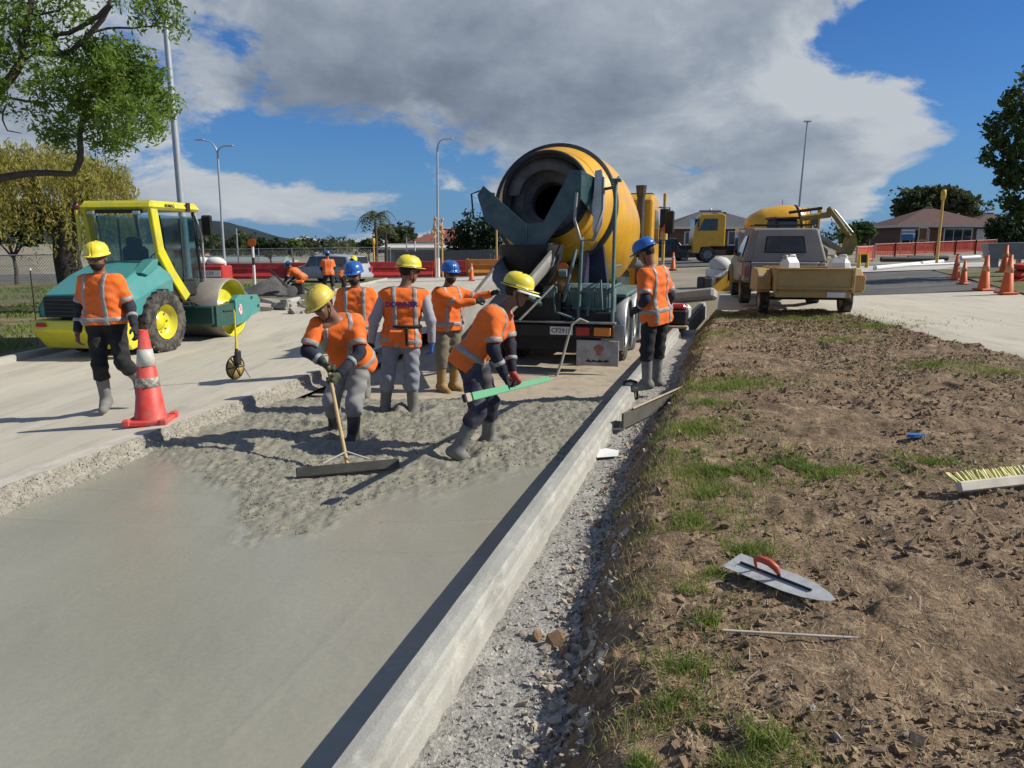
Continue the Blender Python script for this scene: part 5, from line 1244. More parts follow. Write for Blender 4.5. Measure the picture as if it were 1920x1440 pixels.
for k, (px, py, D, h, lab) in enumerate(((1886, 555, 18.1, .92, 'nearest orange cone at the right edge of the view'), (1843, 549, 19.4, .88, 'orange cone just left of the nearest one on the verge'), (1805, 540, 21.8, .66, 'small orange cone in the middle of the verge line'), (1791, 529, 23.6, .80, 'orange cone farthest left in the verge line'), (1880, 524, 26.5, .95, 'orange cone standing back on the grass among the verge cones'))):
    c = at(px, py, D); cone_thing(lab, (c.x, D, zr(c.x) + .03), h, CONEO, [(.55, .72, M('faded_orange_sleeve', (.62, .26, .12), rough=.6))], R(10 * k), R(RNG.normal() * 2))
for k, (px, D, lab) in enumerate(((884, 40, 'small far orange cone right of the paired yellow posts'), (1262, 41, 'lone far red cone behind the worker at the right'))):
    c = at(px, 500, D); cone_thing(lab, (c.x, D, gz_(c.x) + .03), .9, CONEO, [(.6, .75, CBAND)])

# ================================================================ posts, lamps, signs
LAMPG = M('lamp_post_steel', (.42, .45, .47), rough=.45, metal=.4, var=.12, scale=2)
YPOST = M('yellow_wrap', (.62, .36, .05), rough=.6, var=.25, scale=5, col2=(.50, .34, .12)); TIMB = M('pale_timber', (.46, .33, .18), rough=.85, var=.25, scale=7)
def pole_between(name, label, cat, top, basexy, r0, r1, mat, group=None):
    T = thing(name, label, cat, (basexy[0], basexy[1], gz_(basexy[0])), 0, group); v = Vector(top) - Vector(T.location)
    MB().cyl((0, 0, -.1), v, r0, r1, n=14).build('post', mat, T); MB().cyl((0, 0, 0), (0, 0, .06), r0 * 2.0, n=14).build('base_plate', mat, T); return T, v
t1 = at(309, 30, 19); b1 = at(349, 470, 19); T, v = pole_between('light_pole', 'tall tapering grey light pole rising behind the roller cab', 'pole', t1, (b1.x, 19.0), .105, .065, LAMPG)
MB().lathe([(.09, 0), (.11, .03), (.06, .12), (.001, .13)], 14, v).build('pole_cap', LAMPG, T)
def street_lamp(px, pyt, D, lab, arms, lean=0):
    c = at(px, pyt, D); b = at(px + lean, 500, D); T, v = pole_between('street_lamp', lab, 'street lamp', c, (b.x, D), .085, .055, LAMPG, 'street lamps')
    MB().cyl((0, 0, 0), v * .16, .12, .11, n=12).build('base_sleeve', WHITEP, T)
    for dx, dz in arms:
        q = [v, v + Vector((dx * .12, 0, dz * .45)), v + Vector((dx * .45, 0, dz * .85)), v + Vector((dx, 0, dz))]; MB().tube(q, [.045, .04, .035, .03], 8).build('arm', LAMPG, T)
        m = MB(); m.box(q[-1] + Vector((math.copysign(.22, dx), 0, .01)), (.55, .2, .09), ch=.035); m.build('lantern', GALV, T)
street_lamp(408, 288, 45, 'white double armed street lamp left of the round orange sign', ((-.75, .75), (.45, .42)), 13)
street_lamp(820, 278, 45, 'single armed street lamp rising from the paired yellow posts', ((.42, .5),), 1)
c = at(1514, 228, 62); T, v = pole_between('light_mast', 'very tall thin light mast behind the grey utility', 'pole', c, (c.x - .3, 62.0), .12, .06, LAMPG); MB().box(v + Vector((0, 0, .02)), (.55, .35, .1), ch=.03).build('lamp_head', GALV, T)
for px, top, D, lab in ((1332, 396, 80, 'small globe lamp above the brick house roof'), (1468, 374, 80, 'thin bare pole left of the tall mast'), (443, 428, 70, 'thin grey pole right of the double lamp post'), (650, 440, 80, 'slim pale post far behind the vest worker') , (778, 452, 66, 'short white post in front of the pale shed'), (762, 445, 66, 'thin grey post left of the short white post')):
    c = at(px, top, D); T, v = pole_between('thin_pole', lab, 'pole', c, (c.x, float(D)), .06, .045, LAMPG if px != 778 else WHITEP, 'thin far poles')
    if px == 1332: MB().lathe([(.001, .3), (.12, .24), (.16, .12), (.1, 0), (.05, 0)], 12, v).build('globe', WHITEP, T)
def signal_post(px, pyt, D, lab, wraps=True, z=None, w=.06, mat=YPOST):
    c = at(px, pyt, D); g = (zr(c.x) if px > 1500 else gz_(c.x)); T = thing('wrapped_post', lab, 'post', (c.x, D, g), 0, 'yellow wrapped posts'); h = c.z - g
    MB().cyl((0, 0, -.05), (0, 0, h), w, w * .85, n=10).build('post', mat, T)
    if wraps: MB().lathe([(w * .9, h - .42), (w * 1.6, h - .38), (w * 1.8, h - .15), (w * 1.5, h), (.001, h + .02)], 10).build('head_wrap', M('yellow_head_wrap', (.66, .40, .03), rough=.6, var=.3, scale=9), T)
    return T
signal_post(700, 447, 47, 'short yellow wrapped post beneath the tall palm'); signal_post(931, 403, 47, 'yellow wrapped post just left of the truck hopper'); signal_post(1770, 356, 33, 'tall yellow wrapped post in front of the bungalow'); signal_post(1538, 388, 34, 'yellow topped post rising behind the digger boom')
a_ = signal_post(815, 405, 44.5, 'pale timber post, left of the close pair under the street lamp', False, mat=TIMB); b_ = signal_post(828, 410, 45.5, 'orange brown post, right of the close pair under the street lamp', False)
for T_ in (a_, b_):
    tw = MB(); 
    for k in range(14): tw.box((RNG.normal() * .08 - .05, RNG.normal() * .06, 1.9 + 1.5 * RNG.random()), (.14, .1, .22), mat=Euler((RNG.random(), RNG.random(), RNG.random())).to_matrix(), ch=.02)
    tag(tw.build('loose_wrapping', M('tattered_wrap', (.55, .40, .24), rough=.8, var=.35, scale=9), T_), kind='stuff')
# signal head with orange cover by the truck cab
c = at(1247, 372, 24); T = thing('covered_signal', 'black signal head with an orange cover behind the blue helmeted worker', 'traffic signal', (c.x, 24, gz_(c.x))); h = c.z - gz_(c.x)
MB().cyl((0, 0, -.1), (0, 0, h - .05), .05, n=10).build('post', YPOST, T); MB().cyl((0, 0, h - .05), (0, 0, h + .15), .055, .05, n=10).build('finial', M('amber_finial', (.6, .34, .03), rough=.5), T)
MB().box((-.02, -.10, h - .62), (.26, .16, .62), ch=.03).build('signal_head', BLACKM, T); MB().prism([(-.15, h - 1.0), (.10, h - 1.0), (.11, h - .55)], -.20, -.18).build('orange_flag', M('orange_flag', (.75, .10, .02), rough=.7), T); MB().cyl((0, -.05, h - 1.25), (0, -.05, h - 1.0), .11, n=12).build('yellow_wrap', YPOST, T)
# round orange sign on a striped post
c = at(473, 455, 38); g = gz_(c.x); T = thing('round_sign', 'round orange sign disc on a white striped post beyond the heaps', 'sign', (c.x, 38, g)); h = c.z - g
for k in range(6): MB().cyl((0, 0, h * k / 6), (0, 0, h * (k + 1) / 6), .07, n=10).build('post_stripe', WHITEP if k != 3 else BLACKINK, T)
MB().cyl((0, -.06, h), (0, -.09, h), .21, n=24).build('disc', M('orange_disc', (.85, .17, .015), rough=.5, var=.1), T)
# builder's boards in front of the bungalow
BLUE = M('blue_board', (.05, .16, .36), rough=.5, var=.15)
c = at(1703, 440, 52); g = zr(c.x); T = thing('site_board', 'blue and white site board on posts in front of the bungalow', 'sign', (c.x, 52, g)); h = c.z - g
MB().box((0, 0, h), (.95, .05, .75), ch=.01).build('board', BLUE, T)
for z in (.27, .08): MB().box((-.03, -.03, h + z), (.85, .01, .10)).build('white_stripe', WHITEP, T)
MB().prism([(.30, h + .10), (.46, h + .10), (.34, h - .25)], -.036, -.026).build('white_wedge', WHITEP, T)
for s in (-1, 1): MB().box((s * .40, .05, h / 2), (.08, .06, h), ch=.01).build('leg', TIMB, T)
c = at(1730, 439, 51); g = zr(c.x); T = thing('framed_notice', 'brown notice in a pale timber frame right of the blue board', 'sign', (c.x, 51, g)); h = c.z - g
MB().box((0, 0, h), (.50, .03, .75)).build('panel', M('brown_panel', (.16, .09, .05), rough=.8, var=.4, scale=8), T)
for s in (-1, 1): MB().box((s * .28, -.02, h), (.07, .06, .86), ch=.008).build('frame', TIMB, T); MB().box((s * .30, .03, h / 2 - .2), (.07, .05, h - .3), ch=.008).build('leg', TIMB, T)
for z in (-.40, .40): MB().box((0, -.02, h + z), (.50, .06, .07), ch=.008).build('frame', TIMB, T)
# ================================================================ people: implicit surfaces meshed with surface nets
def v3(*a): return np.array(a, np.float32)
def unit(a): a = np.asarray(a, float); return a / (np.linalg.norm(a) + 1e-9)
def cone(a, b, r1, r2, k=.03, cuts=()): return ('c', np.asarray(a, np.float32), np.asarray(b, np.float32), r1, r2, k, cuts)
def ell(c, axes, rad, k=.03): return ('e', np.asarray(c, np.float32), np.asarray(axes, np.float32), np.asarray(rad, np.float32), k, ())
def field(prims, P):
    d = None
    for q in prims:
        if q[0] == 'c':
            _, a, b, r1, r2, k, cuts = q
            ba = b - a; h = np.clip(((P - a) @ ba) / max(float(ba @ ba), 1e-9), 0, 1)
            e = np.linalg.norm(P - a - h[:, None] * ba, axis=1) - (r1 + (r2 - r1) * h)
            for c, n in cuts: e = np.maximum(e, (P - np.asarray(c, np.float32)) @ np.asarray(n, np.float32))
        else:
            _, c, ax, rad, k, _c = q
            l = (P - c) @ ax.T; n0 = np.linalg.norm(l / rad, axis=1); e = (n0 - 1) * n0 / (np.linalg.norm(l / rad ** 2, axis=1) + 1e-6)
        if d is None: d = e
        else:
            hh = np.clip(.5 + .5 * (d - e) / k, 0, 1); d = d * (1 - hh) + e * hh - k * hh * (1 - hh)
    return d
def wrinkle(P, seed, s=1.0):
    x, y, z = P[:, 0] * s, P[:, 1] * s, P[:, 2] * s
    return (np.sin(x * 31 + 2.2 * np.sin(z * 17 + seed) + seed) * np.sin(z * 38 + y * 21 + seed * 2) + .8 * np.sin(z * 61 + 3 * np.sin(x * 13 + seed * 3) + y * 29) * np.sin(x * 23 - y * 19 + seed)) * .5
def nets(F, lo, hi, h):
    """naive surface nets of F on a regular grid"""
    lo = np.asarray(lo, float) - 2 * h; hi = np.asarray(hi, float) + 2 * h
    n = np.ceil((hi - lo) / h).astype(int) + 1
    ax = [lo[i] + h * np.arange(n[i]) for i in range(3)]
    G = np.stack(np.meshgrid(*ax, indexing='ij'), -1).reshape(-1, 3).astype(np.float32)
    V = np.empty(len(G), np.float32)
    for s in range(0, len(G), 400000): V[s:s + 400000] = F(G[s:s + 400000])
    V = V.reshape(n); S = V < 0
    cells = tuple(k - 1 for k in n); acc = np.zeros(cells + (3,), np.float32); cnt = np.zeros(cells, np.float32)
    def sl(off): return tuple(slice(o, o + c) for o, c in zip(off, cells))
    for axis in range(3):
        for o1 in (0, 1):
            for o2 in (0, 1):
                off = [0, 0, 0]; oth = [i for i in range(3) if i != axis]; off[oth[0]] = o1; off[oth[1]] = o2
                off2 = list(off); off2[axis] = 1
                a, b = V[sl(off)], V[sl(off2)]; m = (a < 0) != (b < 0)
                t = np.where(m, a / np.where(m, a - b, 1), 0)
                acc[..., axis] += np.where(m, t, 0); acc[..., oth[0]] += m * o1; acc[..., oth[1]] += m * o2; cnt += m
    act = cnt > 0; idx = np.full(cells, -1, np.int64); idx[act] = np.arange(act.sum())
    ci = np.argwhere(act); verts = lo + h * (ci + acc[act] / cnt[act][:, None])
    faces = []
    for axis in range(3):
        o = [i for i in range(3) if i != axis]
        a = [slice(None)] * 3; b = [slice(None)] * 3; a[axis] = slice(0, n[axis] - 1); b[axis] = slice(1, n[axis])
        for k in o: a[k] = slice(1, n[k] - 1); b[k] = slice(1, n[k] - 1)
        sa, sb = S[tuple(a)], S[tuple(b)]; m = np.argwhere(sa != sb)
        if not len(m): continue
        flip = sa[tuple(m.T)]; base = m.copy(); base[:, o[0]] += 1; base[:, o[1]] += 1
        def cell(d0, d1):
            c = base.copy(); c[:, o[0]] += d0; c[:, o[1]] += d1; return idx[c[:, 0], c[:, 1], c[:, 2]]
        q = np.stack([cell(-1, -1), cell(0, -1), cell(0, 0), cell(-1, 0)], 1)
        fl = flip if axis != 1 else ~flip
        q[~fl] = q[~fl][:, ::-1]; faces.append(q)
    return verts, np.concatenate(faces)
def bounds(prims, pad=.02):
    lo, hi = [], []
    for q in prims:
        if q[0] == 'c':
            r = max(q[3], q[4]); lo += [q[1] - r, q[2] - r]; hi += [q[1] + r, q[2] + r]
        else: r = float(q[3].max()); lo.append(q[1] - r); hi.append(q[1] + r)
    return np.min(lo, 0) - pad, np.max(hi, 0) + pad
def sdf_mesh(name, F, lo, hi, h, mat, parent):
    v, f = nets(F, lo, hi, h); return np_mesh(name, v, f, mat, parent, True)

HV = M('hi_vis_orange_cloth', (.92, .165, .014), rough=.9, var=.14, scale=5, dirt=(.42, .20, .10), dscale=9, damt=.45, bump=.5, bscale=22)
REFL = M('reflective_tape', (.30, .30, .285), rough=.5, var=.15, scale=20, dirt=(.30, .28, .24), damt=.5)
SKIN = M('brown_skin', (.24, .118, .072), rough=.55, var=.12, scale=14)
HAIR = M('dark_hair', (.015, .011, .009), rough=.8, var=.3, scale=30)
CLOTH = dict(
    navy=M('navy_cloth', (.010, .012, .030), rough=.9, var=.25, dirt=(.12, .11, .10), dscale=5, damt=.35),
    black=M('black_cloth', (.012, .012, .014), rough=.9, var=.25, dirt=(.10, .09, .08), dscale=5, damt=.25),
    grey=M('grey_muddy_cloth', (.27, .265, .26), rough=.9, var=.2, dirt=(.20, .18, .15), dscale=5, damt=.5),
    bluegrey=M('blue_grey_cloth', (.24, .255, .30), rough=.9, var=.2, dirt=(.20, .185, .155), dscale=5, damt=.5),
    palegrey=M('pale_grey_sleeve', (.34, .34, .37), rough=.9, var=.12),
    khaki=M('khaki_cloth', (.16, .135, .09), rough=.9, var=.2, dirt=(.22, .20, .16), dscale=5, damt=.4),
    orange=HV, purple=M('muddy_navy_cloth', (.022, .020, .050), rough=.9, var=.25, dirt=(.19, .175, .15), dscale=4, damt=.75))
BOOT = dict(grey=M('cement_caked_boot', (.20, .195, .18), rough=.85, var=.25, dirt=(.13, .12, .10), dscale=9, damt=.5), black=M('black_gumboot', (.018, .019, .022), rough=.5, var=.2, dirt=(.16, .15, .13), dscale=7, damt=.45), tan=M('tan_boot', (.30, .19, .06), rough=.8, var=.25))
GLOVE = dict(black=M('black_glove', (.014, .014, .015), rough=.8), green=M('olive_glove', (.06, .07, .03), rough=.85, var=.2), blue=M('blue_glove', (.03, .12, .42), rough=.6), red=M('red_glove', (.45, .04, .03), rough=.7, dirt=(.2, .15, .12), damt=.6), skin=SKIN)
HELM = dict(yellow=M('yellow_helmet', (.80, .66, .035), rough=.35, coat=.3, var=.05, dirt=(.45, .38, .15), dscale=9, damt=.35), dirty=M('grubby_yellow_helmet', (.70, .52, .055), rough=.5, coat=.1, var=.15, dirt=(.34, .27, .12), dscale=7, damt=.8), blue=M('blue_helmet', (.018, .12, .42), rough=.32, coat=.3, var=.08, dirt=(.10, .14, .22), dscale=9, damt=.4))

def hand_prims(wr, hd, pn, thumb, curl=.6, r=1.0):
    """palm, four unequal bent fingers and a thumb leaving the side of the palm"""
    wr, hd = np.asarray(wr, float), np.asarray(hd, float); d = unit(hd - wr); pn = unit(np.asarray(pn, float) - d * np.dot(pn, d)); s = np.cross(d, pn)
    if np.dot(s, thumb) < 0: s = -s
    L = .095; out = []
    for j in (-1, 0, 1): out.append(cone(wr + s * j * .012, wr + d * L + s * j * .026, .017 * r, .0155 * r, .018))
    for j, ln in ((1.15, .92), (.4, 1.0), (-.4, .95), (-1.15, .76)):
        a = wr + d * L * .96 + s * j * .023; l1, l2 = .046 * ln, .040 * ln
        d1 = unit(d * math.cos(curl) + pn * math.sin(curl)); d2 = unit(d * math.cos(curl * 2.2) + pn * math.sin(curl * 2.2))
        b = a + d1 * l1; c = b + d2 * l2
        out += [cone(a, b, .0105 * r, .0095 * r, .006), cone(b, c, .0095 * r, .008 * r, .006)]
    t0 = wr + d * .03 + s * .026; t1 = t0 + unit(s * .8 + d * .7 + pn * .35) * .042; t2 = t1 + unit(s * .25 + d * .9 + pn * .6) * .032
    out += [cone(t0, t1, .0145 * r, .012 * r, .012), cone(t1, t2, .012 * r, .009 * r, .006)]
    return out

def person(label, J, look, up, fwd, shirt='polo', under='navy', trousers='black', boots='grey', helmet='yellow', gloves=('black', 'black'), curl=(.6, .6), pn=(None, None), thumb=(None, None), h=.0115,
           boot_top=.30, vents=False, straps=True, glasses=True, muffs=True, seed=1, hem=.12, beard=False, hair_long=False, scale=1.0):
    T = thing('person', label, 'person', J['loc'], 0, 'workers in hi-vis orange')
    j = {k: np.asarray(v, float) for k, v in J.items()}
    fwd = unit(fwd); pel, neck, head = j['pel'], j['neck'], j['head']
    shA, shB, hiA, hiB = j['shA'], j['shB'], j['hipA'], j['hipB']
    spine = unit(neck - pel); sax = unit(shB - shA); hax = unit(hiB - hiA)
    Ls = np.linalg.norm(neck - pel)
    bend = fwd * .02
    lev = [(pel - spine * .01, hax, .075, .112), (pel + spine * Ls * .22 + bend, unit(hax + sax), .062, .108), (pel + spine * Ls * .48 + bend, sax, .080, .115), (pel + spine * Ls * .72, sax, .098, .112), (neck - spine * .075, sax, .105, .085)]
    def torso(infl=0., k=.075): return [cone(c - a * w, c + a * w, r + infl, r + infl, k) for c, a, w, r in lev]
    shs = [cone(neck - spine * .06, s_, .07, .062, .05) for s_ in (shA, shB)]
    f = unit(look); u_ = np.asarray(up, float); u_ = unit(u_ - f * np.dot(u_, f)); r_ = np.cross(f, u_)
    hx = np.stack([r_, f, u_])
    def H(x, y, z): return head + r_ * x + f * y + u_ * z
    hp = [cone(neck - spine * .04, head - u_ * .06 - f * .01, .060, .056, .03), ell(head + u_ * .02 - f * .008, hx, (.077, .098, .108), .03), ell(H(0, .035, -.055), hx, (.056, .060, .065), .03), ell(H(0, .062, -.105 + .01), hx, (.026, .022, .022), .02),
          cone(H(0, .088, .012), H(0, .104, -.028), .010, .0165, .010), cone(H(-.018, .094, -.032), H(.018, .094, -.032), .010, .010, .012), cone(H(-.022, .082, -.062), H(.022, .082, -.062), .0085, .0085, .008), cone(H(-.02, .079, -.073), H(.02, .079, -.073), .008, .008, .008), cone(H(-.045, .078, .03), H(.045, .078, .03), .013, .013, .012)]
    for s in (-1, 1): hp += [ell(H(s * .080, -.005, -.005), hx, (.012, .022, .034), .008), ell(H(s * .034, .078, -.022), hx, (.022, .016, .018), .015)]
    arms, hands, legs, feet = [], [], [], []
    bootF, trF, sleeveF, underF, gloveF = [], [], [], [], []
    for i, S in enumerate('AB'):
        sh, el, wr, hd = j['sh' + S], j['el' + S], j['wr' + S], j['hd' + S]
        arms += [cone(sh, el, .052, .042, .03), cone(el, wr, .043, .028, .02)]
        p_ = pn[i] if pn[i] is not None else (pel - wr); t_ = thumb[i] if thumb[i] is not None else fwd
        hands += hand_prims(wr, hd, p_, t_, curl[i]); gloveF.append((hand_prims(wr, hd, p_, t_, curl[i], 1.18) + [cone(wr - unit(hd - wr) * .05, wr + unit(hd - wr) * .02, .038, .032, .01)]))
        hip, kn, an, to = j['hip' + S], j['kn' + S], j['an' + S], j['to' + S]
        legs += [cone(hip, kn, .085, .056, .05), cone(kn, an, .055, .038, .03)]
        sd_ = unit(kn - an); td = unit(to - an - sd_ * np.dot(to - an, sd_)); legs.append(cone(an - sd_ * .03, an + td * .11 - sd_ * .045, .034, .026, .02)); heel = an - td * .045 - sd_ * .03; toe = an + td * .165 - sd_ * .04
        cutp = (an - sd_ * .085, -sd_)
        bt = an + sd_ * boot_top
        bootF.append([cone(bt, an, .068, .058, .02, ((bt, sd_),)), cone(heel, toe, .050, .046, .035, (cutp,)), cone(an, an + td * .07 - sd_ * .02, .055, .05, .04, (cutp,))])
        cuffc = an + sd_ * (boot_top - .04)
        trF += [cone(hip, kn, .106, .080, .06), cone(kn, cuffc, .080, .080, .035, ((cuffc, -sd_),))]
        ad = unit(el - sh)
        if shirt == 'vest': slend = None
        elif shirt == 'long': slend = None
        else: slend = sh + ad * np.linalg.norm(el - sh) * .80
        if shirt == 'polo': sleeveF.append([cone(sh, el, .072, .076, .05, ((slend, ad),))])
        elif shirt == 'long': sleeveF.append([cone(sh, el, .070, .062, .05), cone(el, wr, .062, .048, .03, ((wr, unit(wr - el)),))])
        if shirt != 'long': underF.append([cone(sh, el, .064, .056, .04), cone(el, wr, .056, .042, .03, ((wr, unit(wr - el)),))])
    # body: one continuous mesh
    bp = torso() + shs + hp + arms + hands + legs
    lo, hi = bounds(bp); body = sdf_mesh('body', lambda P: field(bp, P), lo, hi, h * .9, SKIN, T)
    # shirt
    tc_ = torso(.020); hemc = pel - spine * hem
    # hem skirt follows the hips
    sk = [cone(pel - hax * .085, pel + hax * .085, .128, .128, .07), cone(hemc - hax * .095, hemc + hax * .095, .128, .128, .08)]
    colr = neck + spine * .012
    base = tc_ + sk + [cone(neck - spine * .06, s_, .085, .075, .05) for s_ in (shA, shB)]
    cut_hem = (hemc - spine * .015, -spine); cut_neck = (colr, spine)
    def Fbody(P): 
        d = field(base, P) + .009 * wrinkle(P, seed)
        d = np.maximum(d, (P - cut_hem[0].astype(np.float32)) @ cut_hem[1].astype(np.float32)); return np.maximum(d, (P - cut_neck[0].astype(np.float32)) @ cut_neck[1].astype(np.float32))
    def Fsl(i): return lambda P: field(sleeveF[i], P) + .008 * wrinkle(P, seed + 3)
    def Fshirt(P):
        d = Fbody(P)
        for i in range(len(sleeveF)):
            e = Fsl(i)(P); k = .035; hh = np.clip(.5 + .5 * (d - e) / k, 0, 1); d = d * (1 - hh) + e * hh - k * hh * (1 - hh)
        return d
    allp = base + [q for s in sleeveF for q in s]; lo, hi = bounds(allp)
    so = sdf_mesh('shirt' if shirt != 'vest' else 'vest', Fshirt, lo, hi, h, HV, T)
    def slab(F, c, n, w, name='reflective_band', extra=None, thick=.006, mat=REFL):
        c = np.asarray(c, np.float32); n = unit(n).astype(np.float32)
        def G(P):
            d = np.maximum(F(P) - thick, np.abs((P - c) @ n) - w)
            if extra is not None: d = np.maximum(d, extra(P))
            return d
        b = [cone(c - .26 * sax, c + .26 * sax, .30, .30)]; l2, h2 = np.maximum(lo, c - .62), np.minimum(hi, c + .62)
        ex = np.abs(n) * 0
        return sdf_mesh(name, G, l2, h2, h, mat, so)
    lb = np.concatenate([base]) if False else base
    lo_s, hi_s = bounds(base); 
    lo, hi = lo_s, hi_s
    slab(Fbody, pel + spine * (.02 if shirt != 'vest' else -.045), spine, .026)
    if straps:
        for s in (-1, 1): slab(Fbody, neck + sax * s * .115, sax, .024)
    lo, hi = bounds(allp)
    if shirt in ('polo',):
        for i, S in enumerate('AB'):
            ad = unit(j['el' + S] - j['sh' + S]); c = j['sh' + S] + ad * np.linalg.norm(j['el' + S] - j['sh' + S]) * .80 - ad * .028
            lo, hi = bounds(sleeveF[i]); slab(Fsl(i), c, ad, .024)
    if shirt == 'long':
        for i, S in enumerate('AB'):
            ad = unit(j['el' + S] - j['sh' + S]); c = j['sh' + S] + ad * np.linalg.norm(j['el' + S] - j['sh' + S]) * .78
            lo, hi = bounds(sleeveF[i]); slab(Fsl(i), c, ad, .024)
    # undersleeves, gloves
    for i, S in enumerate('AB'):
        if underF:
            lo, hi = bounds(underF[i]); uo = sdf_mesh('sleeve', (lambda q: lambda P: field(q, P) + .004 * wrinkle(P, seed + 5))(underF[i]), lo, hi, h, CLOTH[under], T)
            if under in ('navy', 'black'):
                ad = unit(j['wr' + S] - j['el' + S]); c = j['el' + S] + ad * .13
                q = underF[i]; c32, n32 = c.astype(np.float32), ad.astype(np.float32)
                sdf_mesh('reflective_band', lambda P: np.maximum(field(q, P) - .008, np.abs((P - c32) @ n32) - .02), lo, hi, h, REFL, uo)
        if gloves[i] != 'skin':
            lo, hi = bounds(gloveF[i]); q = gloveF[i]; sdf_mesh('glove', lambda P: field(q, P), lo, hi, min(h, .0075), GLOVE[gloves[i]], T)
    # trousers
    tp = [cone(pel - hax * .08, pel + hax * .08, .124, .124, .06)] + trF
    waist = (pel + spine * .07, spine)
    def Ftr(P): return np.maximum(field(tp, P) + .011 * wrinkle(P, seed + 7, .9), (P - waist[0].astype(np.float32)) @ waist[1].astype(np.float32))
    lo, hi = bounds(tp); sdf_mesh('trousers', Ftr, lo, hi, h, CLOTH[trousers], T)
    for q in bootF:
        lo, hi = bounds(q); sdf_mesh('boot', lambda P: field(q, P) + .002 * wrinkle(P, seed + 9), lo, hi, min(h, .010), BOOT[boots], T)
    # helmet: dome with a flared brim and front peak
    hm = MB(); rws = []; seg = 40
    prof = [(1.16, -.03), (1.07, -.012), (1.0, .0), (1.0, .30), (.93, .58), (.76, .82), (.48, .96), (.2, 1.0), (.001, 1.005)]
    for pr, pz in prof:
        row = []
        for k in range(seg):
            a = 2 * math.pi * k / seg; x, y = math.sin(a), math.cos(a)
            px_, py_ = pr * .112 * x, pr * .138 * y
            if pr > 1.0 and y > .25: py_ += (pr - 1.0) / .16 * .045 * ((y - .25) / .75)
            zz = pz * .125
            if pr <= 1.0 and abs(x) < .14 and pz > .4: zz += .007
            row.append(H(px_, py_ - .006, .042 + zz))
        rws.append(row + [row[0]])
    hm.grid(rws); ho = hm.build('helmet', HELM[helmet], T); sl = ho.modifiers.new('s', 'SOLIDIFY'); sl.thickness = .006; sl.offset = -1
    if vents:
        for s in (-1, 1):
            vm = MB(); pts = []
            for (yy, zz, dd) in ((-.02, .072, 0), (.03, .098, 0), (.055, .104, 0), (.02, .070, 0)):
                e = math.sqrt(max(.02, 1 - ((zz) / .128) ** 2 - (yy / .14) ** 2)); pts.append(H(s * (.112 * e + .006), yy, .042 + zz))
            vm.add(pts, [(0, 1, 2, 3)]); vo = vm.build('vent', BLACKINK, ho); vo.modifiers.new('s', 'SOLIDIFY').thickness = .008
        bm_ = MB(); bm_.tube([H(.114 * math.sin(a) * 1.01, .140 * math.cos(a) - .006, .050) for a in np.linspace(0, 2 * math.pi, 41)[:-1]], .005, 6, True); bm_.build('helmet_trim', BLACKINK, ho)
        if vents == 'white': 
            wb = MB(); wb.grid([[H(.118 * math.sin(a) * q, .146 * math.cos(a) * q - .006 + .05 * max(0, math.cos(a)) * (q - .98) * 4, .044 - (q - .98) * .12) for a in np.linspace(-1.5, 1.5, 21)] for q in (.98, 1.12, 1.22)]); wo = wb.build('visor_brim', WHITEP, ho); wo.modifiers.new('s', 'SOLIDIFY').thickness = .006
    else:
        em = MB(); em.add([H(-.026, .128, .066), H(.026, .128, .066), H(.024, .112, .108), H(-.024, .112, .108)], [(0, 1, 2, 3)]); eo = em.build('sticker', M('white_red_sticker', (.72, .68, .64), col2=(.55, .12, .10), scale=60, thresh=(.52, .56)), ho); eo.modifiers.new('s', 'SOLIDIFY').thickness = .006
    # hair or beard cap below the helmet
    hr = [ell(head + u_ * .024 - f * .020, hx, (.083, .097, .108), .02)]
    def Fh(P):
        l = (P - head.astype(np.float32)); fy = l @ f.astype(np.float32); uz = l @ u_.astype(np.float32)
        return np.maximum(field(hr, P), np.maximum(fy - (.015 + .35 * np.clip(uz, 0, 1)), -uz - .055))
    lo, hi = bounds(hr); sdf_mesh('hair', Fh, lo, hi, .009, HAIR, T)
    if beard:
        br = [ell(H(0, .040, -.068), hx, (.062, .064, .062), .03)]
        def Fb(P):
            l = (P - head.astype(np.float32)); uz = l @ u_.astype(np.float32); fy = l @ f.astype(np.float32); return np.maximum(np.maximum(field(br, P), uz + .045), -fy - .0)
        lo, hi = bounds(br); sdf_mesh('beard', Fb, lo, hi, .008, HAIR, T)
    if glasses:
        g = MB(); 
        for s in (-1, 1): g.box(H(s * .034, .103, .008), (.056, .010, .034), mat=Matrix(np.stack([r_, f, u_]).T.tolist()), ch=.004); g.box(H(s * .073, .05, .014), (.008, .10, .010), mat=Matrix(np.stack([r_, f, u_]).T.tolist()))
        g.box(H(0, .105, .014), (.02, .008, .01), mat=Matrix(np.stack([r_, f, u_]).T.tolist())); g.build('safety_glasses', M('dark_lens', (.012, .012, .014), rough=.12, spec=.7), T)
    if muffs:
        st = MB(); st.tube([H(-.083, -.005, .05), H(-.082, .02, -.05), H(-.04, .045, -.115), H(0, .06, -.128), H(.04, .045, -.115), H(.082, .02, -.05), H(.083, -.005, .05)], .005, 6); st.build('chin_strap', BLACKINK, T)
    return T

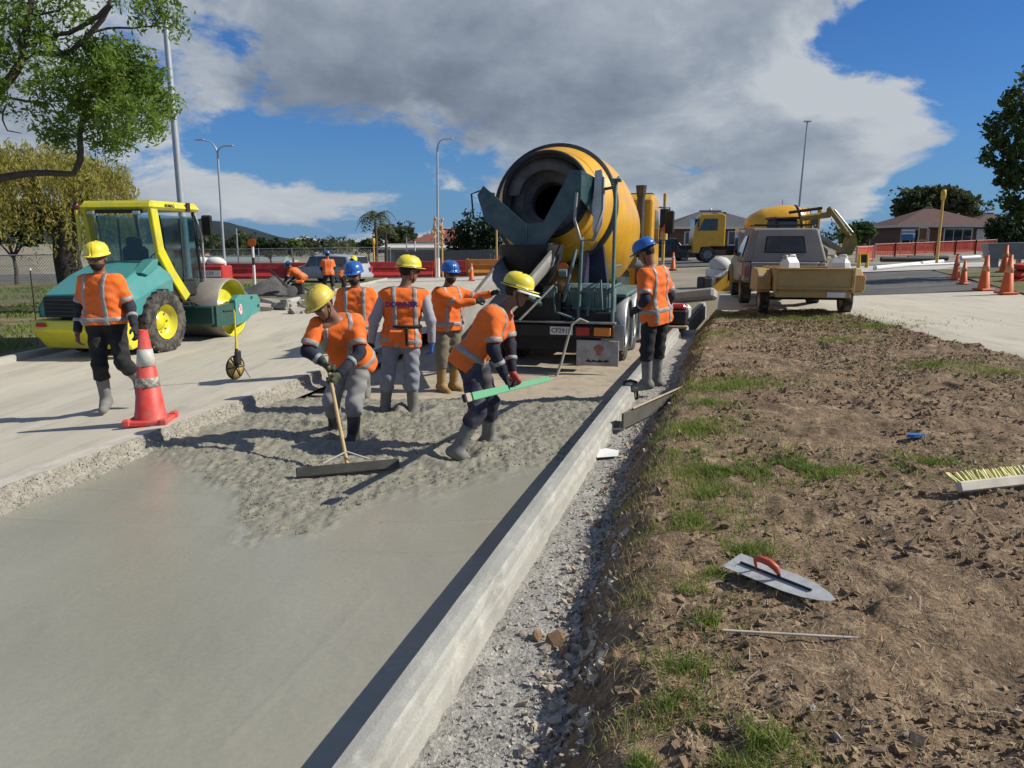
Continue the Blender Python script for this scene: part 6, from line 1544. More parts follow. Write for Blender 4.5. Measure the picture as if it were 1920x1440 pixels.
# ---- poses (metres, x right, y away from the camera, z up, from each person's spot on the ground)
PW = dict(loc=(-4.38, 8.15, 0.10), pel=(0.001, 0.000, 0.975), neck=(-0.010, 0.000, 1.459), head=(0.007, -0.060, 1.640), shA=(-0.190, 0.030, 1.395), shB=(0.175, -0.030, 1.398), elA=(-0.270, 0.019, 1.105), elB=(0.271, 0.012, 1.125), wrA=(-0.285, -0.059, 0.853), wrB=(0.375, -0.141, 0.930), hdA=(-0.279, -0.077, 0.761), hdB=(0.412, -0.172, 0.854), hipA=(-0.090, -0.020, 0.937), hipB=(0.090, 0.020, 0.932), knA=(-0.068, -0.080, 0.500), knB=(0.185, -0.080, 0.531), anA=(-0.090, 0.020, 0.092), anB=(0.150, 0.300, 0.280), toA=(-0.057, -0.140, 0.030), toB=(0.160, 0.300, 0.120))
PR = dict(loc=(-1.57, 7.35, 0.00), pel=(-0.001, 0.000, 0.780), neck=(-0.061, -0.330, 1.195), head=(-0.150, -0.460, 1.345), shA=(-0.225, -0.400, 1.165), shB=(0.095, -0.250, 1.165), elA=(-0.300, -0.500, 0.925), elB=(0.160, -0.390, 0.900), wrA=(-0.140, -0.560, 0.830), wrB=(0.001, -0.600, 0.727), hdA=(-0.085, -0.600, 0.765), hdB=(-0.041, -0.680, 0.659), hipA=(-0.101, 0.020, 0.755), hipB=(0.097, -0.020, 0.765), knA=(-0.190, -0.130, 0.386), knB=(0.050, -0.210, 0.376), anA=(-0.236, 0.170, 0.060), anB=(0.010, -0.140, 0.010), toA=(-0.288, 0.020, 0.026), toB=(-0.036, -0.300, -0.021))
PM = dict(loc=(-1.24, 8.45, -0.05), pel=(-0.004, 0.000, 0.925), neck=(0.040, 0.000, 1.448), head=(0.101, 0.020, 1.640), shA=(-0.165, -0.030, 1.380), shB=(0.240, 0.030, 1.390), elA=(-0.290, -0.082, 1.107), elB=(0.330, 0.005, 1.098), wrA=(-0.340, -0.009, 0.850), wrB=(0.335, 0.033, 0.839), hdA=(-0.345, 0.013, 0.765), hdB=(0.330, 0.047, 0.750), hipA=(-0.104, 0.000, 0.881), hipB=(0.102, 0.000, 0.881), knA=(-0.165, -0.02, 0.455), knB=(0.110, -0.020, 0.455), anA=(-0.222, 0.060, 0.056), anB=(0.101, 0.040, 0.059), toA=(-0.276, 0.220, 0.018), toB=(0.125, 0.200, 0.018))
PB = dict(loc=(-0.38, 6.85, 0.00), pel=(0.000, 0.000, 0.880), neck=(0.283, 0.040, 1.304), head=(0.428, 0.060, 1.461), shA=(0.205, -0.130, 1.255), shB=(0.305, 0.210, 1.265), elA=(0.215, -0.190, 0.965), elB=(0.360, 0.170, 0.965), wrA=(0.313, -0.170, 0.728), wrB=(0.385, 0.080, 0.720), hdA=(0.345, -0.150, 0.650), hdB=(0.415, 0.045, 0.648), hipA=(-0.005, -0.095, 0.846), hipB=(0.044, 0.095, 0.845), knA=(0.074, -0.210, 0.429), knB=(0.181, 0.100, 0.428), anA=(-0.120, -0.230, 0.049), anB=(0.142, 0.270, 0.022), toA=(0.014, -0.250, -0.015), toB=(0.276, 0.280, -0.027))
PC = dict(loc=(-0.88, 10.25, -0.12), pel=(0.001, 0.000, 0.930), neck=(0.009, 0.000, 1.424), head=(0.055, -0.030, 1.614), shA=(-0.101, -0.120, 1.349), shB=(0.151, 0.120, 1.352), elA=(0.153, -0.220, 1.227), elB=(0.388, 0.100, 1.281), wrA=(0.402, -0.220, 1.257), wrB=(0.604, 0.040, 1.343), hdA=(0.490, -0.200, 1.283), hdB=(0.695, 0.020, 1.373), hipA=(-0.076, -0.060, 0.890), hipB=(0.083, 0.060, 0.887), knA=(-0.070, -0.080, 0.482), knB=(0.096, 0.000, 0.480), anA=(-0.095, -0.020, 0.085), anB=(0.069, 0.080, 0.085), toA=(0.002, -0.130, 0.040), toB=(0.180, -0.020, 0.040))
PL = dict(loc=(-2.04, 9.90, -0.11), pel=(-0.002, 0.000, 0.921), neck=(0.016, 0.000, 1.420), head=(0.003, -0.050, 1.605), shA=(-0.160, 0.000, 1.355), shB=(0.191, 0.000, 1.355), elA=(-0.258, 0.040, 1.079), elB=(0.280, 0.040, 1.079), wrA=(-0.205, -0.100, 0.840), wrB=(0.232, -0.100, 0.840), hdA=(-0.182, -0.140, 0.763), hdB=(0.220, -0.140, 0.763), hipA=(-0.095, 0.000, 0.885), hipB=(0.094, 0.000, 0.885), knA=(-0.121, -0.050, 0.473), knB=(0.104, -0.050, 0.473), anA=(-0.150, 0.020, 0.085), anB=(0.092, 0.020, 0.085), toA=(-0.167, -0.140, 0.030), toB=(0.128, -0.140, 0.030))
PK = dict(loc=(1.73, 9.10, 0.14), pel=(-0.002, 0.000, 0.953), neck=(-0.067, -0.020, 1.469), head=(-0.149, -0.010, 1.645), shA=(-0.180, -0.150, 1.390), shB=(0.080, 0.120, 1.405), elA=(-0.173, -0.230, 1.111), elB=(0.204, 0.170, 1.129), wrA=(-0.239, -0.020, 0.965), wrB=(0.181, 0.300, 0.905), hdA=(-0.290, 0.040, 0.926), hdB=(0.154, 0.350, 0.830), hipA=(-0.074, -0.070, 0.918), hipB=(0.073, 0.060, 0.920), knA=(-0.116, -0.100, 0.500), knB=(0.051, 0.050, 0.493), anA=(-0.092, -0.060, 0.082), anB=(0.053, 0.100, 0.092), toA=(-0.229, -0.080, 0.021), toB=(-0.086, 0.140, 0.028))
person('worker in black trousers walking past the roller, hand at the tall red cone', PW, (.12, -1, -.16), (0, 0, 1), (.1, -1, 0), trousers='black', boots='grey', helmet='yellow', gloves=('skin', 'black'), seed=1, hem=.02, beard=True, thumb=((0, -1, 0), (0, -1, 0)))
person('worker in a grubby yellow helmet bending over the long rake in the wet concrete', PR, (-.38, -.78, -.50), (-.35, -.3, .85), (-.25, -.9, -.3), trousers='grey', boots='black', helmet='dirty', gloves=('green', 'green'), curl=(1.05, 1.05), seed=2, hem=.10, pn=((.6, -.3, -.5), (-.6, -.3, -.3)), thumb=((.3, -.6, .6), (-.3, .6, .6)))
_pm = person('worker seen from behind in an orange vest over pale grey sleeves', PM, (.80, .55, -.10), (0, 0, 1), (.05, 1, 0), shirt='vest', under='palegrey', trousers='bluegrey', boots='grey', helmet='yellow', vents=True, gloves=('black', 'blue'), seed=3, hem=.10, glasses=True)
person('worker leaning forward in side view with the green straightedge in both hands', PB, (.95, -.12, -.28), (.28, 0, .96), (.9, -.05, -.3), trousers='purple', boots='grey', helmet='yellow', vents='white', gloves=('black', 'red'), curl=(1.0, 1.0), seed=4, hem=.12, pn=((.5, .2, -.8), (.5, .2, -.8)), thumb=((-.3, .9, 0), (-.3, .9, 0)))
person('blue helmeted worker in khaki trousers stretching both arms to the truck chute', PC, (.42, -.88, -.12), (0, 0, 1), (.8, -.5, 0), shirt='long', trousers='khaki', boots='tan', helmet='blue', gloves=('black', 'black'), curl=(.9, .9), seed=5, beard=True, hem=.06)
person('blue helmeted worker standing facing us between the raker and the vest', PL, (-.06, -1, -.20), (0, 0, 1), (0, -1, 0), shirt='polo', trousers='grey', boots='grey', helmet='blue', gloves=('black', 'black'), seed=6, beard=True)
person('blue helmeted worker in black trousers standing on the kerb gravel at the right', PK, (-.70, .42, -.42), (-.15, .05, .98), (-.8, .45, 0), shirt='polo', trousers='black', boots='grey', helmet='blue', gloves=('black', 'black'), seed=7, hem=.14, boot_top=.33)
# print and straps on the vest back
text_mesh('vest_print', 'DOWNER', .078, M('purple_print', (.09, .015, .16), rough=.8), _pm, (.035, -.172, 1.285), (R(94), 0, R(6)), .003, .003)
st = MB(); st.tube([(.035 + .185 * math.sin(a), -.002 - .136 * math.cos(a), 1.03 + .012 * math.cos(a)) for a in np.linspace(-2.2, 2.2, 25)], .017, 6); st.build('waist_strap', CLOTH['black'], _pm)
o = MB().box((-.02, -.150, .93), (.20, .05, .15), ch=.02).build('back_pouch', HV, _pm)
MB().box((.085, -.155, .93), (.025, .05, .20), ch=.006).build('pouch_strap', CLOTH['black'], _pm)
# ================================================================ tools and loose things on the site
def zb(x, y): return float(z_bermfull(np.array([x]), np.array([y]))[0])
WOODH = M('worn_handle_wood', (.50, .34, .14), rough=.6, var=.2, scale=9, dirt=(.3, .26, .2), damt=.4)
# --- long handled concrete rake (held by the bending worker)
T = thing('concrete_rake', 'long handled rake with a wide dark board pulled through the wet mix', 'rake', (-1.37, 6.08, .05))
d = Vector((-.24, .57, .59)).normalized(); MB().tube([Vector((0, 0, .02)), d * .5, d * 1.02], [.017, .017, .018], 10).build('handle', WOODH, T)
hd = Vector((-.946 + 1.75, 6.16 - 5.893, 0)); rzh = math.atan2(hd.y, hd.x); mh = Matrix.Rotation(rzh, 3, 'Z') @ Matrix.Rotation(R(-28), 3, 'X')
MB().box((0.02, -.05, .015), (.84, .045, .085), mat=mh, ch=.008).build('head_board', M('wet_dark_timber', (.040, .038, .029), rough=.45, var=.3, scale=8, dirt=(.11, .10, .08), dscale=5, damt=.45), T)
for s in (-1, 1): MB().tube([Vector((0, 0, .10)) + d * .05, Vector((s * .19 * math.cos(rzh), s * .19 * math.sin(rzh) - .03, .07))], .008, 6).build('brace', M('pale_brace', (.5, .46, .38), rough=.6), T)
# --- green straightedge
P0 = Vector((-.335, 5.34, .80)); dv = Vector((.3136, 1.41, -.195)); L = 2.5
T = thing('straightedge', 'long green straightedge held level by the leaning worker', 'straightedge', P0); u = dv.normalized(); ln = dv.length * L
m = Matrix((u.cross(Vector((0, 0, 1))).normalized(), u, u.cross(Vector((0, 0, 1))).normalized().cross(u).normalized())).transposed()
m = m @ Matrix.Rotation(R(-18), 3, 'Y')
MB().box(u * (ln * .5 + .10), (.020, ln - .18, .062), mat=m, ch=.005).build('blade', M('pale_green_aluminium', (.11, .40, .20), rough=.5, var=.18, scale=3, dirt=(.34, .42, .33), damt=.4), T)
MB().box(u * .06, (.024, .13, .066), mat=m, ch=.005).build('bare_end', M('cement_smeared_end', (.36, .32, .24), rough=.8), T)
MB().box(u * -.02, (.028, .035, .06), mat=m, ch=.004).build('end_cap', BLACKM, T)
# --- steel trowel on the soil
a, b = Vector((1.08, 3.50, 0)), Vector((1.39, 3.04, 0)); a.z = zb(1.08, 3.5) + .03; b.z = zb(1.39, 3.04) + .028
zm = max(zb(1.08 + .31 * t, 3.5 - .46 * t) for t in np.linspace(0, 1, 7)); a.z = max(a.z, zm + .012); b.z = max(b.z, zm + .004)
T = thing('finishing_trowel', 'long pointed steel trowel with a red handle lying on the soil', 'trowel', a, math.atan2(b.y - a.y, b.x - a.x), None, 0, -math.atan2(b.z - a.z, (b - a).to_2d().length))
Lt = (b - a).length; w = .070; T.rotation_euler.x = R(14); T.location.z += .012
pts = [(0, -w), (Lt * .62, -w), (Lt * .8, -w * .82), (Lt * .92, -w * .5), (Lt * .985, -w * .2), (Lt, 0), (Lt * .985, w * .2), (Lt * .92, w * .5), (Lt * .8, w * .82), (Lt * .62, w), (0, w)]
pl = MB().prism(pts, 0, .0025, 'xy').build('blade', M('smeared_trowel_steel', (.50, .51, .49), rough=.5, metal=.15, var=.3, scale=14, dirt=(.62, .62, .59), dscale=10, damt=.8), T)
MB().tube([(Lt * .10, 0, .008), (Lt * .80, 0, .008)], .006, 8).build('spine_rod', BLACKM, T)
hb = MB(); hb.tube([(Lt * .27, 0, .006), (Lt * .265, 0, .045), (Lt * .275, 0, .062), (Lt * .33, 0, .072), (Lt * .42, 0, .070), (Lt * .48, 0, .052), (Lt * .495, 0, .03)], [.006, .008, .014, .017, .018, .017, .010], 12); hb.build('handle', M('orange_red_grip', (.55, .085, .035), rough=.5, var=.15, dirt=(.35, .12, .08), damt=.3), T)
MB().tube([(Lt * .495, 0, .034), (Lt * .50, 0, .004)], .008, 8).build('handle_post', BLACKM, T)
# --- thin rod
a, b = Vector((.85, 2.82, 0)), Vector((1.38, 2.77, 0)); zz = max(zb(.85 + .53 * t, 2.82 - .05 * t) for t in np.linspace(0, 1, 9)); 
o = MB().tube([(0, 0, 0), (b.x - a.x, b.y - a.y, -.006)], .0058, 8).build('thin_rod', M('bare_pale_rod', (.52, .46, .37), rough=.7, var=.2)); o.location = (a.x, a.y, zz + .004); tag(o, 'thin pale wooden rod lying on the soil below the trowel', 'rod')
# --- yard broom head lying with bristles up
bx, by = 2.68, 4.36; bz = zb(2.9, 4.42); T = thing('broom', 'pale yard broom head with yellow bristles at the right edge of the soil', 'broom', (bx, by, max(bz, zb(2.7, 4.36), zb(3.1, 4.46)) + .035), R(16))
MB().box((.34, 0, .015), (.68, .045, .065), ch=.008, mat=Matrix.Rotation(R(-25), 3, 'X')).build('head_block', M('bleached_wood', (.58, .54, .44), rough=.8, var=.15, dirt=(.35, .30, .22), damt=.4), T)
BRI = M('yellow_bristle', (.62, .58, .22), rough=.7, var=.25, scale=30)
for k in range(22):
    q = .012 + k * .031; lean = (-.35 if k < 3 else 0) + RNG.normal() * .10; t = MB()
    for i in range(5):
        o_ = Vector((q + RNG.normal() * .004, RNG.normal() * .004 + .02, .03)); e = o_ + Vector((lean * .07 + RNG.normal() * .006, .062, .045 + RNG.normal() * .004)); t.tube([o_, e], [.0055, .0075], 4)
    t.build('bristle_tuft', BRI, T)
MB().tube([(.50, -.01, .0), (.72, -.30, .02), (1.2, -.9, .06)], .013, 8).build('handle', M('dark_green_handle', (.015, .03, .02), rough=.5), T)
# --- small litter
o = MB().prism([(-.07, -.02), (-.02, -.035), (.07, -.02), (.05, .025), (-.04, .03)], 0, .025, 'xy').build('blue_packet', M('blue_plastic_film', (.05, .16, .42), rough=.35, col2=(.55, .60, .68), scale=25, thresh=(.6, .66))); o.location = (3.15, 5.75, zb(3.15, 5.75) + .012); tag(o, 'small crumpled blue plastic packet on the bare soil', 'packet')
o = MB().add([(-.13, -.09, 0), (.06, -.12, .004), (.15, .03, .006), (.05, .10, .02), (-.08, .08, .01), (0, 0, .002)], [(0, 1, 5), (1, 2, 5), (2, 3, 5), (3, 4, 5), (4, 0, 5)]).build('paper_sheet', M('white_paper', (.72, .72, .70), rough=.8, var=.05)); o.location = (.84, 6.55, .045); o.rotation_euler = (0, 0, R(20)); o.modifiers.new('s', 'SOLIDIFY').thickness = .002; tag(o, 'torn white sheet lying on the gravel behind the kerb', 'sheet')
GB = M('grey_wet_board', (.105, .10, .085), rough=.7, var=.25, scale=4)
a, b = Vector((1.10, 7.35, .08)), Vector((2.05, 8.85, .20)); d = b - a
T = thing('form_board', 'dark grey form board on edge beside the standing worker', 'board', a, math.atan2(d.y, d.x)); MB().box((d.length / 2, 0, .07), (d.length, .025, .16), ch=.004).build('plank', GB, T); MB().tube([(.2, -.02, .165), (d.length * .7, -.03, .165), (d.length + .18, -.10, .20)], .012, 6).build('batten', M('pale_batten', (.42, .33, .22), rough=.8), T)
T = thing('form_clamp', 'bent steel form clamp hooked over the kerb by the boots', 'clamp', (float(xk(9.05)), 9.05, .2)); MB().tube([(.02, 0, -.02), (.03, 0, .035), (.10, .0, .055), (.175, 0, .035), (.19, 0, -.05), (.195, .01, -.20)], [.015, .017, .018, .018, .016, .014], 8).build('hook', BLACKM, T); MB().tube([(.16, .03, .03), (.215, .05, -.16)], .01, 6).build('pin', STEEL, T)
o = MB().tube([(0, 0, 0), (.12, -.16, .04)], .010, 6).build('steel_pin', STEEL); o.location = (.98, 7.35, .07); tag(o, 'short steel pin lying at the end of the form board', 'pin')
o = MB().box((0, 0, 0), (.30, .05, .02), ch=.004).build('wood_offcut', M('mustard_offcut', (.30, .22, .05), rough=.8)); o.location = (.80, 4.9, .16); o.rotation_euler = (R(10), R(-25), R(35)); tag(o, 'short mustard wood offcut on the bank edge', 'offcut')
# --- measuring wheel standing on the road
mx, my = -3.72, 10.05; mz = float(z_left(np.array(mx), np.array(my))) + .01
T = thing('measuring_wheel', 'yellow measuring wheel standing upright on the left road', 'measuring wheel', (mx, my, mz), R(-25))
w = MB(); w.tube([(0, .155 * math.cos(a), .165 + .155 * math.sin(a)) for a in np.linspace(0, 2 * math.pi, 33)[:-1]], .011, 8, True); wo = w.build('tyre', BLACKM, T)
dm = MB(); dm.lathe([(.150, -.004), (.150, .004), (.02, .008)], 28, (0, 0, .165), (1, 0, 0)); dm.lathe([(.150, -.004), (.02, -.008), (.02, .008)], 28, (0, 0, .165), (1, 0, 0)); dm.build('disc', M('yellowed_disc', (.55, .42, .14), rough=.5, col2=(.28, .19, .05), scale=9), wo)
for k in range(6):
    a = k * math.pi / 3; MB().tube([(.012, 0, .165), (.012, .145 * math.cos(a), .165 + .145 * math.sin(a))], .007, 6).build('spoke', BLACKM, wo)
MB().box((.03, .03, .29), (.05, .10, .20), ch=.015).build('counter_box', BLACKM, T); MB().tube([(.03, 0, .16), (.03, .01, .42)], .02, 8).build('fork', BLACKM, T)
MB().tube([(.03, .01, .40), (.03, .015, .52), (.03, .02, .9), (.03, .0, .94)], [.017, .013, .012, .012], 10).build('stick', M('yellow_stick', (.72, .58, .05), rough=.45), T); MB().tube([(.03, .02, .52), (.03, .012, .42)], .02, 10).build('stick_collar', M('yellow_stick', (.72, .58, .05)), T)
MB().tube([(.03, .0, .93), (.02, -.16, .93)], .014, 8).build('grip', BLACKM, T); MB().tube([(.03, .02, .30), (.10, .16, .0)], .007, 6).build('kick_stand', STEEL, T)

# ================================================================ beyond: heaps, rubble, machines, stacked things
def heap(label, c, rx, ry, h, mat, seed, name='gravel_heap'):
    T = MB(); n = 40; V = []; 
    rr = np.linspace(0, 1, 14); th = np.linspace(0, 2 * math.pi, n, endpoint=False); RR, TH = np.meshgrid(rr, th, indexing='ij')
    X, Y = RR * np.cos(TH) * rx, RR * np.sin(TH) * ry; Z = h * (1 - RR ** 1.15) * (.75 + .5 * fbm(X * 1.2 + seed, Y * 1.2, 3, seed)) + .10 * (fbm(X * 5, Y * 5, 3, seed + 1) - .5) * (1 - RR) - .03
    V = np.stack([X, Y, Z], -1).reshape(-1, 3); i = np.arange(14 * n).reshape(14, n); F = np.stack([i[:-1], np.roll(i[:-1], -1, 1), np.roll(i[1:], -1, 1), i[1:]], -1).reshape(-1, 4)[:, ::-1]
    o = np_mesh(name, V, F, mat, None, True); o.location = c; tag(o, label, 'heap', 'heaps on the left verge'); return o
GH = surf_mat('grey_scoria', (.145, .14, .128), (.10, .097, .09), scale=2, rough=.97, bump=1, bscale=18, fine=.35, bdist=.03)
heap('grey gravel heap right behind the roller drum', (-11.6, 29.5, -.16), 1.5, 1.3, .95, GH, 3); heap('lower grey gravel heap between the round sign and the silver car', (-9.6, 31.0, -.16), 1.7, 1.3, .80, GH, 9); heap('pale sand spread on the verge beyond the drum', (-9.6, 22.5, -.14), 1.3, .9, .10, MT['sand'], 5, 'sand_heap')
RUB = M('broken_kerb_concrete', (.34, .32, .28), rough=.95, var=.3, scale=4, bump=.6, bscale=20)
for k, (x, y, sx, sy, sz, rz, lab) in enumerate(((-8.0, 23.6, .9, .3, .28, 20, 'longest broken kerb slab in the rubble by the left road'), (-7.3, 24.1, .7, .25, .25, -35, 'middle broken kerb slab in the rubble'), (-8.7, 24.4, .6, .35, .22, 70, 'broken kerb slab at the left end of the rubble'), (-6.7, 24.8, .5, .3, .2, 10, 'broken kerb slab at the right end of the rubble'), (-7.8, 25.0, 1.0, .25, .3, -10, 'broken kerb slab behind the others in the rubble'), (-6.4, 22.6, .4, .3, .15, 50, 'small flat slab in front of the rubble'))):
    bm_ = bmesh.new(); bmesh.ops.create_cube(bm_, size=1); bmesh.ops.subdivide_edges(bm_, edges=bm_.edges, cuts=2)
    for v in bm_.verts: v.co = Vector((v.co.x * sx, v.co.y * sy, v.co.z * sz)) + Vector(RNG.normal(size=3) * .035)
    me = bpy.data.meshes.new('kerb_rubble'); bm_.to_mesh(me); bm_.free(); me.materials.append(RUB); o = link('kerb_rubble', me); o.location = (x, y, float(z_road(np.array([x]), np.array([y]))[0]) + sz * .42); o.rotation_euler = (R(RNG.normal() * 12), R(RNG.normal() * 10), R(rz)); tag(o, lab, 'rubble', 'broken kerb slabs by the left road')
# red crate with white bags behind the roller
c = at(396, 512, 21); T = thing('red_crate', 'red crate with white lettering right behind the roller drum', 'crate', (c.x, 21, float(z_far(np.array(c.x))) + .10), R(-6)); zc_ = c.z - T.location.z
MB().box((0, 0, zc_), (.95, .6, .42), ch=.03).build('box', REDP, T); MB().box((0, 0, (zc_ - .21) / 2), (.8, .5, zc_ - .21), ch=.02).build('stand', BLACKM, T); MB().box((0.06, -.305, zc_), (.72, .012, .17)).build('label_panel', WHITEP, T); text_mesh('lettering', 'ER1E9', .13, M('grey_print', (.25, .2, .2), rough=.7), T, (.06, -.314, zc_), (R(90), 0, 0), .001, .002)
for k, (dx, r, lab) in enumerate(((-.22, .17, 'white sack at the left on the red crate'), (.14, .20, 'white sack at the right on the red crate'))):
    V = MB(); V.lathe([(.001, 0), (r, .02), (r * 1.15, .08), (r * .9, .17), (r * .4, .22), (.001, .225)], 14); o = V.build('sack', M('white_sack', (.68, .67, .63), rough=.8, var=.12)); o.location = (c.x + dx, 21, T.location.z + zc_ + .212); o.scale = (1.2, .9, 1); tag(o, lab, 'sack', 'sacks on the red crate')
# plate compactor
c = at(556, 545, 29.0); T = thing('plate_compactor', 'black and grey plate compactor with a long handle on the verge', 'compactor', (c.x, 29, float(z_road(np.array([c.x]), np.array([29.]))[0]) + .02), R(10))
MB().prism([(-.42, .06), (-.34, 0), (.34, 0), (.44, .10), (.44, .13), (-.44, .13)], -.28, .28).build('base_plate', STEEL, T, fix=True); MB().box((.05, 0, .38), (.48, .42, .42), ch=.06).build('engine', BLACKM, T); MB().cyl((-.14, -.30, .30), (-.14, .30, .30), .20, n=18).build('belt_guard', STEEL, T); MB().box((.14, -.1, .64), (.3, .3, .12), ch=.04).build('fuel_tank', M('orange_tank', (.7, .13, .02), rough=.5), T)
MB().tube([(-.2, -.18, .3), (-.85, -.22, 1.0), (-.95, .0, 1.1), (-.85, .22, 1.0), (-.2, .18, .3)], .022, 8).build('handle', BLACKM, T)
# far right: barricade, pipes, skip, stacked barriers
c = at(1618, 490, 33); g = zr(c.x); T = thing('barricade', 'small yellow and black barricade beside the digger bucket', 'barricade', (c.x, 33, g + .02)); 
for s in (-1, 1): MB().box((s * .17, 0, .32), (.07, .3, .64), ch=.02, taper=(1, .4)).build('frame_side', M('barricade_yellow', (.72, .5, .02), rough=.5), T)
MB().box((0, -.02, .42), (.30, .06, .34), ch=.01).build('panel', BLACKINK, T); MB().box((0, 0, .63), (.42, .1, .06), ch=.01).build('top_bar', M('barricade_yellow', (.72, .5, .02)), T)
PVC = M('white_pvc', (.74, .74, .72), rough=.4, var=.06, dirt=(.5, .46, .4), damt=.3)
for k, (p, q, r, lab) in enumerate((((1640, 511, 30.5), (1766, 500, 34.5), .09, 'long white pipe lying across the asphalt in front of the mesh barriers'), ((1800, 494, 36.5), (1835, 494, 36.8), .12, 'short white pipe behind the verge cones'), ((1700, 503, 32.4), (1790, 501, 33.0), .05, 'thin white pipe lying behind the long one'))):
    a, b = at(*p), at(*q); a.z = zr(a.x) + .06 + r; b.z = zr(b.x) + .06 + r; o = MB().cyl((0, 0, 0), b - a, r, n=12).build('white_pipe', PVC); o.location = a; tag(o, lab, 'pipe', 'white pipes by the right road')
for k, (px, D, L_, lab) in enumerate(((1700, 38, 2.6, 'dark stacked pipe length under the mesh barriers, left one'), (1738, 38.6, 2.0, 'dark stacked pipe length under the mesh barriers, right one'))):
    c = at(px, 496, D); o = MB().cyl((-L_ / 2, 0, 0), (L_ / 2, 0, 0), .13, n=12).build('dark_pipe', M('dusty_black_pipe', (.05, .048, .045), rough=.7, var=.3)); o.location = (c.x, D, zr(c.x) + .16); tag(o, lab, 'pipe', 'dark pipes by the mesh barriers')
c = at(1884, 500, 30); g = zr(c.x); T = thing('skip_bin', 'grey flat sided skip behind the cones at the far right', 'skip', (c.x, 30, g), R(-15)); MB().prism([(-.75, .72), (-.65, .35), (.55, .35), (.78, 1.0), (-.78, .95)], -.4, .4).build('hull', M('grey_skip_steel', (.25, .255, .25), rough=.7, var=.2), T, fix=True); MB().box((-.45, 0, .2), (.35, .35, .4), ch=.03).build('leg_post', M('pale_drum', (.42, .43, .42), rough=.6), T); MB().box((.45, 0, .2), (.1, .35, .4), ch=.02).build('leg_post', STEEL, T)
for k in range(3):
    o = MB().box((0, 0, 0), (.9, .5, .14), ch=.04).build('folded_barrier', M('orange_red_plastic', (.62, .06, .02), rough=.5, var=.2)); c = at(1918, 520, 22); o.location = (c.x + .1 * k, 22 + .05 * k, zr(c.x) + .14 + .17 * k); o.rotation_euler = (R(4), R(-18 + 6 * k), R(12 * k)); tag(o, ['bottom', 'middle', 'top'][k] + ' orange red folded barrier stacked at the right edge', 'barrier', 'folded barriers at the right edge')
# end of the new kerb: loose kerb block, red generator
c = at(1288, 560, 17.3); o = MB().box((0, 0, 0), (.32, 1.35, .24), ch=.05).build('kerb_block', M('loose_kerb_concrete', (.40, .40, .38), rough=.85, var=.2)); o.location = (c.x, 17.3, c.z + .05); o.rotation_euler = (R(-8), R(16), R(52)); tag(o, 'loose grey kerb block lying tilted at the end of the kerb', 'kerb block')
T = thing('generator', 'red and white portable generator beside the loose kerb block', 'generator', (float(xk(15.6)) + .06, 15.6, .2), R(-17)); MB().box((0, 0, .2), (.42, .5, .30), ch=.03).build('engine', BLACKM, T); MB().box((0, .02, .40), (.36, .4, .14), ch=.05).build('tank', REDL, T); MB().box((.12, .3, .26), (.26, .2, .34), ch=.06).build('side_tank', WHITEP, T); MB().box((0, 0, .02), (.46, .75, .05), ch=.01).build('skid', TIMB, T)
# kerbing machine with a white bag and yellow hopper between the vehicles
c = at(1352, 505, 25); g = .30; T = thing('kerbing_machine', 'yellow kerbing hopper with a white bag left of the grey utility', 'machine', (c.x, 25, g), R(8)); s_ = 1420 / 25
MB().prism([(-.55, .05), (.45, .10), (.62, .75), (.42, .95), (.10, .62)], -.35, .35).build('hopper', YEL, T, fix=True); MB().lathe([(.30, .76), (.35, .86), (.33, 1.0), (.20, 1.12), (.001, 1.16)], 16, (-.05, 0, 0)).build('bag', M('white_canvas', (.55, .55, .53), rough=.8, var=.15), T); MB().box((-.10, 0, .62), (.7, .5, .30), ch=.05).build('bag_cradle', WHITEP, T); MB().box((-.55, 0, .25), (.3, .6, .5), ch=.04).build('engine_box', BLACKM, T)
heap('mustard clay spoil heap left of the grey utility', (c.x + .75, 24.6, .26), .55, .5, .75, M('mustard_clay', (.34, .20, .06), rough=.95, var=.25, scale=4, bump=.5, bscale=20), 12, 'clay_heap')
# verge peg at the far left
c = at(58, 520, 20); T = thing('survey_peg', 'thin dark peg with a white tip on the left verge', 'peg', (c.x, 20, float(z_far(np.array(c.x))) + .1)); h_ = at(54, 507, 20).z - T.location.z; MB().cyl((0, 0, 0), (0, 0, h_), .018, n=6).build('stake', BLACKM, T); MB().cyl((0, 0, h_), (0, 0, h_ + .06), .03, n=8).build('tip', WHITEP, T)

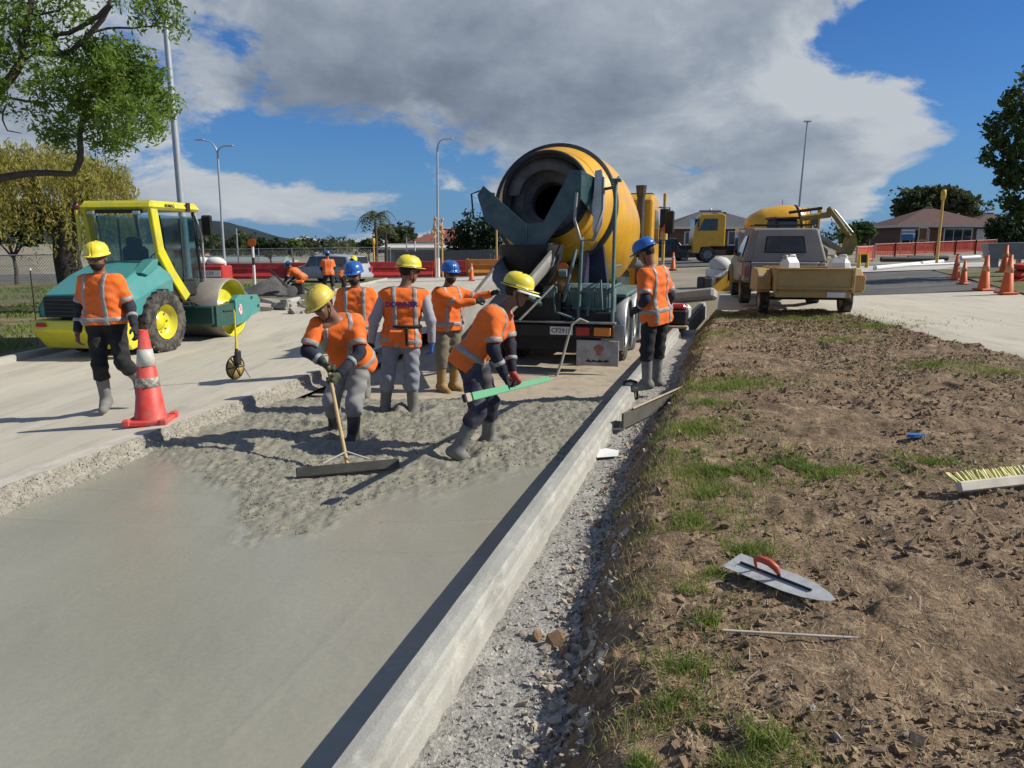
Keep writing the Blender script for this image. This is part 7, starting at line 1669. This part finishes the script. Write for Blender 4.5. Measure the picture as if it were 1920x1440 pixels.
# ================================================================ far workers
def simple_pose(loc, rz, lean=0.0, spread=.1, crouch=0.0):
    """an upright or bending pose turned about z"""
    J = dict(pel=(0, 0, .93 - crouch), neck=(0, .50 * math.sin(lean), .93 - crouch + .50 * math.cos(lean)), hipA=(-.1, 0, .89 - crouch), hipB=(.1, 0, .89 - crouch), knA=(-.11 - spread / 2, .05 + crouch * .9, .48 - crouch * .3), knB=(.11 + spread / 2, .03 + crouch * .9, .48 - crouch * .3), anA=(-.11 - spread, 0, .085), anB=(.11 + spread, -.02, .085), toA=(-.12 - spread, .16, .03), toB=(.12 + spread, .14, .03))
    n = J['neck']; J['head'] = (0, n[1] + .19 * math.sin(lean * .8) + .02, n[2] + .19 * math.cos(lean * .8)); f_, u2 = math.cos(lean), math.sin(lean)
    for s, S in ((-1, 'A'), (1, 'B')):
        J['sh' + S] = (s * .18, n[1] - .03 * u2, n[2] - .065); J['el' + S] = (s * .27, n[1] + .08, n[2] - .34); J['wr' + S] = (s * .20, n[1] + .26, n[2] - .50); J['hd' + S] = (s * .18, n[1] + .32, n[2] - .56)
    cr, sr = math.cos(rz), math.sin(rz); J = {k: (v[0] * cr - v[1] * sr, v[0] * sr + v[1] * cr, v[2]) for k, v in J.items()}; J['loc'] = loc; return J, (-sr, cr, 0)
for k, (px, D, rz, lean, crouch, tr, hel, lab) in enumerate(((616, 31.0, 20, .10, 0, 'black', 'blue', 'far worker in a blue helmet standing in front of the silver car'), (641, 30.4, -70, .75, .05, 'black', 'yellow', 'far worker bending down right of the blue helmeted far worker'), (566, 29.6, 75, .95, .12, 'navy', 'blue', 'far worker stooping over the plate compactor'))):
    c = at(px, 520, D); J, fw = simple_pose((c.x, D, float(z_road(np.array([c.x]), np.array([D]))[0])), R(rz), lean, .08, crouch)
    lk_ = unit((fw[0] * math.cos(lean * .6), fw[1] * math.cos(lean * .6), -.1 - .7 * math.sin(lean))); person(lab, J, lk_, (fw[0] * math.sin(lean), fw[1] * math.sin(lean), math.cos(lean)), fw, trousers=tr, helmet=hel, h=.024, glasses=False, muffs=False, seed=20 + k)
# ================================================================ loose stones, clods, straw and grass
def octa(C, S, rng=RNG):
    """irregular little lumps: tilted blocks with jittered corners"""
    n = len(C); base = np.array([(x_, y_, z_) for z_ in (-1, 1) for y_ in (-1, 1) for x_ in (-1, 1)], float) * .72
    P = base[None] * S[:, None, None] * (.6 + .6 * rng.random((n, 1, 3))) + rng.normal(size=(n, 8, 3)) * S[:, None, None] * .26; P[:, :, 2] *= .75
    tl_ = rng.normal(size=(n, 2)) * .5; P[:, :, 2] += P[:, :, 0] * tl_[:, :1] + P[:, :, 1] * tl_[:, 1:]
    a = rng.random(n) * 6.283; ca, sa = np.cos(a)[:, None], np.sin(a)[:, None]; x = P[:, :, 0] * ca - P[:, :, 1] * sa; y = P[:, :, 0] * sa + P[:, :, 1] * ca; P = np.stack([x, y, P[:, :, 2]], -1) + C[:, None, :]
    F = np.array([(0, 2, 1), (1, 2, 3), (4, 5, 6), (5, 7, 6), (0, 1, 4), (1, 5, 4), (2, 6, 3), (3, 6, 7), (0, 4, 2), (2, 4, 6), (1, 3, 5), (3, 7, 5)])
    return P.reshape(-1, 3), (F[None] + 8 * np.arange(n)[:, None, None]).reshape(-1, 3)
def berm_xy(n, p=2.0, y0=1.7, y1=16):
    y = y0 + (y1 - y0) * RNG.random(n) ** p; e = xko(y) + bank_d(y); hi = np.minimum(xrr(y) - .1, .6 + 1.15 * y); x = e + (np.maximum(hi - e, .1)) * RNG.random(n); return x, y
# clods of soil
x, y = berm_xy(20000); S = .0035 + .017 * RNG.random(20000) ** 5 + .0008 * y; k = fbm(x * 1.5, y * 1.5, 3, 201) > .42
x, y, S = x[k], y[k], S[k]; V, F = octa(np.stack([x, y, z_bermfull(x, y) + S * .25], -1), S)
CLOD = surf_mat('soil_clod', (.27, .19, .115), (.165, .115, .07), (.38, .285, .18), scale=5, rough=.98, bump=.5, bscale=60, fine=.3)
tag(np_mesh('soil_clods', V, F, CLOD, None, False), 'loose brown clods scattered over the berm', 'soil', kind='stuff')
# small pale stones on the berm
x, y = berm_xy(520, 1.7); S = .005 + .013 * RNG.random(520) ** 3; V, F = octa(np.stack([x, y, z_bermfull(x, y) + S * .3], -1), S); STN = surf_mat('pale_stone', (.44, .37, .28), (.32, .27, .21), scale=9, rough=.9, bump=.3, bscale=60, fine=.2)
tag(np_mesh('small_stones', V, F, STN, None, False), 'small pale stones scattered over the berm', 'stones', kind='stuff')
# straw and dead roots lying flat
def straws(n, lmin, lmax, w, mat, name, lab, p=1.7, lift=.012):
    x, y = berm_xy(n, p); den = fbm(x * 1.1, y * 1.1, 3, 210); k = den > .40; x, y = x[k], y[k]; n = len(x)
    a = RNG.normal(size=n) * .9; L = lmin + (lmax - lmin) * RNG.random(n) ** 2; L = L * (1 + .05 * y); ww = w * (1 + .18 * y)
    dx, dy = np.cos(a) * L / 2, np.sin(a) * L / 2; px, py = -np.sin(a) * ww / 2, np.cos(a) * ww / 2
    z0, z1, zm_ = z_bermfull(x - dx, y - dy), z_bermfull(x + dx, y + dy), z_bermfull(x, y); zm_ = np.maximum(zm_, (z0 + z1) / 2) + lift * RNG.random(n) + .003; z0 = np.maximum(z0, zm_ - .02) + .002; z1 = np.maximum(z1, zm_ - .02) + .002 + .02 * RNG.random(n)
    V = np.stack([np.stack([x - dx - px, y - dy - py, z0], -1), np.stack([x - dx + px, y - dy + py, z0], -1), np.stack([x + px, y + py, zm_ + .002], -1), np.stack([x - px, y - py, zm_ + .002], -1), np.stack([x + dx + px * .3, y + dy + py * .3, z1], -1), np.stack([x + dx - px * .3, y + dy - py * .3, z1], -1)], 1).reshape(-1, 3)
    i = 6 * np.arange(n)[:, None]; F = np.concatenate([i + np.array([[0, 1, 2, 3]]), i + np.array([[3, 2, 4, 5]])]); tag(np_mesh(name, V, F, mat, None, False), lab, 'straw', kind='stuff')
straws(25000, .012, .055, .0018, M('dry_straw', (.56, .44, .26), rough=.9, col2=(.34, .25, .14), scale=6), 'straw_litter', 'pale straw litter strewn over the soil'); straws(5000, .015, .06, .0026, M('dark_root', (.12, .085, .055), rough=.95, var=.3, scale=9), 'root_litter', 'dark root fibres strewn over the soil')
straws(380, .04, .12, .003, M('pale_twig', (.42, .35, .26), rough=.9, var=.2), 'twig_litter', 'pale twigs strewn over the soil', 1.3)
# grass in patches
PATCH = [(2.48, 8.25, .55, 1.), (1.55, 6.27, .45, 1.), (1.45, 5.04, .42, 1.2), (2.05, 5.04, .48, 1.1), (1.10, 4.19, .30, .8), (1.22, 3.72, .20, .7), (.78, 3.22, .20, .7), (.86, 2.97, .16, .6), (.66, 2.62, .18, .5), (.42, 2.08, .22, 1.2), (.60, 2.06, .22, 1.2), (.80, 2.13, .18, .8), (.98, 3.45, .16, .4), (5.5, 14.5, 1.0, .8), (6.2, 13.0, .9, .7), (5.05, 8.95, .8, .35), (5.5, 8.3, .7, .3), (1.9, 7.2, .35, .4), (3.2, 12.6, .7, .35), (4.4, 15.4, .9, .6), (1.25, 4.6, .25, .6), (2.9, 5.1, .4, .4), (2.2, 8.0, .3, .6), (.55, 2.4, .14, .6), (1.35, 5.6, .3, .6), (.45, 1.75, .3, 1.0), (4.9, 11.2, .7, .25)]
gx_, gy2, gd = [], [], []
for (cx_, cy_, r, w) in PATCH:
    n = int(9500 * w * min(r, .6) ** 1.35); a = RNG.random(n) * 6.283; q = r * np.abs(RNG.normal(size=n)) * .55; X, Y = cx_ + np.cos(a) * q * 1.5, cy_ + np.sin(a) * q; gx_.append(X); gy2.append(Y)
X, Y = np.concatenate(gx_), np.concatenate(gy2); kp = (X > xko(Y) + bank_d(Y) - .05) & (fbm(X * 6, Y * 6, 3, 220) > .40); X, Y = X[kp], Y[kp]
def blades(X, Y, mat, name, lab, h0, h1, w, zf=z_bermfull):
    n = len(X); h = h0 + (h1 - h0) * RNG.random(n) ** 1.5; a = RNG.random(n) * 6.283; ln = h * (.3 + .9 * RNG.random(n)); b = RNG.random(n) * 6.283; Z = zf(X, Y) - .004
    ww = w * (1 + .12 * Y); P = [np.stack([X + s * np.cos(b) * ww / 2, Y + s * np.sin(b) * ww / 2, Z], -1) for s in (-1, 1)]; mid = [np.stack([X + np.cos(a) * ln * .35 + s * np.cos(b) * ww * .4, Y + np.sin(a) * ln * .35 + s * np.sin(b) * ww * .4, Z + h * .62], -1) for s in (1, -1)]; tip = np.stack([X + np.cos(a) * ln, Y + np.sin(a) * ln, Z + h], -1)
    V = np.stack([P[0], P[1], mid[0], mid[1], tip], 1).reshape(-1, 3); i = 5 * np.arange(n)[:, None]; F = np.concatenate([i + np.array([[0, 1, 2]]), i + np.array([[0, 2, 3]]), i + np.array([[3, 2, 4]])]); tag(np_mesh(name, V, F, mat, None, False), lab, 'grass', kind='stuff')
GRS = leaf_mat('grass_blade', (.22, .30, .055), (.13, .20, .038), .4); DRY = leaf_mat('dry_grass_blade', (.46, .37, .17), (.32, .25, .115), .4)
m_ = RNG.random(len(X)) < .68; blades(X[m_], Y[m_], GRS, 'green_grass', 'short green grass growing in patches on the berm', .022, .075, .0036); blades(X[~m_], Y[~m_], DRY, 'dry_grass', 'dry straw coloured grass among the green patches', .015, .055, .003)
# a thin fringe of dry grass along the top of the bank
n = 4200; Y = 1.6 + 12 * RNG.random(n) ** 1.5; X = xko(Y) + bank_d(Y) + np.abs(RNG.normal(size=n)) * .14 - .04; kp = fbm(X * 4, Y * 4, 3, 230) > .45; blades(X[kp], Y[kp], DRY, 'bank_grass', 'dry grass fringe along the top of the bank', .02, .07, .003)
# left verge grass (far, low)
n = 26000; X = -9.6 - 22 * RNG.random(n) ** 1.4; Y = 11 + 26 * RNG.random(n); X = np.minimum(X, xlk(Y) - .2); kp = fbm(X * .5, Y * .5, 3, 240) > .40; X, Y = X[kp], Y[kp]
zv = lambda x, y: z_far(x) + .12 + .07 * (fbm(x * .7, y * .7, 3, 95) - .5)
blades(X, Y, GRS, 'verge_grass', 'green grass of the left verge', .05, .13, .010, zv)
# gravel strip: single stones near the camera, fine gravel as a mass
def gravel_z(x, y): return .005 + .012 * np.clip(y, 0, 9) / 3 * .5 + .035 * (fbm(x * 10, y * 10, 4, 72, .65) - .5) + .05 * sstep(x - xko(y), .3, .62) * fbm(x * 6, y * 6, 3, 73)
n = 9000; y = 1.6 + 10 * RNG.random(n) ** 1.6; d_ = .03 + (bank_d(y) - .02) * RNG.random(n) ** .75; x = xko(y) + d_; S = .003 + .010 * RNG.random(n) ** 3 + .007 * (d_ > .33) * RNG.random(n) ** 2; V, F = octa(np.stack([x, y, gravel_z(x, y) + S * .2], -1), S); GRV = surf_mat('gravel_chip', (.42, .40, .355), (.28, .27, .245), (.50, .46, .38), scale=14, rough=.95, bump=.3, bscale=80, fine=.25)
tag(np_mesh('gravel_chips', V, F, GRV, gravel, False), kind='stuff')
n = 1500; y = 1.7 + 9 * RNG.random(n) ** 1.5; d_ = bank_d(y) - .36 + .34 * RNG.random(n) ** .8; x = xko(y) + d_; S = .007 + .016 * RNG.random(n) ** 2.5; V, F = octa(np.stack([x, y, np.maximum(gravel_z(x, y), z_bermfull(x, y)) + S * .3], -1), S)
tag(np_mesh('loose_rubble', V, F, surf_mat('tan_rubble', (.50, .43, .34), (.36, .31, .25), (.22, .16, .11), scale=12, rough=.95, bump=.3, bscale=60, fine=.2), gravel, False), kind='stuff')
ROCK = surf_mat('tan_rock', (.52, .44, .34), (.38, .32, .26), (.56, .50, .42), scale=11, rough=.95, bump=.6, bscale=50, fine=.25); ROCKB = surf_mat('brown_rock', (.30, .19, .11), (.20, .13, .08), scale=9, rough=.95, bump=.6, bscale=50, fine=.25)
metas = []
for i in range(8):
    bm_ = bmesh.new(); bmesh.ops.create_icosphere(bm_, subdivisions=1, radius=1.0); g = np.random.default_rng(300 + i); cuts = g.normal(size=(7, 3)); cuts /= np.linalg.norm(cuts, axis=1)[:, None]; lim = .40 + .35 * g.random(7)
    for v in bm_.verts:
        p = np.array(v.co)
        for c_, l_ in zip(cuts, lim):
            e = p @ c_ - l_
            if e > 0: p = p - c_ * e * .92
        v.co = Vector(p * np.array((1.15, .9, .75)))
    bmesh.ops.dissolve_limit(bm_, angle_limit=R(12), verts=bm_.verts, edges=bm_.edges)
    me = bpy.data.meshes.new('stone'); bm_.to_mesh(me); bm_.free(); me.materials.append(ROCK if i < 6 else ROCKB); metas.append(me)
for i in range(270):
    y_ = 1.9 + 7.0 * RNG.random() ** 1.5; d_ = float(bank_d(np.array(y_))) - .36 + .30 * RNG.random() ** .8; x_ = float(xko(y_)) + d_; s = .010 + .028 * RNG.random() ** 2.0
    brown = RNG.random() < .15; o = link('stone', metas[int(RNG.integers(6, 8)) if brown else int(RNG.integers(0, 6))], gravel); o.scale = (s, s, s); o.location = (x_, y_, float(gravel_z(np.array([x_]), np.array([y_]))[0]) + s * .3); o.rotation_euler = tuple(RNG.random(3) * 6.28)
for (x_, y_, s, b) in ((.20, 3.32, .075, 6), (.12, 3.38, .05, 7), (.24, 3.22, .045, 6), (.05, 3.40, .025, 0), (.10, 2.30, .06, 7), (.02, 2.24, .05, 1), (.16, 2.22, .045, 2), (-.04, 2.32, .03, 3), (.20, 2.45, .04, 4), (.14, 2.62, .035, 0), (.25, 2.75, .05, 1), (.17, 2.9, .04, 2), (.30, 3.05, .03, 3)):
    o = link('stone', metas[b], gravel); o.scale = (s, s, s * .9); o.location = (x_, y_, float(gravel_z(np.array([x_]), np.array([y_]))[0]) + s * .35); o.rotation_euler = tuple(RNG.random(3) * 6.28)
for (x_, y_, s, b) in ((.70, 2.36, .018, 0), (1.02, 2.33, .02, 1), (.60, 2.46, .025, 7), (1.10, 2.30, .015, 2), (1.28, 2.20, .022, 3), (.92, 2.62, .012, 4), (1.6, 2.75, .018, 1), (1.75, 3.1, .016, 0), (.66, 2.28, .03, 6), (.85, 2.2, .02, 7), (1.05, 2.2, .028, 5), (.95, 2.48, .014, 2)):
    o = link('stone', metas[b], bpy.data.objects['berm']); o.scale = (s, s, s * .8); o.location = (x_, y_, zb(x_, y_) + s * .3); o.rotation_euler = tuple(RNG.random(3) * 6.28)
# aggregate lumps on the raked concrete and crumbs by the broken edge
n = 20000; x = -3.6 + 5.2 * RNG.random(n); y = 4.5 + 4.9 * RNG.random(n); kp = (x > xl(y) + .2) & (x < xk(y) - .02) & (rough_mask(x, y) > .6) & (fbm(x * 3, y * 3, 3, 250) > .45); x, y = x[kp], y[kp]; S = .003 + .007 * RNG.random(len(x)) ** 2; V, F = octa(np.stack([x, y, z_wet(x, y) + S * .1], -1), S); tag(np_mesh('wet_aggregate', V, F, MT['wet_rough'], bpy.data.objects['raked_wet_concrete'], False), kind='stuff')
n = 1500; y = 3.5 + 8 * RNG.random(n); t = RNG.random(n); x = xl(y) + .02 + .17 * t; S = .002 + .006 * RNG.random(n) ** 2; z = .15 - .17 * t + .01; V, F = octa(np.stack([x, y, z], -1), S); tag(np_mesh('exposed_aggregate', V, F, MT['broken'], bpy.data.objects['broken_road_edge'], False), kind='stuff')
